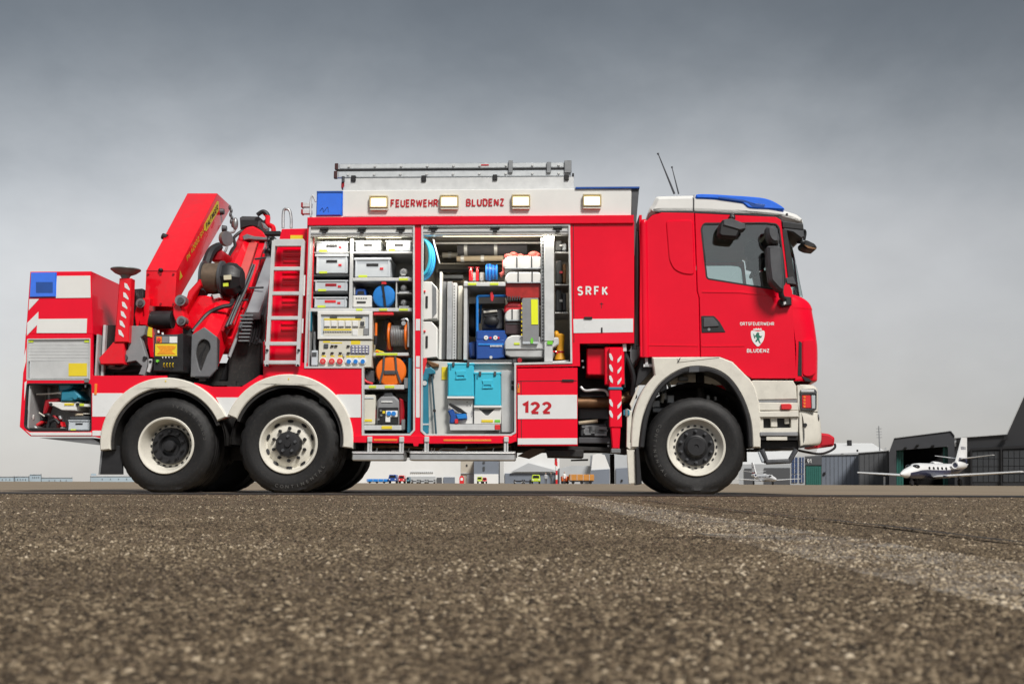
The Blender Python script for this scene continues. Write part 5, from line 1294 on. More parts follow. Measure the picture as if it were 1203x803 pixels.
# far head of the crane: black box, grey collar, hose loops, hook chain
g = G(GUN); g.pplate(K2, [(448, 185), (470, 172), (610, 175), (640, 200), (620, 275), (540, 262), (452, 285)], 2.25, 2.6, b=.015); hd = T.add('crane_head', g)
g = G(BLACK); g.pplate(K2, [(455, 205), (605, 205), (598, 262), (540, 252), (460, 276)], 2.23, 2.26, b=.004); T.add('head_cover', g, hd)
g = G(REDC); g.pplate(K2, [(440, 330), (500, 270), (560, 255), (640, 300), (665, 340), (660, 520), (590, 520), (560, 400), (430, 380)], 2.05, 2.3, b=.02, r=.03); T.add('head_casting', g, hd)
g = G(STEEL); g.pplate(K2, [(470, 345), (510, 325), (570, 345), (735, 360), (735, 382), (580, 378), (530, 372), (480, 380)], 1.9, 2.0, b=.01); T.add('locking_bar', g, hd)
g = G(BLACK); g.ptube(K2, [(600, 165, 2.2), (650, 135, 2.2), (690, 165, 2.2), (680, 215, 2.2), (640, 235, 2.2)], .03); T.add('hose_loop', g, hd)
g = G(REDC); g.ptube(K2, [(655, 140, 2.25), (690, 180, 2.2), (690, 240, 2.15), (735, 270, 2.1), (740, 320, 2.1)], .035); T.add('hose_loop', g, hd)
g = G(STEEL); g.pplate(K2, [(630, 225), (660, 235), (690, 270), (685, 300), (650, 280)], 2.1, 2.2, b=.01); T.add('hose_clamp', g, hd)
g = G(BLACK); g.pbox(K2, 660, 300, 800, 335, 1.3, 1.4, .01); g.pbox(K2, 680, 340, 740, 480, 1.5, 1.8, .01); T.add('valve_manifold', g)
for k in range(7):
    r = random.Random(300 + k); g = G(STEEL); g.pcyl(K2, 680 + r.uniform(0, 50), 350 + k * 18, 1.46, 1.5, 9, 10); T.add('hose_fitting', g)
for k in range(6):
    p = L(*K2(365 + 9 * (k % 2) + k * 3, 100 + k * 30), 2.4); g = G(GUN); g.ell(p, .022, .018, .038, 10, 6); T.add('chain_link', g)
g = G(MGREY); g.ptube(K2, [(420, 200, 2.3), (405, 300, 2.2), (350, 330, 2.1), (340, 440, 2.0), (310, 500, 1.9)], .018); T.add('hook_rope', g)
g = G(STEEL); p = L(*K2(318, 370), 1.7); g.cyl(p, p + Vector((.05, -.03, 0)), .1, n=18); T.add('rope_sheave', g); g = G(STEEL); p = L(*K2(412, 240), 2.2); g.ell(p, .04, .04, .09); T.add('hook_block', g)
g = G(BLACK)
g.ptube(K2, [(470, 300, 2.1), (400, 360, 2.0), (410, 430, 1.9), (360, 520, 1.7), (330, 550, 1.5)], .022); g.ptube(K2, [(450, 420, 2.0), (390, 450, 1.9), (350, 540, 1.7)], .018); g.use(YEL); g.ptube(K2, [(430, 440, 2.0), (395, 480, 1.9), (385, 540, 1.8)], .014); T.add('hydraulic_hoses', g)
g = G(DRED); g.pplate(K2, [(210, 500), (300, 460), (320, 500), (300, 560), (200, 560)], 1.2, 1.6, b=.02, r=.03); T.add('link_arm', g)
g = G(REDC); g.pplate(A3, [(300, 640), (330, 590), (375, 540), (560, 590), (480, 720), (440, 705), (390, 715), (350, 720), (310, 690)], .62, .9, b=.02, r=.02); T.add('link_arm', g)
g = G(REDC); g.pplate(A3, [(325, 530), (380, 470), (385, 500), (345, 560), (305, 640), (300, 620)], .5, .62, b=.012, r=.01); T.add('link_arm', g)
g = G(ALUP); p = L(*A3(455, 556), .8); g.pplate(A3, [(435, 545), (470, 540), (478, 560), (445, 570)], .58, .7, b=.01); T.add('link_bush', g)
# winch: rope drum and motor
c0, c1 = L(*A3(398, 470), .72), L(*A3(490, 470), .72); rr = .215
g = G(GUN); ax = (1, 0, 0); ln = c1.x - c0.x
g.lathe((c0.x, .72, c0.z), [(rr, 0), (rr, .022), (rr * .86, .024)], ax, 36); g.lathe((c1.x - .02, .72, c0.z), [(rr * .86, 0), (rr, .002), (rr, .03), (rr * .8, .05)], ax, 36); wi2 = T.add('winch', g)
g = G(mat('greasy_wire_rope', (.20, .15, .11), .5, metal=.5, var=.2, vscale=20)); pr_ = []
for k in range(33): pr_.append((rr * .88 - (.006 if k % 2 else 0), .02 + (ln - .03) * k / 32))
g.lathe((c0.x, .72, c0.z), pr_, ax, 36); T.add('rope_drum', g, wi2)
g = G(BLACK); g.lathe((c1.x + .02, .72, c0.z - .01), [(rr * .9, 0), (rr * .98, .05), (rr * .92, .14), (rr * .6, .22), (0, .22)], ax, 8); T.add('winch_motor', g, wi2)
for pts, m in (([(492, 455), (528, 452), (528, 474), (494, 476)], mat('pale_rating_plate', (.62, .58, .42), .5, var=.1)), ([(490, 492), (514, 490), (514, 506), (490, 507)], YELG)):
    g = G(m); g.pplate(A3, pts, .50, .515, b=0); T.add('rating_plate', g, wi2)
g = G(HOSE); g.ptube(A3, [(345, 722, .25), (370, 690, .3), (420, 635, .4), (480, 605, .45), (525, 595, .5), (535, 570, .55)], .026); T.add('supply_hose', g)
g = G(BLACK); g.ptube(A3, [(385, 540, .6), (400, 440, .9), (430, 350, 1.1), (470, 320, 1.3)], .06); T.add('drum_guard', g)

# ---- rear stabiliser post, foot plate folded up
g = G(REDC); g.pplate(A1, [(522, 468), (578, 468), (566, 770), (498, 770)], .0, .12, b=.01); ps = T.add('rear_stabiliser', g)
g = G(REDC); g.pplate(A2, [(492, 48), (545, 48), (546, 150), (432, 152), (425, 122), (460, 85)], .02, .16, b=.01); T.add('stabiliser_base', g, ps)
for k in range(6):
    y = 490 + k * 44; x = 556 - k * 5.6
    g = G(REFL); g.pplate(A1, [(x - 10, y), (x + 2, y + 4), (x + 16, y + 30), (x + 14, y + 36), (x - 8, y + 22)], -.004, -.0008, b=0); T.add('white_chevron', g, ps)
p = L(*A1(551, 468), .06); g = G(mat('grey_cast_foot', (.24, .28, .28), .5, metal=.3, var=.15, vscale=14)); g.lathe((p.x, p.y, p.z), [(.045, -.05), (.045, .0), (.06, .03), (.12, .055), (.17, .095), (.168, .105), (.0, .112)], (0, 0, 1), 32); T.add('stabiliser_foot', g, ps)
g = G(GUN)
for k in range(5): g.pbox(A1, 556 - k * 4, 620 + k * 36, 566 - k * 4, 632 + k * 36, .1, .14, .002)
g.pbox(A1, 558, 590, 575, 800, .12, .16, .004); T.add('hydraulic_hoses', g, ps)
g = G(STEEL); g.ptube(A2, [(400, 75, .2), (415, 60, .15), (425, 80, .12), (420, 110, .12), (440, 118, .1)], .01); T.add('air_hose', g, ps)
g = G(BLACK); g.pplate(A1, [(578, 520), (628, 516), (640, 540), (640, 670), (600, 690), (575, 640)], .5, .8, b=.015); g.pplate(A1, [(560, 700), (640, 690), (640, 800), (560, 800)], .25, .5, b=.01); T.add('valve_block', g)
g = G(HOSE)
for k in range(5):
    r = random.Random(400 + k); g.ptube(A1, [(590 + 9 * k, 525, .45), (606 + 6 * k, 560 + r.uniform(-10, 10), .42), (598 + 7 * k, 640, .42), (570 + 8 * k, 720, .4)], .014, 6)
T.add('hydraulic_hoses', g)
g = G(BLACK); g.pplate(A2, [(395, 148), (700, 160), (700, 205), (395, 205)], .3, .7, b=.006); T.add('deck_tray', g)
g = G(STEEL); g.ptube(A2, [(470, 165, .2), (530, 170, .2), (560, 150, .2)], .02); g.use(ALUP); g.ptube(A2, [(475, 160, .19), (500, 158, .19)], .014); g.use(HOSE); g.ptube(A2, [(440, 170, .2), (520, 185, .2), (620, 180, .22)], .016); T.add('pipework', g)

# ------------------------------------------------------------------ equipment in the compartments (each a thing of its own)
def shelf(C, x0, y0, x1, y1, d0, d1, m=ALUP, nm='shelf'):
    g = G(m); g.pbox(C, x0, y0, x1, y1, d0, d1, .004); return T.add(nm, g)
TAGR = mat('red_tag', (.65, .02, .03), .5, var=.03)
def crate(C, x0, y0, x1, y1, d0, label, slot=BLACK, tag=True, yl=True, m=BOXG, grp='grey plastic crates on the shelves', lid=False):
    t = Thing('plastic_crate', label, 'crate', grp)
    w_, h_ = x1 - x0, y1 - y0
    g = G(m); g.pbox(C, x0 + 6, y0 + 5, x1 - 6, y1, d0 + .012, d0 + .44, .012); t.add('body', g)
    g = G(m); g.pbox(C, x0, y0, x1, y0 + max(9, h_ * .13), d0, d0 + .455, .005); t.add('rim', g)
    for k in (0, 1):
        g = G(m); xx = x0 + 10 if k == 0 else x1 - 20; g.pbox(C, xx, y0 + h_ * .14, xx + 9, y1 - 3, d0 + .004, d0 + .014, .002); t.add('rib', g)
    cx_ = x0 + w_ * .5; g = G(slot); g.pbox(C, cx_ - w_ * .16, y0 + h_ * .30, cx_ + w_ * .16, y0 + h_ * .30 + min(17, h_ * .24), d0 + .008, d0 + .02, .001); t.add('handle_slot', g)
    if yl: g = G(YELG); g.pbox(C, x0 + w_ * .13, y1 - 15, x0 + w_ * .36, y1 - 2, d0 + .007, d0 + .0125, 0); t.add('sticker', g)
    if tag: g = G(TAGR); g.pbox(C, x0 + w_ * .70, y0 + h_ * .55 - 6, x0 + w_ * .79, y0 + h_ * .55 + 7, d0 + .007, d0 + .0125, 0); t.add('tag', g)
    t.done(); return t
# -- left locker: shelves
shelf(A5, 378, 205, 398, 652, .08, .66, nm='divider'); shelf(A5, 398, 296, 772, 310, .08, .66); shelf(A5, 398, 462, 770, 482, .08, .66); shelf(A5, 125, 652, 772, 674, .07, .68)
shelf(A5, 150, 300, 378, 306, .10, .66); shelf(A5, 150, 440, 378, 452, .12, .66, BOXD); shelf(A5, 150, 548, 378, 562, .12, .66, BOXD)
shelf(A5, 668, 480, 676, 650, .10, .6, nm='divider'); shelf(A5, 676, 555, 770, 562, .1, .6)
g = G(REDL); g.pbox(A5, 136, 210, 150, 660, .09, .12, .004); T.add('red_edge_strip', g)
crate(A5, 160, 232, 372, 300, .10, 'shallow grey crate at the top of the left shelf column, above the deep crate')
crate(A5, 160, 312, 372, 436, .10, 'deep grey crate in the left shelf column of the locker beside the access ladder')
crate(A5, 152, 476, 370, 548, .10, 'shallow grey crate with a red handle slot under the deep crate', DRED)
crate(A5, 148, 582, 366, 650, .10, 'shallow grey crate with a bright red handle slot directly above the control cabinet', REDL)
crate(A5, 410, 226, 578, 294, .10, 'small grey crate without a tag beside the divider on the top shelf', tag=False, yl=False)
crate(A5, 604, 226, 772, 294, .10, 'small grey crate with a yellow sticker on the top shelf next to the red pillar', tag=False)
crate(A5, 404, 334, 640, 460, .09, 'large grey lidded crate on the middle shelf above the blue hose disc')
for n_, (cy_, r_) in enumerate(((432, 26), (528, 22), (622, 20))):
    lab = ('polished round coupling on the shelf beside the large lidded crate', 'polished round coupling on the small shelf beside the top of the blue disc', 'dull silver coupling on the lowest small shelf beside the blue disc')[n_]
    t = Thing('hose_coupling', lab, 'coupling', 'silver couplings on the small shelves'); p = L(*A5(722, cy_), .2); k = r_ / 5.356 / 104 * 1.02
    g = G(ALU); g.lathe((p.x, .12, p.z), [(k * .5, 0), (k * .9, .02), (k, .05), (k, .12), (k * .7, .14)], (0, 1, 0), 20); t.add('body', g); g = G(STEEL); g.lathe((p.x, .11, p.z), [(0, .0), (k * .42, 0), (k * .45, .02)], (0, 1, 0), 14); t.add('cap', g)
    g = G(ALU); g.pbox(A5, 690, cy_ + r_ - 4, 755, cy_ + r_ + 6, .11, .3, .003); t.add('foot', g); t.done()
t = Thing('pump_case', 'white case with a dark grip slot on the shelf beside the blue hose disc', 'case')
g = G(WHITE); g.pbox(A5, 398, 572, 518, 648, .12, .45, .01); t.add('body', g); g = G(BLACK); g.pbox(A5, 424, 610, 480, 620, .112, .124, .001); t.add('grip_slot', g)
for k in range(5): g = G(BOXD); g.pbox(A5, 418 + k * 15, 588, 427 + k * 15, 594, .115, .124, 0); t.add('vent', g)
t.done()
t = Thing('measuring_device', 'small blue and black device standing on the white case', 'device')
g = G(BLUD); g.pplate(A5, [(412, 570), (416, 535), (440, 528), (478, 532), (482, 570)], .16, .4, b=.008); t.add('body', g); g = G(BLACK); g.pplate(A5, [(425, 566), (430, 545), (468, 545), (470, 566)], .15, .17, b=.003); t.add('screen', g); g = G(ALUP); g.ptube(A5, [(410, 568, .15), (410, 520, .15)], .008, sm=0); t.add('aerial', g); t.done()
t = Thing('hose_disc', 'flat round blue hose bag with a black strap on the shelf above the cable drum', 'hose bag')
p = L(*A5(594, 576), .12); k = 73 / 5.356 / 104
g = G(BLU); g.lathe((p.x, .10, p.z), [(0, .0), (k * .5, .004), (k * .9, .012), (k, .03), (k, .09), (k * .9, .11), (0, .12)], (0, 1, 0), 40); t.add('disc', g)
g = G(BLACK); g.pplate(A5, [(580, 500), (592, 500), (600, 560), (610, 645), (596, 645), (588, 570)], .088, .104, b=.002); t.add('strap', g); g = G(REDL); g.pbox(A5, 578, 485, 610, 503, .09, .12, .004); t.add('clip', g)
g = G(BLUD); g.lathe((p.x, .094, p.z), [(0, .0), (k * .12, 0), (k * .14, .006)], (0, 1, 0), 20); t.add('hub', g); t.done()
for a, b in ((420, 460), (565, 615), (690, 745)):
    g = G(YELG); g.pbox(A5, a, 655, b, 668, .063, .0695, 0); T.add('shelf_label', g)
for a, b in ((690, 745),): g = G(YELG); g.pbox(A5, a, 464, b, 478, .073, .0795, 0); T.add('shelf_label', g)

# -- control cabinet (built in)
g = G(PANELW); g.pbox(K4, 135, 60, 775, 385, .05, .3, .008); cc = T.add('control_cabinet', g)
g = G(BOXG); g.pbox(K4, 165, 95, 740, 350, .042, .055, .002); T.add('instrument_window', g, cc)
g = G(WHITE); g.plate(ptx([(132, 58), (778, 58), (775, 385), (132, 385)], .03, K4), .02, .05, [ptx([(172, 98), (738, 98), (736, 345), (170, 348)], .03, K4)], b=.005); T.add('lid_frame', g, cc)
g = G(PANELW); g.pbox(K4, 205, 130, 690, 340, .036, .043, 0); T.add('instrument_board', g, cc)
for k in range(5):
    g = G(TEXTW); g.pbox(K4, 208 + k * 84, 168, 270 + k * 84, 232, .022, .037, .003); i = T.add('gauge', g, cc)
g = G(TEXTW); g.pbox(K4, 540, 275, 604, 340, .022, .037, .003); T.add('gauge', g, cc)
for k in range(6): g = G(MGREY); g.pbox(K4, 206 + k * 84, 234, 272 + k * 84, 239, .024, .037, 0); T.add('gauge_ledge', g, cc)
g = G(YEL); g.pbox(K4, 205, 140, 640, 158, .0335, .0360, 0); T.add('yellow_strip', g, cc); g = G(YEL); g.pbox(K4, 200, 262, 530, 280, .0335, .0360, 0); T.add('yellow_strip', g, cc)
for k in range(17): g = G(BOXD); g.pbox(K4, 196 + k * 20, 292, 209 + k * 20, 306, .030, .037, .001); T.add('breaker', g, cc)
g = G(BOXD); g.pbox(K4, 635, 175, 680, 222, .024, .037, .003); T.add('meter', g, cc); g = G(MGREY); g.pbox(K4, 672, 255, 726, 335, .024, .037, .003); T.add('meter', g, cc)
for a in (275, 575): g = G(BOXD); g.pbox(K4, a, 112, a + 85, 138, .03, .044, .002); T.add('hinge', g, cc)
g = G(PANELW); g.pbox(K4, 142, 395, 768, 715, .04, .3, .006); lp = T.add('socket_panel', g)
for k, m in enumerate((REDL, REDL, REDL)):
    x = (192, 297, 392)[k]; g = G(TEXTW); g.pcyl(K4, x, 645, .024, .042, 42, 24); g.use(m); g.pcyl(K4, x, 643, .005, .03, 34, 24); g.use(PINK); g.pcyl(K4, x, 641, .0, .012, 18, 16); T.add('socket', g, lp)
for x in (497, 577, 662):
    g = G(TEXTW); g.pcyl(K4, x, 645, .026, .042, 40, 24); g.use(BLU); g.pcyl(K4, x, 645, .008, .03, 25, 20); T.add('socket', g, lp)
g = G(mat('violet_grey_plastic', (.20, .20, .30), .5, var=.05)); g.pbox(K4, 520, 455, 738, 556, .028, .042, .003); fb = T.add('fuse_block', g, lp)
for r in range(3):
    for c_ in range(5): g = G(TEXTW); g.pbox(K4, 540 + c_ * 40, 465 + r * 30, 562 + c_ * 40, 482 + r * 30, .018, .03, .002); T.add('fuse', g, lp)
g = G(BOXD); g.pbox(K4, 203, 438, 255, 485, .026, .042, .002); T.add('dial', g, lp)
for x, y in ((300, 460), (345, 460), (490, 462), (200, 543), (300, 543), (397, 543), (492, 543)):
    g = G(BLACK); g.pbox(K4, x - 18, y - 8, x + 18, y + 9, .018, .042, .004); T.add('switch', g, lp)
for x0, x1, y0, y1 in ((195, 280, 405, 425), (525, 635, 400, 445), (285, 420, 420, 432), (180, 230, 575, 592), (285, 330, 575, 592), (375, 425, 575, 592), (470, 690, 578, 596)):
    g = G(YEL); g.pbox(K4, x0, y0, x1, y1, .0375, .0400, 0); T.add('yellow_strip', g, lp)
for k in range(3): g = G(ALUP); g.ptube(K4, [(430 + k * 10, 545, .03), (440 + k * 4, 590, .02)], .004, 5, 0); T.add('key', g, lp)
g = G(TEAL); g.pbox(K4, 25, 45, 55, 290, .07, .14, .006); T.add('cable_duct', g); g = G(ALUP); g.pbox(K4, 30, 50, 42, 280, .055, .07, .003); T.add('duct_edge', g)
g = G(STEEL); g.ptube(K4, [(95, 300, .12), (100, 350, .12), (96, 420, .12), (98, 520, .12)], .018); T.add('supply_cable', g)
g = G(BOXG); g.pbox(K4, 55, 515, 132, 695, .06, .2, .008); bx = T.add('switch_box', g); g = G(BOXD); g.pbox(K4, 65, 538, 118, 588, .054, .062, .002); T.add('switch_box_screen', g, bx)
# -- cable drum right of the cabinet
t = Thing('cable_drum', 'upright cable drum with orange flanges and grey cable beside the control cabinet', 'cable drum')
c = L(*A6(684, 110), .2); k = 88 / 5.356 / 104
for x in (632, 738):
    q = L(*A6(x, 130), .2); g = G(ORNG); g.lathe((q.x - .012, .22, q.z), [(k * .3, 0), (k, 0), (k * 1.03, .012), (k, .024), (k * .3, .024)], (1, 0, 0), 30); t.add('flange', g)
q0, q1 = L(*A6(645, 130), .2), L(*A6(730, 130), .2); g = G(STEEL); pr_ = [(k * .80 - (.006 if j % 2 else 0), (q1.x - q0.x) * j / 16) for j in range(17)]
g.lathe((q0.x, .22, q0.z), pr_, (1, 0, 0), 28); t.add('cable', g); g = G(ALU); g.ptube(A6, [(705, 30, .1), (735, 25, .1), (748, 55, .1), (748, 200, .1)], .012); t.add('frame', g); g = G(ALU); g.pcyl(A6, 718, 50, .07, .1, 14, 14); t.add('crank', g); t.done()
g = G(REDL); g.pbox(A5, 528, 678, 655, 698, .07, .12, .008); T.add('locker_handle', g)
t = Thing('hand_lamp', 'black hand lamp with an orange tube hanging between cabinet and cable drum', 'lamp')
g = G(ORNG); g.ptube(A6, [(546, 50, .12), (545, 130, .12)], .014, 8, 0); t.add('tube', g); g = G(BLACK); g.ptube(A6, [(543, 130, .12), (541, 185, .12)], .02, 8, 0); t.add('grip', g); t.done()
t = Thing('equipment_bag', 'dark bag with a red side pocket behind the cable drum', 'bag')
g = G(SEAT); g.pbox(A6, 585, 20, 640, 160, .28, .5, .03); t.add('body', g); g = G(DRED); g.pbox(A6, 612, 110, 650, 225, .24, .28, .012); t.add('pocket', g); t.done()
t = Thing('folded_sling', 'folded yellow lifting sling on the shelf below the hand lamp', 'sling'); g = G(YEL); g.pplate(A6, [(535, 232), (545, 215), (590, 228), (600, 236)], .1, .3, b=.008); t.add('loop', g); g = G(ORNG); g.pbox(A6, 545, 222, 560, 236, .095, .2, .004); t.add('tag', g); t.done()
shelf(A6, 528, 236, 750, 256, .08, .6)
g = G(YELG); g.pbox(A6, 545, 238, 680, 252, .073, .0795, 0); T.add('shelf_label', g)
# -- orange reel, tools, generator in the low part
t = Thing('orange_reel', 'round orange hose reel with dark straps standing in the tray above the generator', 'reel')
p = L(*A6(638, 352), .1); k = 97 / 5.356 / 104
g = G(ORNG); g.lathe((p.x, .08, p.z), [(0, .0), (k * .55, .002), (k * .92, .012), (k, .03), (k, .10), (k * .9, .12), (0, .12)], (0, 1, 0), 44); t.add('disc', g)
for pts in ([(590, 258), (602, 258), (596, 350), (574, 430), (562, 428), (584, 345)], [(660, 258), (672, 258), (678, 345), (706, 425), (694, 430), (666, 350)]):
    g = G(BOXD); g.pplate(A6, pts, .068, .082, b=.002); t.add('strap', g)
g = G(GUN); g.pbox(A6, 596, 348, 668, 372, .066, .08, .003); t.add('cross_strap', g); t.done()
t = Thing('blue_nozzle', 'small blue nozzle tucked beside the orange reel', 'nozzle'); g = G(BLU); g.pplate(A6, [(700, 282), (722, 275), (738, 292), (726, 308), (704, 300)], .2, .28, b=.01); t.add('body', g); g = G(BLACK); g.pcyl(A6, 732, 296, .19, .2, 8, 12); t.add('mouth', g); t.done()
t = Thing('hand_tools', 'dark cutter with a red grip lying in the tray beside the orange reel', 'tool'); g = G(GUN); g.pplate(A6, [(470, 375), (500, 345), (530, 350), (532, 420), (500, 430), (480, 410)], .12, .3, b=.01); t.add('head', g); g = G(REDL); g.ptube(A6, [(462, 385, .1), (480, 415, .1), (525, 432, .1)], .014); t.add('grip', g); t.done()
shelf(A6, 445, 438, 722, 466, .06, .62, nm='tray'); shelf(A6, 720, 395, 745, 460, .06, .1, STEEL, 'tray_latch'); shelf(A6, 450, 335, 466, 440, .08, .6, nm='tray_side')
for a, b in ((500, 545), (600, 660)): g = G(YELG); g.pbox(A6, a, 443, b, 458, .053, .0595, 0); T.add('shelf_label', g)
shelf(A6, 428, 692, 706, 722, .05, .6, nm='tray'); g = G(YEL); g.pbox(A6, 580, 696, 645, 715, .043, .0495, 0); T.add('shelf_label', g)
shelf(A6, 704, 655, 726, 720, .05, .1, STEEL, 'tray_latch')
t = Thing('fuel_box', 'tall pale box with a yellow strip standing in the tray beside the generator', 'box'); g = G(PANELW); g.pbox(A6, 450, 500, 540, 690, .1, .4, .012); t.add('body', g); g = G(YEL); g.pbox(A6, 462, 655, 520, 668, .093, .0995, 0); t.add('strip', g); g = G(BOXG); g.pbox(A6, 460, 515, 530, 525, .092, .102, .002); t.add('groove', g); t.done()
t = Thing('power_generator', 'grey and black portable generator with red side and blue sockets in the lowest tray', 'generator')
g = G(MGREY); g.pplate(A6, [(550, 540), (575, 510), (660, 508), (688, 535), (690, 690), (545, 690)], .08, .45, b=.02, r=.02); t.add('housing', g)
g = G(BLACK); g.pplate(A6, [(560, 580), (685, 580), (685, 685), (555, 685)], .068, .082, b=.004, r=.01); t.add('front_panel', g)
g = G(GUN); g.pplate(A6, [(585, 512), (600, 485), (645, 485), (655, 512)], .1, .4, b=.012); t.add('carry_handle', g)
g = G(DRED); g.pplate(A6, [(690, 520), (712, 530), (722, 600), (716, 690), (690, 690)], .1, .45, b=.015); t.add('side_cover', g)
g = G(TEXTW); g.pbox(A6, 606, 600, 680, 640, .06, .07, .002); t.add('socket_plate', g); g = G(TEXTW); g.pbox(A6, 604, 640, 634, 672, .06, .07, .002); t.add('info_plate', g)
for x in (626, 656): g = G(BLU); g.pcyl(A6, x, 618, .045, .062, 14, 18); t.add('socket', g)
for x, y in ((575, 600), (578, 630), (560, 655)): g = G(STEEL); g.pcyl(A6, x, y, .055, .07, 7, 12); t.add('knob', g)
g = G(YEL); g.pbox(A6, 586, 602, 602, 618, .062, .069, 0); t.add('sticker', g); g = G(TEXTW); g.pbox(A6, 578, 540, 648, 548, .07, .08, .001); t.add('name_strip', g); g = G(DRED); g.pplate(A6, [(530, 610), (548, 590), (550, 660), (536, 650)], .12, .3, b=.008); t.add('side_guard', g); t.done()
g = G(TEAL); g.pbox(A6, 745, 270, 768, 740, .07, .09, .004); T.add('locker_edge', g)

# -- wide middle locker -------------------------------------------------
g = G(ALUP); g.pbox(A7, 800, 125, 858, 805, .05, .14, .006); po = T.add('locker_post', g); g = G(ALUP); g.pbox(A8, 800, -10, 850, 175, .06, .14, .006); T.add('locker_post', g)
g = G(STEEL); g.pbox(A7, 780, 195, 803, 802, .075, .13, .004); pr = T.add('perforated_rail', g)
for k in range(30): g = G(BLACK); g.pbox(A7, 788, 215 + k * 20, 796, 221 + k * 20, .070, .0755, 0); T.add('rail_hole', g, pr)
# shelf unit left: swing-out rack with two white cases, blue hose on top
g = G(ALUP); g.pbox(A7, 70, 180, 78, 805, .07, .1, .003); T.add('rack_upright', g); g = G(ALUP); g.pplate(A7, [(140, 205), (150, 205), (185, 345), (180, 350)], .2, .25, b=.002); T.add('rack_brace', g)
t = Thing('hose_ring', 'coiled light blue hose hung at the top of the swing-out rack', 'hose')
c = L(*A7(80, 325), .2)
for k in range(6):
    g = G(BLU if k % 2 else CYAN); ring = []
    for j in range(25):
        a = -math.pi / 2 + math.pi * j / 24; ring.append(c + Vector((math.cos(a) * (.105 + k * .007), -.06 + k * .03 - .08, math.sin(a) * (.215 + k * .004))))
    g.tube(ring, .017, 8); t.add('hose_turn', g)
t.done()
for j, (y0, y1, lb) in enumerate(((455, 682, 'upper white case with a dark slot and red clip in the swing-out rack'), (690, 910, 'lower white case with a dark slot and red clip in the swing-out rack'))):
    t = Thing('white_case', lb, 'case', 'white cases in the swing-out rack'); g = G(WHITE); g.pplate(A7, [(78, y0), (135, y0), (168, y0 + 35), (168, y1 - 10), (78, y1)], .10, .6, b=.008); t.add('body', g)
    g = G(BLACK); g.pbox(A7, 100, y0 + 85, 113, y0 + 155, .09, .102, .002); t.add('slot', g); g = G(REDL); g.pbox(A7, 78, y0 + 52, 100, y0 + 62, .08, .1, .003); t.add('clip', g); t.done()
g = G(STEEL); g.pplate(A7, [(140, 470), (165, 500), (165, 640), (140, 670)], .094, .099, b=0); T.add('rack_plate', g)
# tall aluminium profiles
for j, (x0, x1, d0, m, lb) in enumerate(((180, 196, .25, WHITE, 'thin white profile upright next to the white cases'), (200, 222, .35, STEEL, 'dull grey profile upright between the thin white one and the slotted one'), (226, 258, .25, ALU, 'broad aluminium profile upright in the middle locker'), (258, 284, .28, ALUP, 'slotted pale profile upright in the middle locker'), (290, 316, .3, CREAM, 'cream tube profile upright beside the locker frame'))):
    t = Thing('metal_profile', lb, 'profile', 'long profiles standing upright in the middle locker'); top = (398, 455, 455, 462, 480)[j]
    g = G(m); g.pbox(A7, x0, top, x1, 915, d0, d0 + .12, .006); t.add('bar', g)
    if j == 3:
        for k in range(26): g = G(BLACK); g.pbox(A7, x0 + 9, top + 18 + k * 17, x0 + 14, top + 24 + k * 17, d0 - .003, d0 + .001, 0); t.add('slot', g)
    else: g = G(BLACK); g.pbox(A7, x0 + 2, top - 6, x1 - 2, top, d0 + .01, d0 + .11, .002); t.add('end_cap', g)
    t.done()
g = G(BEIGE); g.pbox(A7, 196, 418, 320, 462, .6, 1.0, .02); T.add('padding', g); g = G(BOXD); g.pbox(A7, 195, 415, 322, 440, .5, .6, .01); T.add('rack_header', g)
g = G(ALUP); g.pbox(A7, 325, 452, 345, 915, .12, .4, .004); T.add('locker_frame', g); shelf(A7, 325, 458, 572, 482, .1, .9); g = G(YELG); g.pbox(A7, 350, 462, 400, 476, .092, .0995, 0); T.add('shelf_label', g); g = G(YELG); g.pbox(A7, 480, 462, 530, 476, .092, .0995, 0); T.add('shelf_label', g)
shelf(A7, 345, 545, 565, 585, .5, .9, LINER, 'rear_panel'); shelf(A7, 160, 780, 345, 790, .5, .9, LINER, 'rear_panel')
# rolled stretchers and folding frames under the roof
for j, (x0, x1, y, d_, m, lb) in enumerate(((290, 700, 265, .9, SEAT, 'dark rolled tarpaulin under the locker roof'), (285, 560, 322, .8, BEIGE, 'beige pole lying on the shelf beneath the rolled tarpaulin'), (200, 560, 300, 1.2, CREAM, 'pale pole at the back of the roof shelf'))):
    t = Thing('rolled_tarpaulin' if j == 0 else 'wooden_pole', lb, 'tarpaulin' if j == 0 else 'pole'); a, b = L(*A7(x0, y), d_), L(*A7(x1, y - 4), d_); g = G(m); g.cyl(a, b, .085 if j == 0 else .035, n=18); t.add('roll', g)
    for q in (.12, .55):
        s_ = a.lerp(b, q); g = G(ALUP); g.cyl(s_ - Vector((.02, 0, 0)), s_ + Vector((.02, 0, 0)), .09 if j == 0 else .042, n=18); t.add('strap', g)
    t.done()
g = G(ALUP); g.pbox(A7, 150, 222, 790, 232, .7, .74, .004); T.add('roof_rail', g); g = G(CREAM); g.pbox(A7, 180, 345, 570, 352, 1.1, 1.15, .004); T.add('roof_rail', g); g = G(BOXD); g.pbox(A7, 175, 380, 570, 400, 1.35, 1.4, .004); T.add('roof_rail', g)
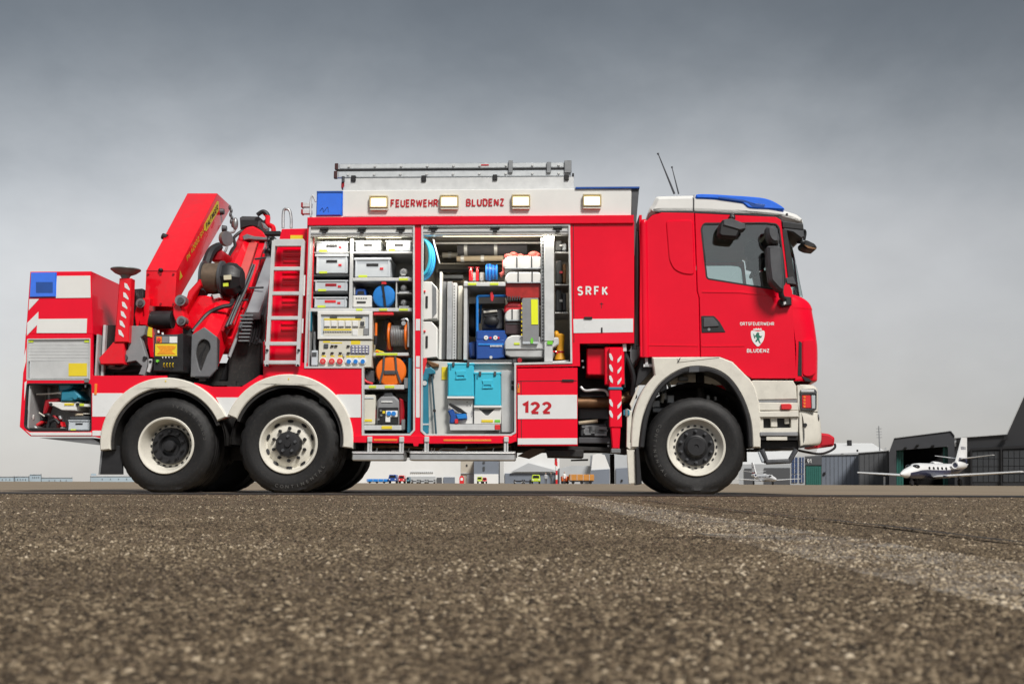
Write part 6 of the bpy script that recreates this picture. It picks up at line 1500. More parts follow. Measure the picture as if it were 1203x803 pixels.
for j, x in enumerate((367, 405)):
    t = Thing('red_bottle', ('stout red bottle nearer the uprights on the upper shelf', 'thin red bottle next to the blue cable coil on the upper shelf')[j], 'bottle', 'red bottles on the upper shelf'); p = L(*A7(x, 450), .35); k = (.024, .017)[j]
    g = G(REDL); g.lathe((p.x, p.y, p.z), [(k, 0), (k, .12), (k * .6, .14), (k * .45, .155)], (0, 0, 1), 16); t.add('body', g); g = G(DRED); g.box(p.x - k * 1.4, p.x + k * 1.4, p.y - .012, p.y + .012, p.z + .15, p.z + .165, .004); t.add('cap', g); t.done()
for x in (433, 385): 
    t = Thing('tin_can', 'grey tin can standing behind the red bottles' if x == 433 else 'grey tin can standing between the red bottles', 'can', 'tin cans on the upper shelf'); p = L(*A7(x, 452), .5); g = G(ALUP); g.lathe((p.x, p.y, p.z), [(.03, 0), (.031, .005), (.03, .01), (.03, .09), (.031, .095), (.026, .1)], (0, 0, 1), 16); t.add('body', g); g = G(STEEL); g.lathe((p.x, p.y, p.z + .1), [(.026, 0), (.02, .004), (0, .004)], (0, 0, 1), 14); t.add('lid', g); t.done()
t = Thing('blue_cable_coil', 'bundle of coiled blue cable on the upper shelf beside the red bottles', 'cable'); c = L(*A7(490, 400), .35)
for k in range(7):
    g = G(BLUD if k % 2 else BLU); ring = []
    for j in range(20): a = 2 * math.pi * j / 20; ring.append(c + Vector((-.06 + k * .02, math.sin(a) * .075 * .8, math.cos(a) * (.085 + .01 * math.sin(k)))))
    g.tube(ring, .011, 6, closed=True); t.add('turn', g)
t.done()
# compressor in blue tube frame
t = Thing('compressor', 'blue framed engine compressor with two white dials under the upper shelf', 'compressor')
g = G(BLU); g.ptube(A7, [(405, 800, .2), (405, 570, .2), (408, 548, .2), (425, 540, .2), (580, 538, .2)], .016); t.add('frame_tube', g); g = G(BLU); g.ptube(A7, [(430, 545, .6), (420, 700, .6)], .016); t.add('frame_tube', g)
g = G(REDL); g.pplate(A7, [(480, 520), (495, 512), (503, 545), (496, 572), (484, 568)], .16, .19, b=.004); t.add('red_valve', g)
g = G(GUN); g.pbox(A7, 432, 615, 560, 740, .3, .6, .02); en = t.add('engine', g)
for k in range(4): g = G(CREAM if k % 2 == 0 else BLACK); g.pplate(A7, [(440 + k * 4, 628 + k * 22), (520, 622 + k * 22), (525, 634 + k * 22), (442 + k * 4, 642 + k * 22)], .27, .31, b=.006); t.add('cooling_fin', g)
g = G(BLACK); p = L(*A7(488, 690), .26); g.ell(p, .09, .05, .07); t.add('fan_cowl', g)
g = G(BLUD); g.pbox(A7, 400, 742, 578, 800, .17, .55, .012); t.add('control_box', g); g = G(BLUD); g.pplate(A8, [(398, 45), (572, 40), (568, 150), (520, 158), (400, 160)], .16, .55, b=.012); t.add('air_tank', g); g = G(BLU); g.pbox(A8, 410, 66, 560, 78, .15, .17, .004); t.add('trim', g)
g = G(BLUD); g.pplate(A8, [(352, 62), (398, 50), (398, 150), (360, 150)], .3, .5, b=.02, r=.02); t.add('side_tank', g)
for x in (457, 512): g = G(TEXTW); g.pcyl(A8, x, 32, .15, .172, 13, 18); g.use(BLACK); g.pcyl(A8, x, 32, .147, .151, 3, 8); t.add('dial', g)
for x in (483, 530): g = G(REDL); g.pcyl(A8, x, 33, .155, .172, 7, 12); t.add('knob', g)
for k in range(9): g = G(TEXTW); g.pbox(A8, 482 + k * 8, 76, 487 + k * 8, 86, .147, .151, 0); t.add('marking', g)
g = G(ALUP); g.pcyl(A8, 486, 148, .15, .165, 9, 12); t.add('drain_cap', g); t.done()
t = Thing('spare_tyre', 'small black wheel standing behind the compressor', 'wheel'); p = L(*A7(372, 680), .5); g = G(RUB); g.lathe((p.x - .05, .6, p.z), [(.06, 0), (.16, 0), (.19, .03), (.19, .08), (.16, .11), (.06, .11)], (1, 0, 0), 28); t.add('tyre', g); g = G(BOXD); g.lathe((p.x - .04, .6, p.z), [(0, 0), (.06, 0), (.06, .09), (0, .09)], (1, 0, 0), 18); t.add('rim', g); t.done()
# lifting cushions, red cases, board, silver case
def cushion(C, pts, d0, d1, m, lb, nm='lifting_cushion', cat='cushion', rim=None, r=.05):
    t = Thing(nm, lb, cat, None); g = G(m); g.pplate(C, pts, d0, d1, b=.015, r=r, seg=6); t.add('body', g)
    ys = [p[1] for p in pts]; xs = [p[0] for p in pts]; g = G(rim or BOXG); yb = max(ys); g.pbox(C, min(xs) + 12, yb - 5, max(xs) - 2, yb + 1, d0 - .004, d0 + .02, .002); t.add('seam', g)
    for q in (.36, .74):
        xx = min(xs) + (max(xs) - min(xs)) * q; g = G(BOXD); g.pbox(C, xx - 4, min(ys) - 1, xx + 4, yb - 4, d0 - .005, d0 + .01, .002); t.add('strap', g)
    t.done()
cushion(A7, [(556, 378), (556, 330), (585, 305), (785, 305), (785, 378)], .09, .6, WHITE, 'uppermost white rounded cushion with a faded red cover behind it')
t = Thing('faded_red_cover', 'faded red cloth cover bunched above the uppermost white cushion', 'cover'); g = G(PINK)
for x, y, a, b, d_ in ((590, 308, .055, .03, .3), (620, 298, .05, .03, .35), (660, 305, .04, .02, .3), (740, 296, .07, .035, .3), (765, 305, .04, .03, .3)):
    p = L(*A7(x, y), d_); g.ell(p, a, .1, b, 12, 8)
g.cyl(L(*A7(585, 312), .3), L(*A7(775, 312), .3), .025, n=10); t.add('cloth', g); g = G(PINK); g.pplate(A7, [(552, 330), (560, 325), (566, 400), (545, 425), (535, 405), (552, 395)], .12, .2, b=.01); t.add('strap', g); t.done()
cushion(A7, [(568, 462), (568, 425), (592, 397), (785, 397), (785, 462)], .085, .6, WHITE, 'second white rounded cushion, lying on the red case', r=.06)
t = Thing('red_case', 'red brown case beneath the second white cushion', 'case'); g = G(mat('red_to_brown_leather', (.42, .02, .015), .4, var=.35, vscale=9, coat=.2)); g.pplate(A7, [(570, 462), (785, 462), (785, 555), (600, 555), (572, 540)], .12, .6, b=.01, r=.02); t.add('body', g)
for k in range(6): g = G(BOXD); g.pbox(A7, 582 + k * 14, 540, 588 + k * 14, 566, .112, .122, .001); t.add('fringe', g)
t.done()
t = Thing('red_bag', 'plain red bag behind the grey board', 'bag'); g = G(REDL); g.pplate(A7, [(560, 640), (565, 600), (590, 574), (668, 574), (672, 625)], .18, .5, b=.02, r=.03); t.add('body', g); g = G(DRED); g.pbox(A7, 575, 598, 660, 604, .172, .182, .002); t.add('seam', g); t.done()
cushion(A7, [(566, 685), (568, 645), (590, 618), (690, 618), (690, 685)], .14, .5, WHITE, 'small white rounded cushion beneath the plain red bag')
t = Thing('dark_case', 'dark brown case under the small white cushion beside the compressor', 'case'); g = G(mat('dark_brown_leather', (.06, .035, .04), .5, var=.2)); g.pbox(A7, 568, 686, 690, 765, .16, .5, .012); t.add('body', g); g = G(BOXD); g.pbox(A7, 580, 700, 660, 706, .152, .162, .002); t.add('seam', g); t.done()
t = Thing('sealing_board', 'upright grey board with a neon yellow stripe in front of the cushions', 'board'); g = G(MGREY); g.pplate(A7, [(668, 566), (674, 552), (764, 552), (768, 566), (768, 808), (672, 808)], .06, .085, b=.004); t.add('board', g)
g = G(mat('neon_yellow_film', (.82, .88, .02), .5, var=.04)); g.pplate(A7, [(722, 560), (762, 560), (764, 708), (724, 708)], .054, .0595, b=0); t.add('yellow_stripe', g); g = G(BOXG); g.pbox(A8, 672, 44, 764, 70, .062, .085, .003); t.add('lower_edge', g); g = G(GREENS); g.pplate(A8, [(718, 45), (728, 30), (736, 45), (734, 66), (720, 66)], .054, .061, b=0); t.add('green_sticker', g)
g = G(YEL)
for k in range(8): g.pbox(A7, 664, 580 + k * 26, 670, 592 + k * 26, .06, .07, .001)
t.add('yellow_pegs', g, kind='stuff'); t.done()
t = Thing('silver_case', 'silver rounded case with stickers beneath the grey board', 'case'); g = G(ALUP); g.pplate(A8, [(566, 60), (580, 32), (610, 18), (690, 18), (800, 30), (885, 30), (888, 70), (850, 95), (800, 100), (566, 104)], .10, .55, b=.012, r=.02); t.add('body', g); g = G(LINER); g.pplate(A8, [(568, 104), (800, 100), (790, 148), (600, 148), (572, 135)], .12, .55, b=.01); t.add('lower_half', g)
g = G(YELG); g.pbox(A8, 622, 62, 655, 74, .092, .0995, 0); t.add('sticker', g); g = G(GREENS); g.pbox(A8, 818, 52, 850, 72, .045, .0495, 0); t.add('green_sticker', g); g = G(STEEL); g.pbox(A8, 780, 96, 850, 150, .14, .3, .01); t.add('valve', g); t.done()
# right-hand shelves with dark apparatus and a yellow bottle
for y in (280, 470, 635): shelf(A7, 862, y, 945, y + 8, .2, .7)
for j, (y0, y1, lb) in enumerate(((200, 275, 'dark radio set on the top shelf at the right end of the locker'), (320, 465, 'dark breathing apparatus on the second shelf at the right end'), (490, 630, 'black air bottle set on the third shelf at the right end'))):
    t = Thing('apparatus', lb, 'apparatus', 'dark apparatus on the right-hand shelves'); g = G(BOXD); g.pbox(A7, 866, y0 + 10, 905, y1, .25, .5, .015); t.add('body', g); g = G((BOXG, RUST, GUN)[j]); g.pbox(A7, 905, y0 + 30, 930, y1 - 4, .28, .5, .012); t.add('side_unit', g)
    g = G((TEXTW, REDL, TEXTW)[j]); g.pbox(A7, 890, y0 + (y1 - y0) * .5, 908, y0 + (y1 - y0) * .6, .243, .251, .001); t.add('badge', g); t.done()
t = Thing('yellow_hydrant_pipe', 'amber yellow stand pipe with a red band on the locker floor', 'stand pipe'); p = L(*A8(893, 160), .14); k = .055
g = G(mat('amber_yellow_enamel', (.72, .34, .02), .4, var=.1)); g.lathe((p.x, .2, p.z), [(k * 1.2, 0), (k * 1.1, .03), (k * .9, .06), (k * .85, .16), (k * .95, .2), (k * 1.05, .28), (k * .8, .30)], (0, 0, 1), 22); t.add('body', g); g = G(DRED); g.lathe((p.x, .2, p.z + .075), [(k * .9, 0), (k * .95, .005), (k * .95, .02), (k * .9, .025)], (0, 0, 1), 22); t.add('band', g); q = L(*A7(872, 765), .14); g = G(MATS['amber_yellow_enamel']); g.ell((q.x, .2, q.z), .035, .05, .05); t.add('outlet', g); t.done()
t = Thing('shallow_tray', 'shallow white and blue tray under the yellow stand pipe', 'tray'); g = G(WHITE); g.pplate(A8, [(842, 172), (945, 164), (945, 195), (848, 190)], .08, .4, b=.006); t.add('tray', g); g = G(CYAN); g.pbox(A8, 845, 188, 945, 202, .085, .4, .004); t.add('base', g); t.done()
t = Thing('red_hand_valve', 'small red lever valve hanging before the yellow stand pipe', 'valve'); g = G(REDL); g.ptube(A8, [(840, 118, .09), (868, 114, .09), (880, 128, .09)], .01); t.add('lever', g); g = G(STEEL); g.ptube(A8, [(830, 95, .1), (850, 125, .1), (845, 150, .1)], .02); t.add('stem', g); t.done()
shelf(A8, 345, 162, 610, 178, .1, .9, BOXD); shelf(A8, 350, 178, 612, 188, .08, .9)
g = G(BOXD); g.pbox(A8, 612, 160, 636, 196, .05, .12, .006); T.add('slide_lock', g); g = G(DRED); g.pcyl(A8, 655, 165, .05, .08, 14, 14); T.add('slide_knob', g)
# slide-out wall with cyan canisters
PALE = mat('pale_grey_slide_panel', (.60, .60, .57), .5, var=.06)
g = G(PALE); g.pplate(A8, [(60, 165), (340, 180), (640, 190), (630, 600), (60, 605)], .14, .17, b=.004); T.add('slide_out_wall', g)
g = G(LINER); g.pplate(A8, [(545, 225), (625, 225), (620, 590), (548, 590)], .10, .14, b=.004); T.add('slide_panel', g); g = G(YEL); g.pbox(A8, 195, 205, 228, 280, .132, .139, 0); T.add('yellow_label', g)
for x0, y0, x1, y1, lb in ((230, 185, 385, 378, 'cyan canister with an embossed badge, the higher of the two on the slide-out wall'), (387, 240, 544, 432, 'cyan canister with an embossed badge, the lower one above the triangular cut-out')):
    t = Thing('cyan_canister', lb, 'canister', 'cyan canisters on the slide-out wall'); w_ = x1 - x0; cx_ = (x0 + x1) / 2
    g = G(CYAN); g.pplate(A8, [(x0 + 2, y0 + 4), (x1 - 2, y0), (x1, y1), (x0, y1)], .03, .135, b=.012); t.add('body', g)
    g = G(CYAN); g.pbox(A8, x0 - 2, y0 - 4, x1 + 2, y0 + 8, .025, .137, .004); t.add('lid', g)
    g = G(CYAN); g.plate(rnd(ptx([(cx_ - 34, y0 + 42), (cx_ + 32, y0 + 40), (cx_ + 26, y0 + 62), (cx_ + 34, y0 + 92), (cx_ - 34, y0 + 94), (cx_ - 26, y0 + 64)], .03, A8), .012), .018, .034, [rnd(ptx([(cx_ - 20, y0 + 72), (cx_ + 18, y0 + 72), (cx_ + 20, y0 + 84), (cx_ - 22, y0 + 84)], .03, A8), .004)], b=.004); t.add('badge', g)
    g = G(TEAL); g.pbox(A8, x0 + 14, y0 + 10, x0 + 22, y0 + 36, .024, .031, .001); t.add('groove', g)
    for xx in (x0 + w_ * .22, x1 - w_ * .22): g = G(BOXD); g.pbox(A8, xx - 7, y0 - 8, xx + 7, y0 + 16, .012, .028, .003); t.add('latch', g)
    t.done()
g = G(WHITE); g.pbox(A8, 226, 378, 386, 392, .02, .137, .005); T.add('canister_ledge', g); g = G(WHITE); g.pbox(A8, 384, 432, 548, 446, .02, .137, .005); T.add('canister_ledge', g)
g = G(WHITE); g.pplate(A8, [(232, 394), (382, 394), (382, 540), (236, 540)], .09, .138, b=.004); T.add('tray_back', g)
g = G(WHITE); g.plate(ptx([(386, 448), (546, 448), (544, 540), (386, 540)], .05, A8), .05, .12, [ptx([(414, 452), (510, 452), (470, 490), (455, 490)], .05, A8)], b=.003); tb = T.add('cutout_panel', g); g = G(BOXD); g.pbox(A8, 405, 450, 520, 496, .07, .075, 0); T.add('cutout_shade', g, tb)
for x0, x1, m in ((430, 498, YEL), (508, 540, GREENS)): g = G(m); g.pbox(A8, x0, 516, x1, 530, .043, .0495, 0); T.add('sticker', g, tb)
for x, y in ((345, 412), (345, 432), (365, 432), (372, 495)): g = G(BOXD); g.pcyl(A8, x, y, .085, .09, 3, 8); T.add('rivet', g)
g = G(ALUP); g.pplate(A8, [(240, 542), (540, 542), (536, 578), (244, 578)], .03, .137, b=.004); T.add('lower_tray', g); g = G(REDL); g.pbox(A8, 508, 545, 540, 575, .02, .04, .004); T.add('tray_knob', g); g = G(BLACK); g.pbox(A8, 450, 592, 590, 604, .05, .1, .003); T.add('slide_handle', g)
t = Thing('hand_pump', 'blue hand pump with a black lever on the lower tray of the slide-out wall', 'pump')
g = G(BLUD); g.pplate(A8, [(230, 465), (262, 450), (272, 480), (340, 475), (346, 512), (290, 520), (262, 540), (240, 536), (246, 500)], .03, .085, b=.012, r=.01); t.add('body', g); g = G(BLACK); g.pplate(A8, [(238, 420), (246, 416), (310, 450), (346, 478), (336, 482), (290, 470), (240, 432)], .02, .05, b=.006); t.add('lever', g); g = G(BLU); g.pplate(A8, [(280, 485), (338, 480), (342, 508), (290, 512)], .015, .032, b=.004); t.add('cylinder', g); g = G(REDL); g.pbox(A8, 272, 512, 292, 538, .02, .05, .004); t.add('valve', g); t.done()
t = Thing('petrol_blue_jack', 'long petrol blue support jack standing at the edge of the slide-out wall', 'jack')
g = G(TEAL); g.pplate(A8, [(70, 285), (112, 285), (118, 560), (68, 560)], .05, .12, b=.01); t.add('tube', g); g = G(TEAL); g.pplate(A8, [(80, 250), (95, 215), (130, 205), (156, 225), (156, 245), (120, 250), (112, 285), (74, 285)], .04, .11, b=.01); t.add('head', g); g = G(TEAL); g.pbox(A8, 66, 545, 116, 598, .04, .13, .008); t.add('foot', g); g = G(ALUP); g.pcyl(A8, 94, 300, .035, .05, 14, 16); t.add('pin', g); g = G(ALUP); g.pbox(A8, 64, 538, 118, 548, .035, .13, .003); t.add('band', g); t.done()
t = Thing('steel_rod', 'dark blue grey rod leaning beside the petrol blue jack', 'rod'); g = G(mat('blue_grey_steel', (.05, .10, .13), .4, metal=.3, var=.1)); g.tube([L(*A8(136, 240), .08), L(*A8(148, 400), .08), L(*A8(162, 600), .08)], .011, 8); t.add('shaft', g); g = G(BLACK); g.pcyl(A8, 152, 462, .06, .09, 9, 12); t.add('joint', g); t.done()
t = Thing('red_lever', 'red lever with a black tip hanging on the frame beside the white cases', 'lever'); g = G(REDL); g.pplate(A8, [(88, 152), (106, 150), (108, 172), (82, 268), (66, 270), (76, 200)], .02, .05, b=.006); t.add('arm', g); g = G(BLACK); g.pcyl(A8, 72, 272, .015, .05, 11, 14); t.add('tip', g); t.done()
g = G(RUST); g.pplate(A8, [(110, 165), (178, 188), (178, 204), (140, 210), (112, 185)], .1, .2, b=.01); T.add('rack_hinge', g)
g = G(BLACK); g.pbox(A8, 606, 285, 622, 305, .06, .1, .004); T.add('slide_catch', g); g = G(BLACK); g.pbox(A8, 606, 315, 620, 340, .06, .1, .004); T.add('slide_catch', g)

# -- tool locker at the rear --------------------------------------------
t = Thing('bench_grinder_unit', 'petrol blue hydraulic unit with a pale lever on the white tray of the rear locker', 'hydraulic unit')
g = G(TEAL); g.pplate(K3, [(425, 168), (575, 162), (580, 215), (545, 245), (500, 262), (440, 262), (430, 230)], .07, .34, b=.02, r=.02); t.add('motor', g); g = G(TEAL); g.pplate(K3, [(455, 265), (545, 258), (600, 240), (665, 320), (660, 345), (600, 340), (600, 372), (450, 372)], .06, .34, b=.02, r=.02); t.add('body', g)
g = G(TEAL); g.pcyl(K3, 608, 322, .04, .07, 24, 18); t.add('cap', g); g = G(CREAM); g.ptube(K3, [(205, 292, .12), (330, 288, .12), (480, 272, .12)], .010, 8, 3); t.add('lever', g); g = G(WHITE); p = L(*K3(455, 280), .12); g.ell(p, .04, .03, .015); t.add('clamp', g); t.done()
g = G(WHITE); g.pplate(K3, [(330, 375), (640, 375), (620, 465), (470, 462), (385, 420), (335, 412)], .08, .5, b=.008); tr_ = T.add('rear_tray', g); g = G(YEL); g.pbox(K3, 495, 388, 595, 408, .072, .0795, 0); T.add('sticker', g, tr_)
g = G(WHITE); g.pplate(K3, [(640, 395), (770, 395), (770, 425), (660, 425)], .1, .5, b=.006); T.add('rear_tray', g); g = G(YELG); g.pbox(K3, 655, 390, 700, 415, .092, .0995, 0); T.add('sticker', g)
for x in (352, 632): g = G(BLACK); g.pcyl(K3, x, 398, .07, .082, 17, 14); T.add('tray_hole', g)
t = Thing('rescue_spreader', 'red rescue spreader with black grips leaning under the white tray', 'rescue tool')
g = G(DRED); g.pplate(K3, [(290, 350), (430, 330), (440, 360), (335, 385), (320, 440), (300, 500), (262, 520), (270, 440)], .14, .26, b=.015, r=.02); t.add('body', g); g = G(REDL); g.pplate(K3, [(190, 605), (245, 570), (275, 575), (265, 600), (215, 630), (195, 625)], .1, .2, b=.012, r=.01); t.add('arm', g); g = G(BLACK); g.ptube(K3, [(275, 520, .1), (330, 510, .1), (345, 560, .12), (320, 640, .12)], .022); t.add('grip', g); g = G(CREAM); g.ptube(K3, [(230, 485, .08), (290, 525, .08)], .008, 6, 0); t.add('bar', g); g = G(ALUP); g.pplate(K3, [(175, 625), (195, 630), (220, 662), (200, 668), (180, 645)], .09, .14, b=.006); t.add('tip', g); t.done()
t = Thing('rescue_cutter', 'red rescue cutter with steel blades beside the grey crate in the rear locker', 'rescue tool')
g = G(DRED); g.pplate(K3, [(365, 510), (395, 515), (440, 580), (445, 650), (410, 655), (405, 590)], .14, .24, b=.012, r=.01); t.add('body', g); g = G(REDL); g.pplate(K3, [(445, 585), (470, 580), (482, 630), (465, 640), (448, 620)], .1, .18, b=.01); t.add('grip', g); g = G(ALU); g.pplate(K3, [(430, 520), (450, 515), (465, 550), (450, 560), (435, 545)], .09, .13, b=.006); t.add('blade', g); g = G(BLACK); g.ptube(K3, [(350, 580, .1), (400, 560, .1), (440, 600, .1)], .02); t.add('hose', g); g = G(ALUP); g.pbox(K3, 450, 640, 482, 670, .09, .16, .006); t.add('foot', g); t.done()
crate(K3, 530, 562, 768, 672, .09, 'grey crate with a black slot on the floor of the rear locker', tag=False, grp='grey plastic crates on the shelves')
t = Thing('hose_tray', 'flat tray with brown straps on the shelf above the rear locker crate', 'tray'); g = G(BOXD); g.pbox(K3, 545, 520, 765, 558, .14, .5, .008); t.add('tray', g); g = G(BEIGE); g.pbox(K3, 600, 494, 690, 518, .13, .4, .008); t.add('strap', g); g = G(CREAM); g.pbox(K3, 690, 492, 760, 502, .13, .4, .004); t.add('bar', g); t.done()
t = Thing('white_bottle', 'small white bottle with a tall neck in the corner of the rear locker', 'bottle'); p = L(*K3(138, 560), .12); g = G(WHITE); g.lathe((p.x, .14, p.z), [(.03, 0), (.036, .01), (.036, .05), (.02, .07)], (0, 0, 1), 16); t.add('body', g); g = G(CREAM); g.ptube(K3, [(105, 545, .12), (104, 450, .12)], .012, 8, 0); t.add('neck', g); g = G(BLACK); g.pcyl(K3, 150, 545, .098, .105, 8, 12); t.add('label_dot', g); t.done()
for j, (x0, x1, y0, y1, m) in enumerate(((150, 190, 190, 400, ALUP), (205, 240, 280, 415, WHITE), (265, 300, 195, 400, CREAM), (320, 350, 230, 380, ALUP), (690, 715, 245, 390, CREAM), (745, 770, 230, 480, ALUP))):
    t = Thing('support_tube', ('aluminium tube upright next to the left edge of the rear locker', 'short white tube upright in the rear locker', 'cream tube upright behind the pale lever', 'aluminium tube upright behind the blue unit', 'cream tube upright on the crate side of the rear locker', 'aluminium tube upright against the forward wall of the rear locker')[j], 'tube', 'tubes standing in the rear locker'); a, b = L(*K3((x0 + x1) / 2, y1), .4), L(*K3((x0 + x1) / 2, y0), .4); r_ = (x1 - x0) / 2 / 8.92 / 100
    g = G(m); g.cyl(a, b, r_, n=14); t.add('tube', g); g = G(STEEL); g.cyl(b, b + Vector((0, 0, .012)), r_ * 1.1, n=14); t.add('cap', g); t.done()
g = G(BOXD); g.pplate(K3, [(105, 470), (240, 500), (270, 560), (180, 640), (100, 640)], .3, .5, b=.01); T.add('tool_holder', g); g = G(CHAS); g.pbox(K3, 110, 645, 520, 672, .06, .5, .006); T.add('locker_floor', g)
shelf(K3, 130, 150, 720, 170, .02, .06, PINK, 'locker_lip'); shelf(K3, 560, 195, 770, 215, .3, .5, BOXD)

LADM = mat('weathered_ladder_aluminium', (.46, .49, .52), .4, metal=.4, var=.1, vscale=12); LADW = mat('ladder_web_aluminium', (.60, .63, .65), .45, metal=.2, var=.1, vscale=12); LADE = mat('dark_ladder_end_cap', (.06, .02, .02), .6, var=.1)
# -- roof ladders -------------------------------------------------------
for j, (yt, yb, xl, lb) in enumerate(((116, 154, 298, 'upper aluminium ladder section lying on the truck roof'), (165, 210, 292, 'lower aluminium ladder section lying on the roof rail'))):
    t = Thing('roof_ladder', lb, 'ladder', 'ladder sections stacked on the roof')
    zt_, zb_ = Lz(B1(0, yt)[1], 530, .14), Lz(B1(0, yb)[1], 530, .14); x0, x1 = L(*B1(xl, yt), .14).x, L(*B2(660, yt), .14).x
    ang = .0
    for y in (.14, .62):
        g = G(LADM); g.box(x0 + .02, x1, y, y + .03, zb_, zt_, .006); st = t.add('stile', g)
        g = G(LADW); g.box(x0 + .05, x1 - .02, y - .003, y + .001, zb_ + .012, zt_ - .012, .001); t.add('stile_web', g, st)
        g = G(LADE); g.box(x0 - .012, x0 + .03, y - .005, y + .035, zb_ - .004, zt_ + .004, .006); t.add('end_cap', g, st)
    n = 9
    for k in range(n):
        x = x0 + .16 + (x1 - x0 - .3) * k / (n - 1); g = G(ALUP); g.cyl((x, .125, (zt_ + zb_) / 2), (x, .66, (zt_ + zb_) / 2), .014, n=8); r = t.add('rung', g)
        g = G(BLACK); g.box(x - .012, x + .012, .130, .139, (zt_ + zb_) / 2 - .012, (zt_ + zb_) / 2 + .012, .003); t.add('rung_cap', g, r)
    if j == 0:
        for a in (258, 504, 618):
            w_ = 28 if a < 600 else 46; g = G(STEEL); g.pbox(B2, a, 100 if a != 504 else 110, a + w_, 180, .115, .13, .004); t.add('clamp', g)
        g = G(TEXTR); g.pbox(B2, 72, 126, 132, 134, .132, .1365, 0); t.add('print', g)
    t.done()
for a in (410, 862):
    g = G(BLACK); g.pbox(B1, a - 15, 196, a + 15, 236, .08, .14, .006); T.add('ladder_roller', g)
for a in (172, 632): g = G(BLACK); g.pbox(B2, a - 15, 190, a + 15, 228, .08, .14, .006); T.add('ladder_roller', g)
g = G(BLACK); g.pbox(B2, 668, 182, 680, 208, .1, .2, .004); T.add('ladder_stop', g)
g = G(DRED); g.pbox(B1, 332, 240, 356, 278, .1, .5, .006); T.add('rail_end', g); g = G(GUN); g.ptube(B1, [(345, 205, .1), (345, 240, .1)], .02, 6, 0); T.add('rail_end', g)
g = G(BLACK); g.box(L(*B1(300, 155), .14).x, L(*B2(660, 155), .14).x, .135, .66, Lz(B1(0, 160)[1], 530, .14), Lz(B1(0, 156)[1], 530, .14)); T.add('ladder_bed', g)
T.done()

# ------------------------------------------------------------------ airfield buildings behind the truck
N1 = crop(980, 440, 5.354); N2 = crop(860, 500, 7.52); N3 = crop(560, 500, 6.015); N4 = crop(420, 500, 7.52); N5 = crop(0, 520, 7.52)

BF = WF
def setphi(px):
    """face the following buildings square to the line of sight through photo column px"""
    global BF
    d = ray(px, 566); BF = Matrix.Translation((CAMPOS.x, CAMPOS.y, 0)) @ Matrix.Rotation(math.atan2(d.y, d.x) - math.pi / 2, 4, 'Z')
W0 = W
def W(px, py, dist):
    d = BF.to_3x3().inverted() @ ray(px, py); return Vector((0, 0, CAM_H)) + d * (dist / d.y)
def wy(dist): return dist
setphi(601)
HGREY = mat('dark_grey_hangar_cladding', (.055, .057, .064), .6, var=.08, vscale=.4); HGREY2 = mat('charcoal_hangar_cladding', (.032, .033, .037), .6, var=.08, vscale=.4)
HBLUE = mat('blue_grey_cladding', (.18, .205, .25), .55, var=.06, vscale=.4); HMID = mat('mid_grey_cladding', (.088, .092, .10), .6, var=.08, vscale=.4)
HWHITE = mat('white_hall_cladding', (.74, .745, .74), .5, var=.04, vscale=.3); HLITE = mat('light_grey_cladding', (.45, .47, .49), .55, var=.05, vscale=.3)
HBEIGE = mat('beige_wall', (.48, .44, .37), .7, var=.06, vscale=.5); GREEN = mat('green_hangar_door', (.025, .13, .11), .5, var=.08, vscale=1.); DARKI = mat('unlit_hangar_interior', (.012, .012, .013), .9, var=.1)
BGL = mat('blue_facade_glass', (.03, .06, .15), .15, var=.1, vscale=1., coat=.5); TRIM = mat('pale_roof_trim', (.50, .51, .52), .5, var=.05); HAZEB = mat('haze_tinted_far_wall', (.34, .42, .48), .7, var=.1, vscale=.05)  # far walls: distance haze is put into the pale blue colour
def wp(C, pts, dist):
    o = []
    for p in pts:
        if p[1] is None: q = W(*C(p[0], 0), dist); q = W(C(p[0], 0)[0], 566.5, dist); o.append((q.x, 0.0))
        else: q = W(*C(*p), dist); o.append((q.x, max(0., q.z)))
    return o
def wplate(g, C, pts, dist, d1, b=0.): g.plate(wp(C, pts, dist), wy(dist), wy(dist) + d1, b=b); return g
def wbox(g, C, x0, y0, x1, y1, dist, d1, b=0.):
    return wplate(g, C, [(x0, y1), (x1, y1), (x1, y0), (x0, y0)], dist, d1, b)
def wpart(t, nm, m, C, rect, dist, d1, par=None):
    g = G(m); wbox(g, C, *rect, dist, d1); return t.add(nm, g, par)
# -- hangar with teal doors
setphi(1085)
t = Thing('hangar', 'dark grey hangar with open doorway and stacked green door leaves, behind the jet', 'hangar', frame=BF); D = 150
g = G(HGREY); wplate(g, N1, [(345, None), (345, 480), (376, 397), (735, 352), (757, 382), (757, None), (716, None), (716, 450), (390, 475), (390, None)], D, .6); fw = t.add('front_wall', g)
g = G(TRIM); wplate(g, N1, [(343, 480), (374, 394), (735, 349), (760, 381), (757, 383), (734, 354), (377, 399), (347, 482)], D - .15, .6); t.add('roof_edge', g)
g = G(HGREY2); a = wp(N1, [(345, 480), (376, 397), (735, 352), (757, 382)], D)
for i in range(3):
    g.add([(a[i][0], wy(D) + .6, a[i][1]), (a[i + 1][0], wy(D) + .6, a[i + 1][1]), (a[i + 1][0], wy(D) + 38, a[i + 1][1]), (a[i][0], wy(D) + 38, a[i][1])], [(0, 1, 2, 3)])
t.add('roof', g)
g = G(DARKI); g.box(a[0][0], a[3][0], wy(D) + 37, wy(D) + 38, 0, a[1][1]); t.add('back_wall', g)
for x in (a[0][0], a[3][0] - .3): g = G(DARKI); g.box(x, x + .3, wy(D) + .6, wy(D) + 37, 0, a[0][1]); t.add('side_wall', g)
for k in range(3): wpart(t, 'door_leaf', GREEN, N1, (392 + k * 15, 476 - k * 2, 405 + k * 15, None), D + .7 + k * .3, .15)
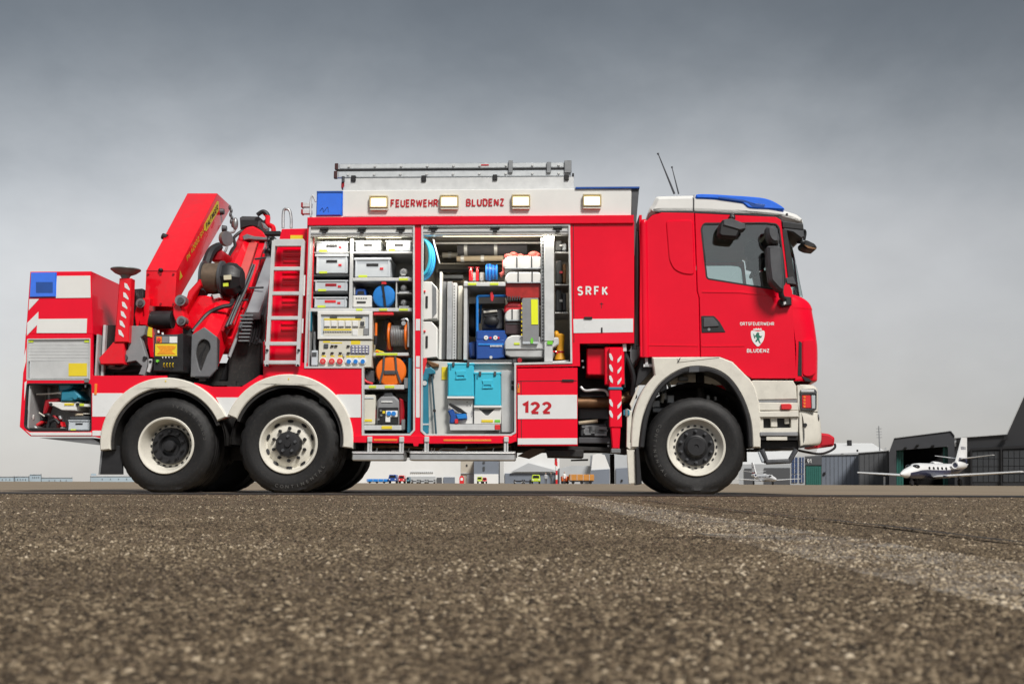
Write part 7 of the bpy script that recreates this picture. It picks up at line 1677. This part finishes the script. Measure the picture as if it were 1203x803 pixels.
for k in range(2): wpart(t, 'door_leaf', GREEN, N1, (684 + k * 16, 453, 698 + k * 16, None), D + .7 + k * .3, .15)
for x, y in ((448, 456), (525, 440), (622, 443)): g = G(BLACK); wbox(g, N1, x - 8, y - 3, x + 8, y + 4, D - 1.0, 1.); t.add('flood_lamp', g)
t.done()
# -- big hangar on the right
setphi(1240)
t = Thing('hangar', 'large charcoal hangar with a steep roof slope and wide gridded doors', 'hangar', frame=BF); D = 128
g = G(HGREY2); wplate(g, N1, [(757, None), (757, 395), (1085, 372), (1194, 132), (1275, -40), (1700, -40), (1700, None)], D, .6); t.add('front_wall', g)
g = G(TRIM); wplate(g, N1, [(755, 396), (1083, 370), (1193, 128), (1273, -46), (1700, -46), (1700, -38), (1277, -37), (1196, 134), (1088, 375), (757, 399)], D - .25, .5); t.add('roof_edge', g)
g = G(HGREY2); a = wp(N1, [(757, 395), (1085, 372), (1194, 132), (1275, -40), (1700, -40)], D)
for i in range(4): g.add([(a[i][0], wy(D) + .6, a[i][1]), (a[i + 1][0], wy(D) + .6, a[i + 1][1]), (a[i + 1][0], wy(D) + 40, a[i + 1][1]), (a[i][0], wy(D) + 40, a[i][1])], [(0, 1, 2, 3)])
t.add('roof', g)
g = G(HGREY2); g.box(a[0][0], a[0][0] + .3, wy(D) + .6, wy(D) + 40, 0, a[0][1]); t.add('side_wall', g)
g = G(BLACK); wplate(g, N1, [(860, 462), (1700, 415), (1700, 438), (860, 476)], D - .5, .5); t.add('door_header', g)
PANE = mat('dull_grey_door_pane', (.05, .054, .06), .35, var=.12, vscale=.6)
for x0, x1 in ((864, 1044), (1058, 1240), (1252, 1430)):
    g = G(HGREY2); yt = 476 - (x0 - 860) * .03; wbox(g, N1, x0, yt, x1, None, D - .3, .25); dl = t.add('door_leaf', g); n = 5
    for c_ in range(n):
        for r_ in range(4):
            xa2 = x0 + 5 + (x1 - x0 - 6) * c_ / n; h_ = (678 - yt - 6) / 4; g = G(PANE); wbox(g, N1, xa2, yt + 5 + h_ * r_, xa2 + (x1 - x0 - 6) / n - 4, yt + 5 + h_ * (r_ + 1) - 4, D - .36, .06); t.add('pane', g, dl)
for x in (862, 1051, 1246): g = G(BLACK); wbox(g, N1, x - 5, 460, x + 5, None, D - .6, .4); t.add('column', g)
for x, y in ((785, 415), (1080, 395)): g = G(BLACK); wbox(g, N1, x - 12, y - 10, x + 10, y + 12, D - 1., .8); t.add('flood_lamp', g)
g = G(HLITE); wbox(g, N1, 757, 398, 768, 450, D - .1, .1); t.add('light_panel', g)
t.done()
setphi(1000)
# -- low annexes between the hangars and the truck front
t = Thing('annex', 'windowless mid grey annex with a flat roof beside the hangar with green doors', 'building', frame=BF); D = 156
g = G(HMID); wplate(g, N1, [(155, None), (155, 492), (345, 478), (345, None)], D, 20); t.add('wall', g); g = G(TRIM); wplate(g, N1, [(153, 492), (153, 487), (345, 473), (345, 478)], D - .2, 20.4); t.add('roof_edge', g)
wpart(t, 'downpipe', HGREY2, N1, (338, 482, 346, None), D - .3, .25); wpart(t, 'white_post', HWHITE, N1, (310, 640, 322, None), D - 4, .4)
for k in range(6): wpart(t, 'cladding_joint', HGREY, N1, (160 + k * 30, 494 - k * 2, 161.5 + k * 30, None), D - .05, .05)
g = G(BLACK); wbox(g, N1, 140, 470, 152, 483, D, .4); t.add('roof_lamp', g); g = G(HLITE); wbox(g, N1, 318, 458, 328, 470, D, .4); t.add('roof_lamp', g); t.done()
t = Thing('annex', 'blue grey flat-roofed annex with a small vent next to the green roller door', 'building', frame=BF); D = 162
g = G(HBLUE); wplate(g, N2, [(790, None), (790, 258), (1118, 252), (1118, None)], D, 18); t.add('wall', g); g = G(TRIM); wplate(g, N2, [(788, 258), (788, 252), (1118, 246), (1118, 252)], D - .2, 18.4); t.add('roof_edge', g); wpart(t, 'vent', BLACK, N2, (808, 408, 825, 430), D - .2, .2)
for k in range(8): wpart(t, 'cladding_joint', HMID, N2, (830 + k * 36, 262, 831.5 + k * 36, None), D - .05, .05)
wpart(t, 'roof_lamp', BLACK, N2, (962, 243, 985, 252), D, .4); t.done()
t = Thing('annex', 'grey annex with a green roller door and the number 91 on its wall', 'building', frame=BF); D = 160
g = G(HMID); wplate(g, N2, [(640, None), (640, 268), (790, 260), (790, None)], D, 18); t.add('wall', g)
dg_ = wpart(t, 'roller_door', GREEN, N2, (652, 352, 788, None), D - .15, .15)
for k in range(7): wpart(t, 'door_rib', mat('light_green_door_rib', (.035, .17, .145), .5, var=.05), N2, (658 + k * 18, 360, 664 + k * 18, None), D - .22, .07, dg_)
wpart(t, 'door_frame', BLACK, N2, (648, 344, 792, 352), D - .2, .2)
q0, q1 = W(*N2(664, 328), D - .1), W(*N2(700, 288), D - .1); g = G(TEXTW); letter(g, '91 '.strip(), q0.x, q1.x, q0.z, q1.z, wy(D) - .1, .02); t.add('lettering', g); wpart(t, 'lamp', BLACK, N2, (652, 292, 660, 312), D - .3, .3); t.done()
t = Thing('office_block', 'narrow office block with blue glass bands between white pillars', 'building', frame=BF); D = 158
g = G(HLITE); wplate(g, N2, [(520, None), (520, 272), (640, 268), (640, None)], D, 16); t.add('wall', g)
for a_, b_ in ((528, 578), (596, 634)):
    for y0, y1, m in ((278, 318, BGL), (322, 372, BGL), (376, 420, BGL), (430, 500, BGL)):
        i = wpart(t, 'window', m, N2, (a_, y0, b_, y1), D - .1, .1); wpart(t, 'mullion', HWHITE, N2, ((a_ + b_) / 2 - 1.5, y0, (a_ + b_) / 2 + 1.5, y1), D - .16, .06, i)
t.done()
t = Thing('hall', 'low pale grey hall with two darker door fields behind the small white aircraft', 'hall', frame=BF); D = 190
g = G(HLITE); wplate(g, N2, [(60, None), (60, 338), (520, 335), (520, None)], D, 30); t.add('wall', g); wpart(t, 'door_field', HMID, N2, (110, 375, 195, None), D - .2, .2); wpart(t, 'door_field', HMID, N2, (285, 370, 512, None), D - .2, .2)
g = G(HWHITE); q = [W(*N2(60, 338), D), W(*N2(520, 335), D), W(*N2(590, 225), D + 30), W(*N2(125, 225), D + 30)]; g.add(q, [(0, 1, 2, 3)]); t.add('roof', g)
g = G(HLITE); q = [W(*N2(230, 235), D + 29.5), W(*N2(262, 235), D + 29.5), W(*N2(300, 320), D + 3), W(*N2(270, 330), D + 3)]; g.add([p + Vector((0, -.3, .3)) for p in q], [(0, 1, 2, 3)]); t.add('roof_light', g); t.done()
t = Thing('hall', 'wide hall with a white sloping roof rising behind the flat-roofed annexes', 'hall', frame=BF); D = 205
g = G(HLITE); wplate(g, N1, [(-120, None), (-120, 500), (330, 480), (330, None)], D, .5); t.add('wall', g); g = G(HWHITE); q = [W(*N1(-120, 503), D), W(*N1(330, 486), D), W(*N1(240, 430), D + 40), W(*N1(-90, 428), D + 40)]; g.add(q, [(0, 1, 2, 3)]); g.add([p + Vector((0, 0, -.3)) for p in q], [(3, 2, 1, 0)]); t.add('roof', g); g = G(BLACK); q = W(*N1(95, 420), D + 30); g.cyl((q.x, q.y, q.z - 1.5), (q.x, q.y, q.z + .3), .5, n=10); t.add('chimney', g); t.done()
t = Thing('radio_mast', 'thin radio mast on the roof behind the grey annex', 'mast', frame=BF); q = W(*N1(287, 472), 170); q2 = W(*N1(280, 322), 170); g = G(MGREY); g.cyl((q.x, q.y, 0), (q2.x, q2.y, q2.z), .14, .07, 8); t.add('pole', g)
for k in range(4): z = q2.z * (.80 + .05 * k); g = G(MGREY); g.box(q2.x - .4, q2.x + .4, q.y - .05, q.y + .05, z, z + .08); t.add('aerial_arm', g)
t.done()
# -- white halls seen under the truck
setphi(601)
t = Thing('hall', 'long white hall with a row of roof vents seen under the step boards', 'hall', frame=BF); D = 240
g = G(HWHITE); wplate(g, N4, [(-70, None), (-70, 440), (120, 300), (910, 300), (910, None)], D, 40); t.add('wall', g)
for k in range(12): wpart(t, 'vent', HLITE, N4, (470 + k * 17, 402, 480 + k * 17, 412), D - .3, .3)
wpart(t, 'base_band', HLITE, N4, (455, 445, 690, None), D - .25, .25); wpart(t, 'door', HMID, N4, (700, 455, 745, None), D - .3, .3); wpart(t, 'door', HBLUE, N4, (760, 452, 860, None), D - .3, .3); t.done()
t = Thing('terminal_block', 'beige block with a small window between the white hall and the blue grey wall', 'building', frame=BF); D = 215
g = G(HBEIGE); wplate(g, N4, [(912, None), (912, 290), (1026, 290), (1026, None)], D, 20); t.add('wall', g); wpart(t, 'window', BLACK, N4, (958, 340, 972, 358), D - .1, .1); wpart(t, 'ledge', HLITE, N4, (912, 415, 1026, 422), D - .3, .3); wpart(t, 'door', HLITE, N4, (968, 430, 1028, None), D - .2, .2); t.done()
t = Thing('hall', 'blue grey panelled hall beside the beige block', 'hall', frame=BF); D = 212
g = G(HBLUE); wplate(g, N4, [(1028, None), (1028, 290), (1245, 290), (1245, None)], D, 25); t.add('wall', g); wpart(t, 'base_band', HWHITE, N4, (1030, 425, 1245, None), D - .2, .2)
for y in (322, 366, 385): wpart(t, 'window', BOXD, N4, (1108, y - 8, 1125, y + 8), D - .2, .2)
t.done()
t = Thing('hall', 'white hall with a grey lower wall and a tent-like roof under the locker door', 'hall', frame=BF); D = 225
g = G(HWHITE); wplate(g, N3, [(192, None), (192, 180), (585, 180), (585, None)], D, 25); t.add('wall', g); g = G(HBLUE); wplate(g, N3, [(200, None), (200, 335), (560, 335), (560, None)], D - .3, .3); t.add('base_wall', g)
g = G(HLITE); wplate(g, N3, [(240, 325), (365, 262), (590, 322)], D - 1., .7); t.add('gable', g); t.done()
t = Thing('hall', 'light grey hall with a pointed white corner tower behind the stabiliser leg', 'hall', frame=BF); D = 218
g = G(HLITE); wplate(g, N3, [(586, None), (586, 298), (660, 282), (800, 282), (800, None)], D, 25); t.add('wall', g); g = G(HWHITE); wplate(g, N3, [(800, None), (820, 205), (860, 195), (905, 205), (942, 300), (942, None)], D - 3, 6); tw = t.add('tower', g); g = G(HBLUE); wplate(g, N3, [(806, None), (806, 312), (940, 304), (940, None)], D - 3.3, .3); t.add('tower_base', g)
g = G(HLITE); wplate(g, N3, [(945, None), (945, 170), (1090, 170), (1090, None)], D + 4, 20); t.add('wing', g); g = G(HBLUE); wplate(g, N3, [(985, None), (985, 300), (1085, 295), (1085, None)], D + 3.6, .3); t.add('wing_base', g); wpart(t, 'door', BLACK, N3, (1020, 378, 1032, 392), D + 3.3, .3); t.done()
setphi(90)
# -- far low buildings at the left edge of the field
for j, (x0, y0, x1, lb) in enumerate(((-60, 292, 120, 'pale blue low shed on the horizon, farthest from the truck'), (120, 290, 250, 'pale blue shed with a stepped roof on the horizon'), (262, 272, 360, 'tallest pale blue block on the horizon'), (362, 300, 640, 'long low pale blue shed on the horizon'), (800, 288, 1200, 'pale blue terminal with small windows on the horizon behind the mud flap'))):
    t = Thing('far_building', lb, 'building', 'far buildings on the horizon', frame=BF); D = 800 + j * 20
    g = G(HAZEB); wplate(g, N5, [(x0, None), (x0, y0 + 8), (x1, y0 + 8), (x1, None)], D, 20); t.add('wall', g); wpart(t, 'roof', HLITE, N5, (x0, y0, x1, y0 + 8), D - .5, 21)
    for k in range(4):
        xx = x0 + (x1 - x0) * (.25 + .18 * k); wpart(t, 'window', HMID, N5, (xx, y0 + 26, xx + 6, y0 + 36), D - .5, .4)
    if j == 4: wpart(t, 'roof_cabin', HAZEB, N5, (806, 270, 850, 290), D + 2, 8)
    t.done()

# ------------------------------------------------------------------ aircraft
JW = mat('white_aircraft_paint', (.74, .74, .74), .3, coat=.5, var=.03); JB = mat('dark_blue_aircraft_paint', (.025, .03, .07), .3, coat=.5, var=.05); JG = mat('dark_aircraft_glass', (.012, .012, .015), .15, var=0)
def ellring(x, w_, h_, zc, n=20): return [(x, w_ * math.cos(2 * math.pi * i / n), zc + h_ * math.sin(2 * math.pi * i / n)) for i in range(n)]
def jet(label, base, head, s, belly, finmark):
    """x forward; nose at +6.8 m, tail at -6.8 m for s = 1"""
    t = Thing('business_jet' if s > .9 else 'light_aircraft', label, 'aircraft', frame=Matrix.Translation(base) @ Matrix.Rotation(head, 4, 'Z') @ Matrix.Scale(s, 4))
    prof = [(a_, b_ * .86, c_ * .84, d_ * .97) for a_, b_, c_, d_ in [(6.9, .05, .05, 1.05), (6.6, .28, .26, 1.07), (5.9, .52, .5, 1.15), (5.0, .68, .66, 1.26), (4.2, .76, .84, 1.38), (3.2, .80, .86, 1.42), (0, .80, .86, 1.42), (-2.5, .78, .82, 1.48), (-4.2, .58, .6, 1.70), (-5.8, .32, .36, 1.95), (-6.9, .08, .1, 2.15)]]
    g = G(JW); g.loft([ellring(*p) for p in prof]); fu = t.add('fuselage', g)
    g = G(belly); g.loft([[(x, w_ * 1.012 * math.cos(a), z + h_ * 1.012 * math.sin(a)) for a in [math.pi - .12 + (math.pi + .24) * i / 12 for i in range(13)]] for (x, w_, h_, z) in prof[2:]], closed=False); t.add('belly_stripe', g, fu)
    for k in range(5):
        for sd_ in (-1, 1):
            x = 2.6 - k * .85; g = G(JG); g.ell((x, sd_ * .655, 1.62), .2, .05, .15, 10, 6); t.add('cabin_window', g, fu)
    for sd_ in (-1, 1): g = G(JG); g.ell((4.55, sd_ * .33, 1.74), .42, .33, .2, 12, 8); t.add('cockpit_window', g, fu)
    for sd_ in (-1, 1):
        g = G(JW); r = [[(1.8, sd_ * .5, .82), (.9, sd_ * .5, 1.0), (-1.2, sd_ * .5, .86), (.5, sd_ * .5, .70)], [(.35, sd_ * 8., 1.26), (.2, sd_ * 8., 1.36), (-.6, sd_ * 8., 1.30), (.1, sd_ * 8., 1.22)]]; g.loft(r); wg = t.add('wing', g)
        g = G(JB); g.box(.7, 1.75, sd_ * 1.6 - .12, sd_ * 1.6 + .12, 0.82, .96, .04); t.add('leading_edge', g, wg)
        g = G(JW); g.loft([[(-4.9, sd_ * .1, 2.62), (-5.3, sd_ * .1, 2.7), (-6.2, sd_ * .1, 2.63), (-5.3, sd_ * .1, 2.58)], [(-5.9, sd_ * 2.9, 2.98), (-6.1, sd_ * 2.9, 3.02), (-6.6, sd_ * 2.9, 2.99), (-6.1, sd_ * 2.9, 2.96)]]); t.add('tailplane', g)
        g = G(JW if sd_ < 0 else JW); g.lathe((-3.9, sd_ * 1.12, 1.95), [(.20, 0), (.30, .3), (.38, 1.2), (.40, 2.0), (.33, 2.25), (.25, 2.2), (0, 2.0)], (1, 0, 0), 20); en = t.add('engine', g); g = G(JB); g.lathe((-1.72, sd_ * 1.12, 1.95), [(.27, 0), (.0, .02)], (1, 0, 0), 16); t.add('intake', g, en)
        g = G(BLACK); g.lathe((-.4, sd_ * 2.1 - .12, .32), [(.1, 0), (.3, 0), (.32, .06), (.32, .18), (.3, .24), (.1, .24)], (0, 1, 0), 16); mg = t.add('main_wheel', g); g = G(GUN); g.cyl((-.4, sd_ * 2.1, .35), (-.3, sd_ * 2.0, .85), .09, n=8); t.add('gear_leg', g, mg)
    g = G(JW); g.plate([(-4.0, 1.95), (-5.9, 4.75), (-6.9, 4.75), (-6.6, 2.1)], -.08, .08, b=.04); fn = t.add('fin', g)
    g = G(finmark); g.plate([(-4.4, 2.0), (-4.95, 2.75), (-6.65, 2.75), (-6.61, 2.12)], -.085, .085); t.add('fin_band', g, fn)
    g = G(JB)
    for k in range(4): g2 = G(JB); g2.box(-6.4 + k * .28, -6.25 + k * .28, -.09, .09, 3.55 - .0, 3.85); t.add('fin_letter', g2, fn)
    g = G(BLACK); g.lathe((4.9, -.1, .26), [(.08, 0), (.25, 0), (.26, .05), (.26, .15), (.25, .2), (.08, .2)], (0, 1, 0), 16); ng = t.add('nose_wheel', g); g = G(GUN); g.cyl((4.9, 0, .3), (4.95, 0, .9), .08, n=8); t.add('gear_leg', g, ng)
    t.done()
q = W0(1100, 566.5, 103); jet('white and dark blue business jet parked before the hangar with green doors', (q.x, q.y, 0), R_(-137), 1.0, JB, JB)
q = W0(905, 566.5, 150); jet('small white aircraft with a red tail band parked before the pale grey hall', (q.x - .9, q.y, 0), R_(-82), .66, JW, DRED)

setphi(601)
# ------------------------------------------------------------------ airfield vehicles and people seen under the truck
def van(name, lb, cat, C, x0, x1, ytop, D, m, kind='van'):
    t = Thing(name, lb, cat, 'airfield vehicles seen under the truck', frame=BF); a = W(C(x0, 0)[0], 566.5, D).x; b = W(C(x1, 0)[0], 566.5, D).x; h = W(*C((x0 + x1) / 2, ytop), D).z; y = wy(D); L_ = b - a
    if kind == 'van':
        g = G(m); g.plate(rnd([(a, .35), (b, .35), (b, h * .62), (a + L_ * .9, h), (a + L_ * .1, h), (a, h * .62)], L_ * .06), y, y + 3.6, b=.08); i = t.add('body', g); g = G(JG); g.plate([(a + L_ * .12, h * .62), (a + L_ * .88, h * .62), (a + L_ * .82, h * .92), (a + L_ * .18, h * .92)], y - .03, y + .05, b=.01); t.add('windscreen', g, i)
        for k in (0, 1): g = G(TEXTW); xx = a + L_ * (.06 if k == 0 else .76); g.box(xx, xx + L_ * .18, y - .04, y + .02, h * .40, h * .50, .01); t.add('headlight', g, i)
        for k in (0, 1):
            for yy in (.5, 2.6): g = G(RUB); xx = a + (.02 if k == 0 else L_ - .22); g.lathe((xx, y + yy, .33), [(.1, 0), (.33, 0), (.33, .2), (.1, .2)], (1, 0, 0), 16); t.add('wheel', g)
    else:
        g = G(m); g.box(a, b, y, y + 2.2, h * .35, h, .06); i = t.add('load_box', g)
        for k in range(4): g = G(DRED if m is ORNG else HLITE); xx = a + L_ * (.05 + .25 * k); g.box(xx, xx + .08, y - .04, y, h * .35, h, .01); t.add('stanchion', g, i)
        g = G(CHAS); g.box(a + .1, b - .1, y + .1, y + 2.1, h * .22, h * .34); t.add('chassis', g)
        for k in range(3): g = G(RUB); g.lathe((a + L_ * (.15 + .35 * k), y + .1, .25), [(.08, 0), (.25, 0), (.25, .18), (.08, .18)], (0, 1, 0), 14); t.add('wheel', g)
    t.done()
LIME = mat('lime_vehicle_paint', (.55, .72, .04), .4, coat=.4, var=.04); ORB = mat('orange_brown_tarpaulin', (.55, .24, .05), .6, var=.12, vscale=2)
van('service_van', 'lime yellow van facing the camera under the locker door', 'van', N3, 388, 450, 345, 170, LIME); van('service_van', 'lime yellow van facing the camera under the step board end', 'van', N4, 1055, 1102, 448, 185, LIME)
van('small_car', 'small red car beside the lime van under the step board end', 'car', N4, 1104, 1142, 455, 185, REDL); van('baggage_trailer', 'long orange brown covered trailer under the stabiliser leg', 'trailer', N3, 655, 830, 342, 170, ORB, 'tr'); van('baggage_trailer', 'short orange trailer beside the long covered one', 'trailer', N3, 598, 650, 355, 172, ORNG, 'tr')
van('service_truck', 'blue box truck before the long white hall', 'truck', N4, 272, 345, 430, 200, BLUD); van('service_truck', 'red box truck beside the blue one before the long white hall', 'truck', N4, 360, 415, 436, 200, REDL); van('flatbed_trailer', 'low blue and white flatbed trailer next to the blue box truck', 'trailer', N4, 80, 262, 468, 200, BLU, 'tr'); van('small_car', 'teal car beside the red box truck', 'car', N4, 432, 455, 450, 200, TEAL)
for j, (x0, x1) in enumerate(((470, 530), (540, 600), (610, 680))): van('parked_car', ('silver car parked nearest the red box truck before the white hall', 'middle silver car of the three before the white hall', 'silver car parked nearest the hall doors')[j], 'car', N4, x0, x1, 482, 205 + j, HLITE)
van('parked_car', 'dark car beside the lime van under the locker door', 'car', N3, 262, 330, 385, 172, GUN); van('parked_car', 'low dark car next to it under the locker door', 'car', N3, 332, 384, 388, 173, GUN)
t = Thing('fire_point', 'red fire point cabinet with a white square on the beige block', 'cabinet', frame=BF); D = 213; g = G(REDL); wplate(g, N4, [(900, None), (900, 455), (910, 440), (932, 440), (940, 455), (940, None)], D, .6); t.add('cabinet', g); wpart(t, 'white_square', TEXTW, N4, (910, 458, 932, 482), D - .06, .06); t.done()
t = Thing('striped_pole', 'red and white banded marker pole under the locker door', 'pole', frame=BF); q = W(*N3(564, 410), 168); z1 = W(*N3(564, 222), 168).z
for k in range(6): g = G(REDL if k % 2 == 0 else TEXTW); g.cyl((q.x, q.y, z1 * k / 6), (q.x, q.y, z1 * (k + 1) / 6), .16, n=10); t.add('band', g)
t.done()
def walker(px, C, D, h, top, leg, label):
    q = W(C(px, 0)[0], 566.5, D); x, y = q.x, q.y; t = Thing('person', label, 'person', 'people walking on the apron', frame=BF); SK = mat('skin', (.50, .32, .23), .6, var=.04)
    g = G(leg)
    for s_, f_ in ((-1, -.14), (1, .16)):
        g.tube([(x + s_ * .09, y, h * .51), (x + s_ * .1, y + f_, h * .28), (x + s_ * .1, y + f_ * 1.5, h * .04)], [h * .05, h * .036, h * .025], 10); g.ell((x + s_ * .1, y + f_ * 1.5 - .05, h * .02), .05, .13, h * .022)
    g.use(top); g.loft([[(x + a * math.cos(2 * math.pi * i / 14), y + b * math.sin(2 * math.pi * i / 14), z * h) for i in range(14)] for a, b, z in ((.16, .11, .46), (.15, .1, .56), (.18, .12, .68), (.2, .12, .78), (.17, .1, .82), (.06, .06, .845))])
    for s_, f_ in ((-1, .12), (1, -.12)):
        g.tube([(x + s_ * .2, y, h * .8), (x + s_ * .25, y + f_ * .5, h * .63), (x + s_ * .24, y + f_, h * .49)], [h * .032, h * .026, h * .018], 8)
    g.use(SK); g.cyl((x, y, h * .83), (x, y, h * .88), .05, n=10); g.ell((x, y - .01, h * .935), .078, .095, h * .066, 14, 10); g.ell((x, y - .105, h * .93), .014, .02, .018, 6, 5)
    for s_, f_ in ((-1, .12), (1, -.12)): g.ell((x + s_ * .24, y + f_, h * .46), .03, .04, .07, 8, 6)
    t.add('body', g); g = G(BOXD); g.ell((x, y + .015, h * .95), .085, .1, h * .058, 12, 8); t.add('hair', g); t.done()
walker(525, N3, 165, 1.75, BOXD, BOXD, 'person in dark clothes walking beside the striped pole'); walker(488, N3, 168, 1.72, HLITE, BOXD, 'person in a pale top walking beside the lime van'); walker(620, N3, 160, 1.78, TEXTW, GUN, 'person in a white top standing before the orange trailer')
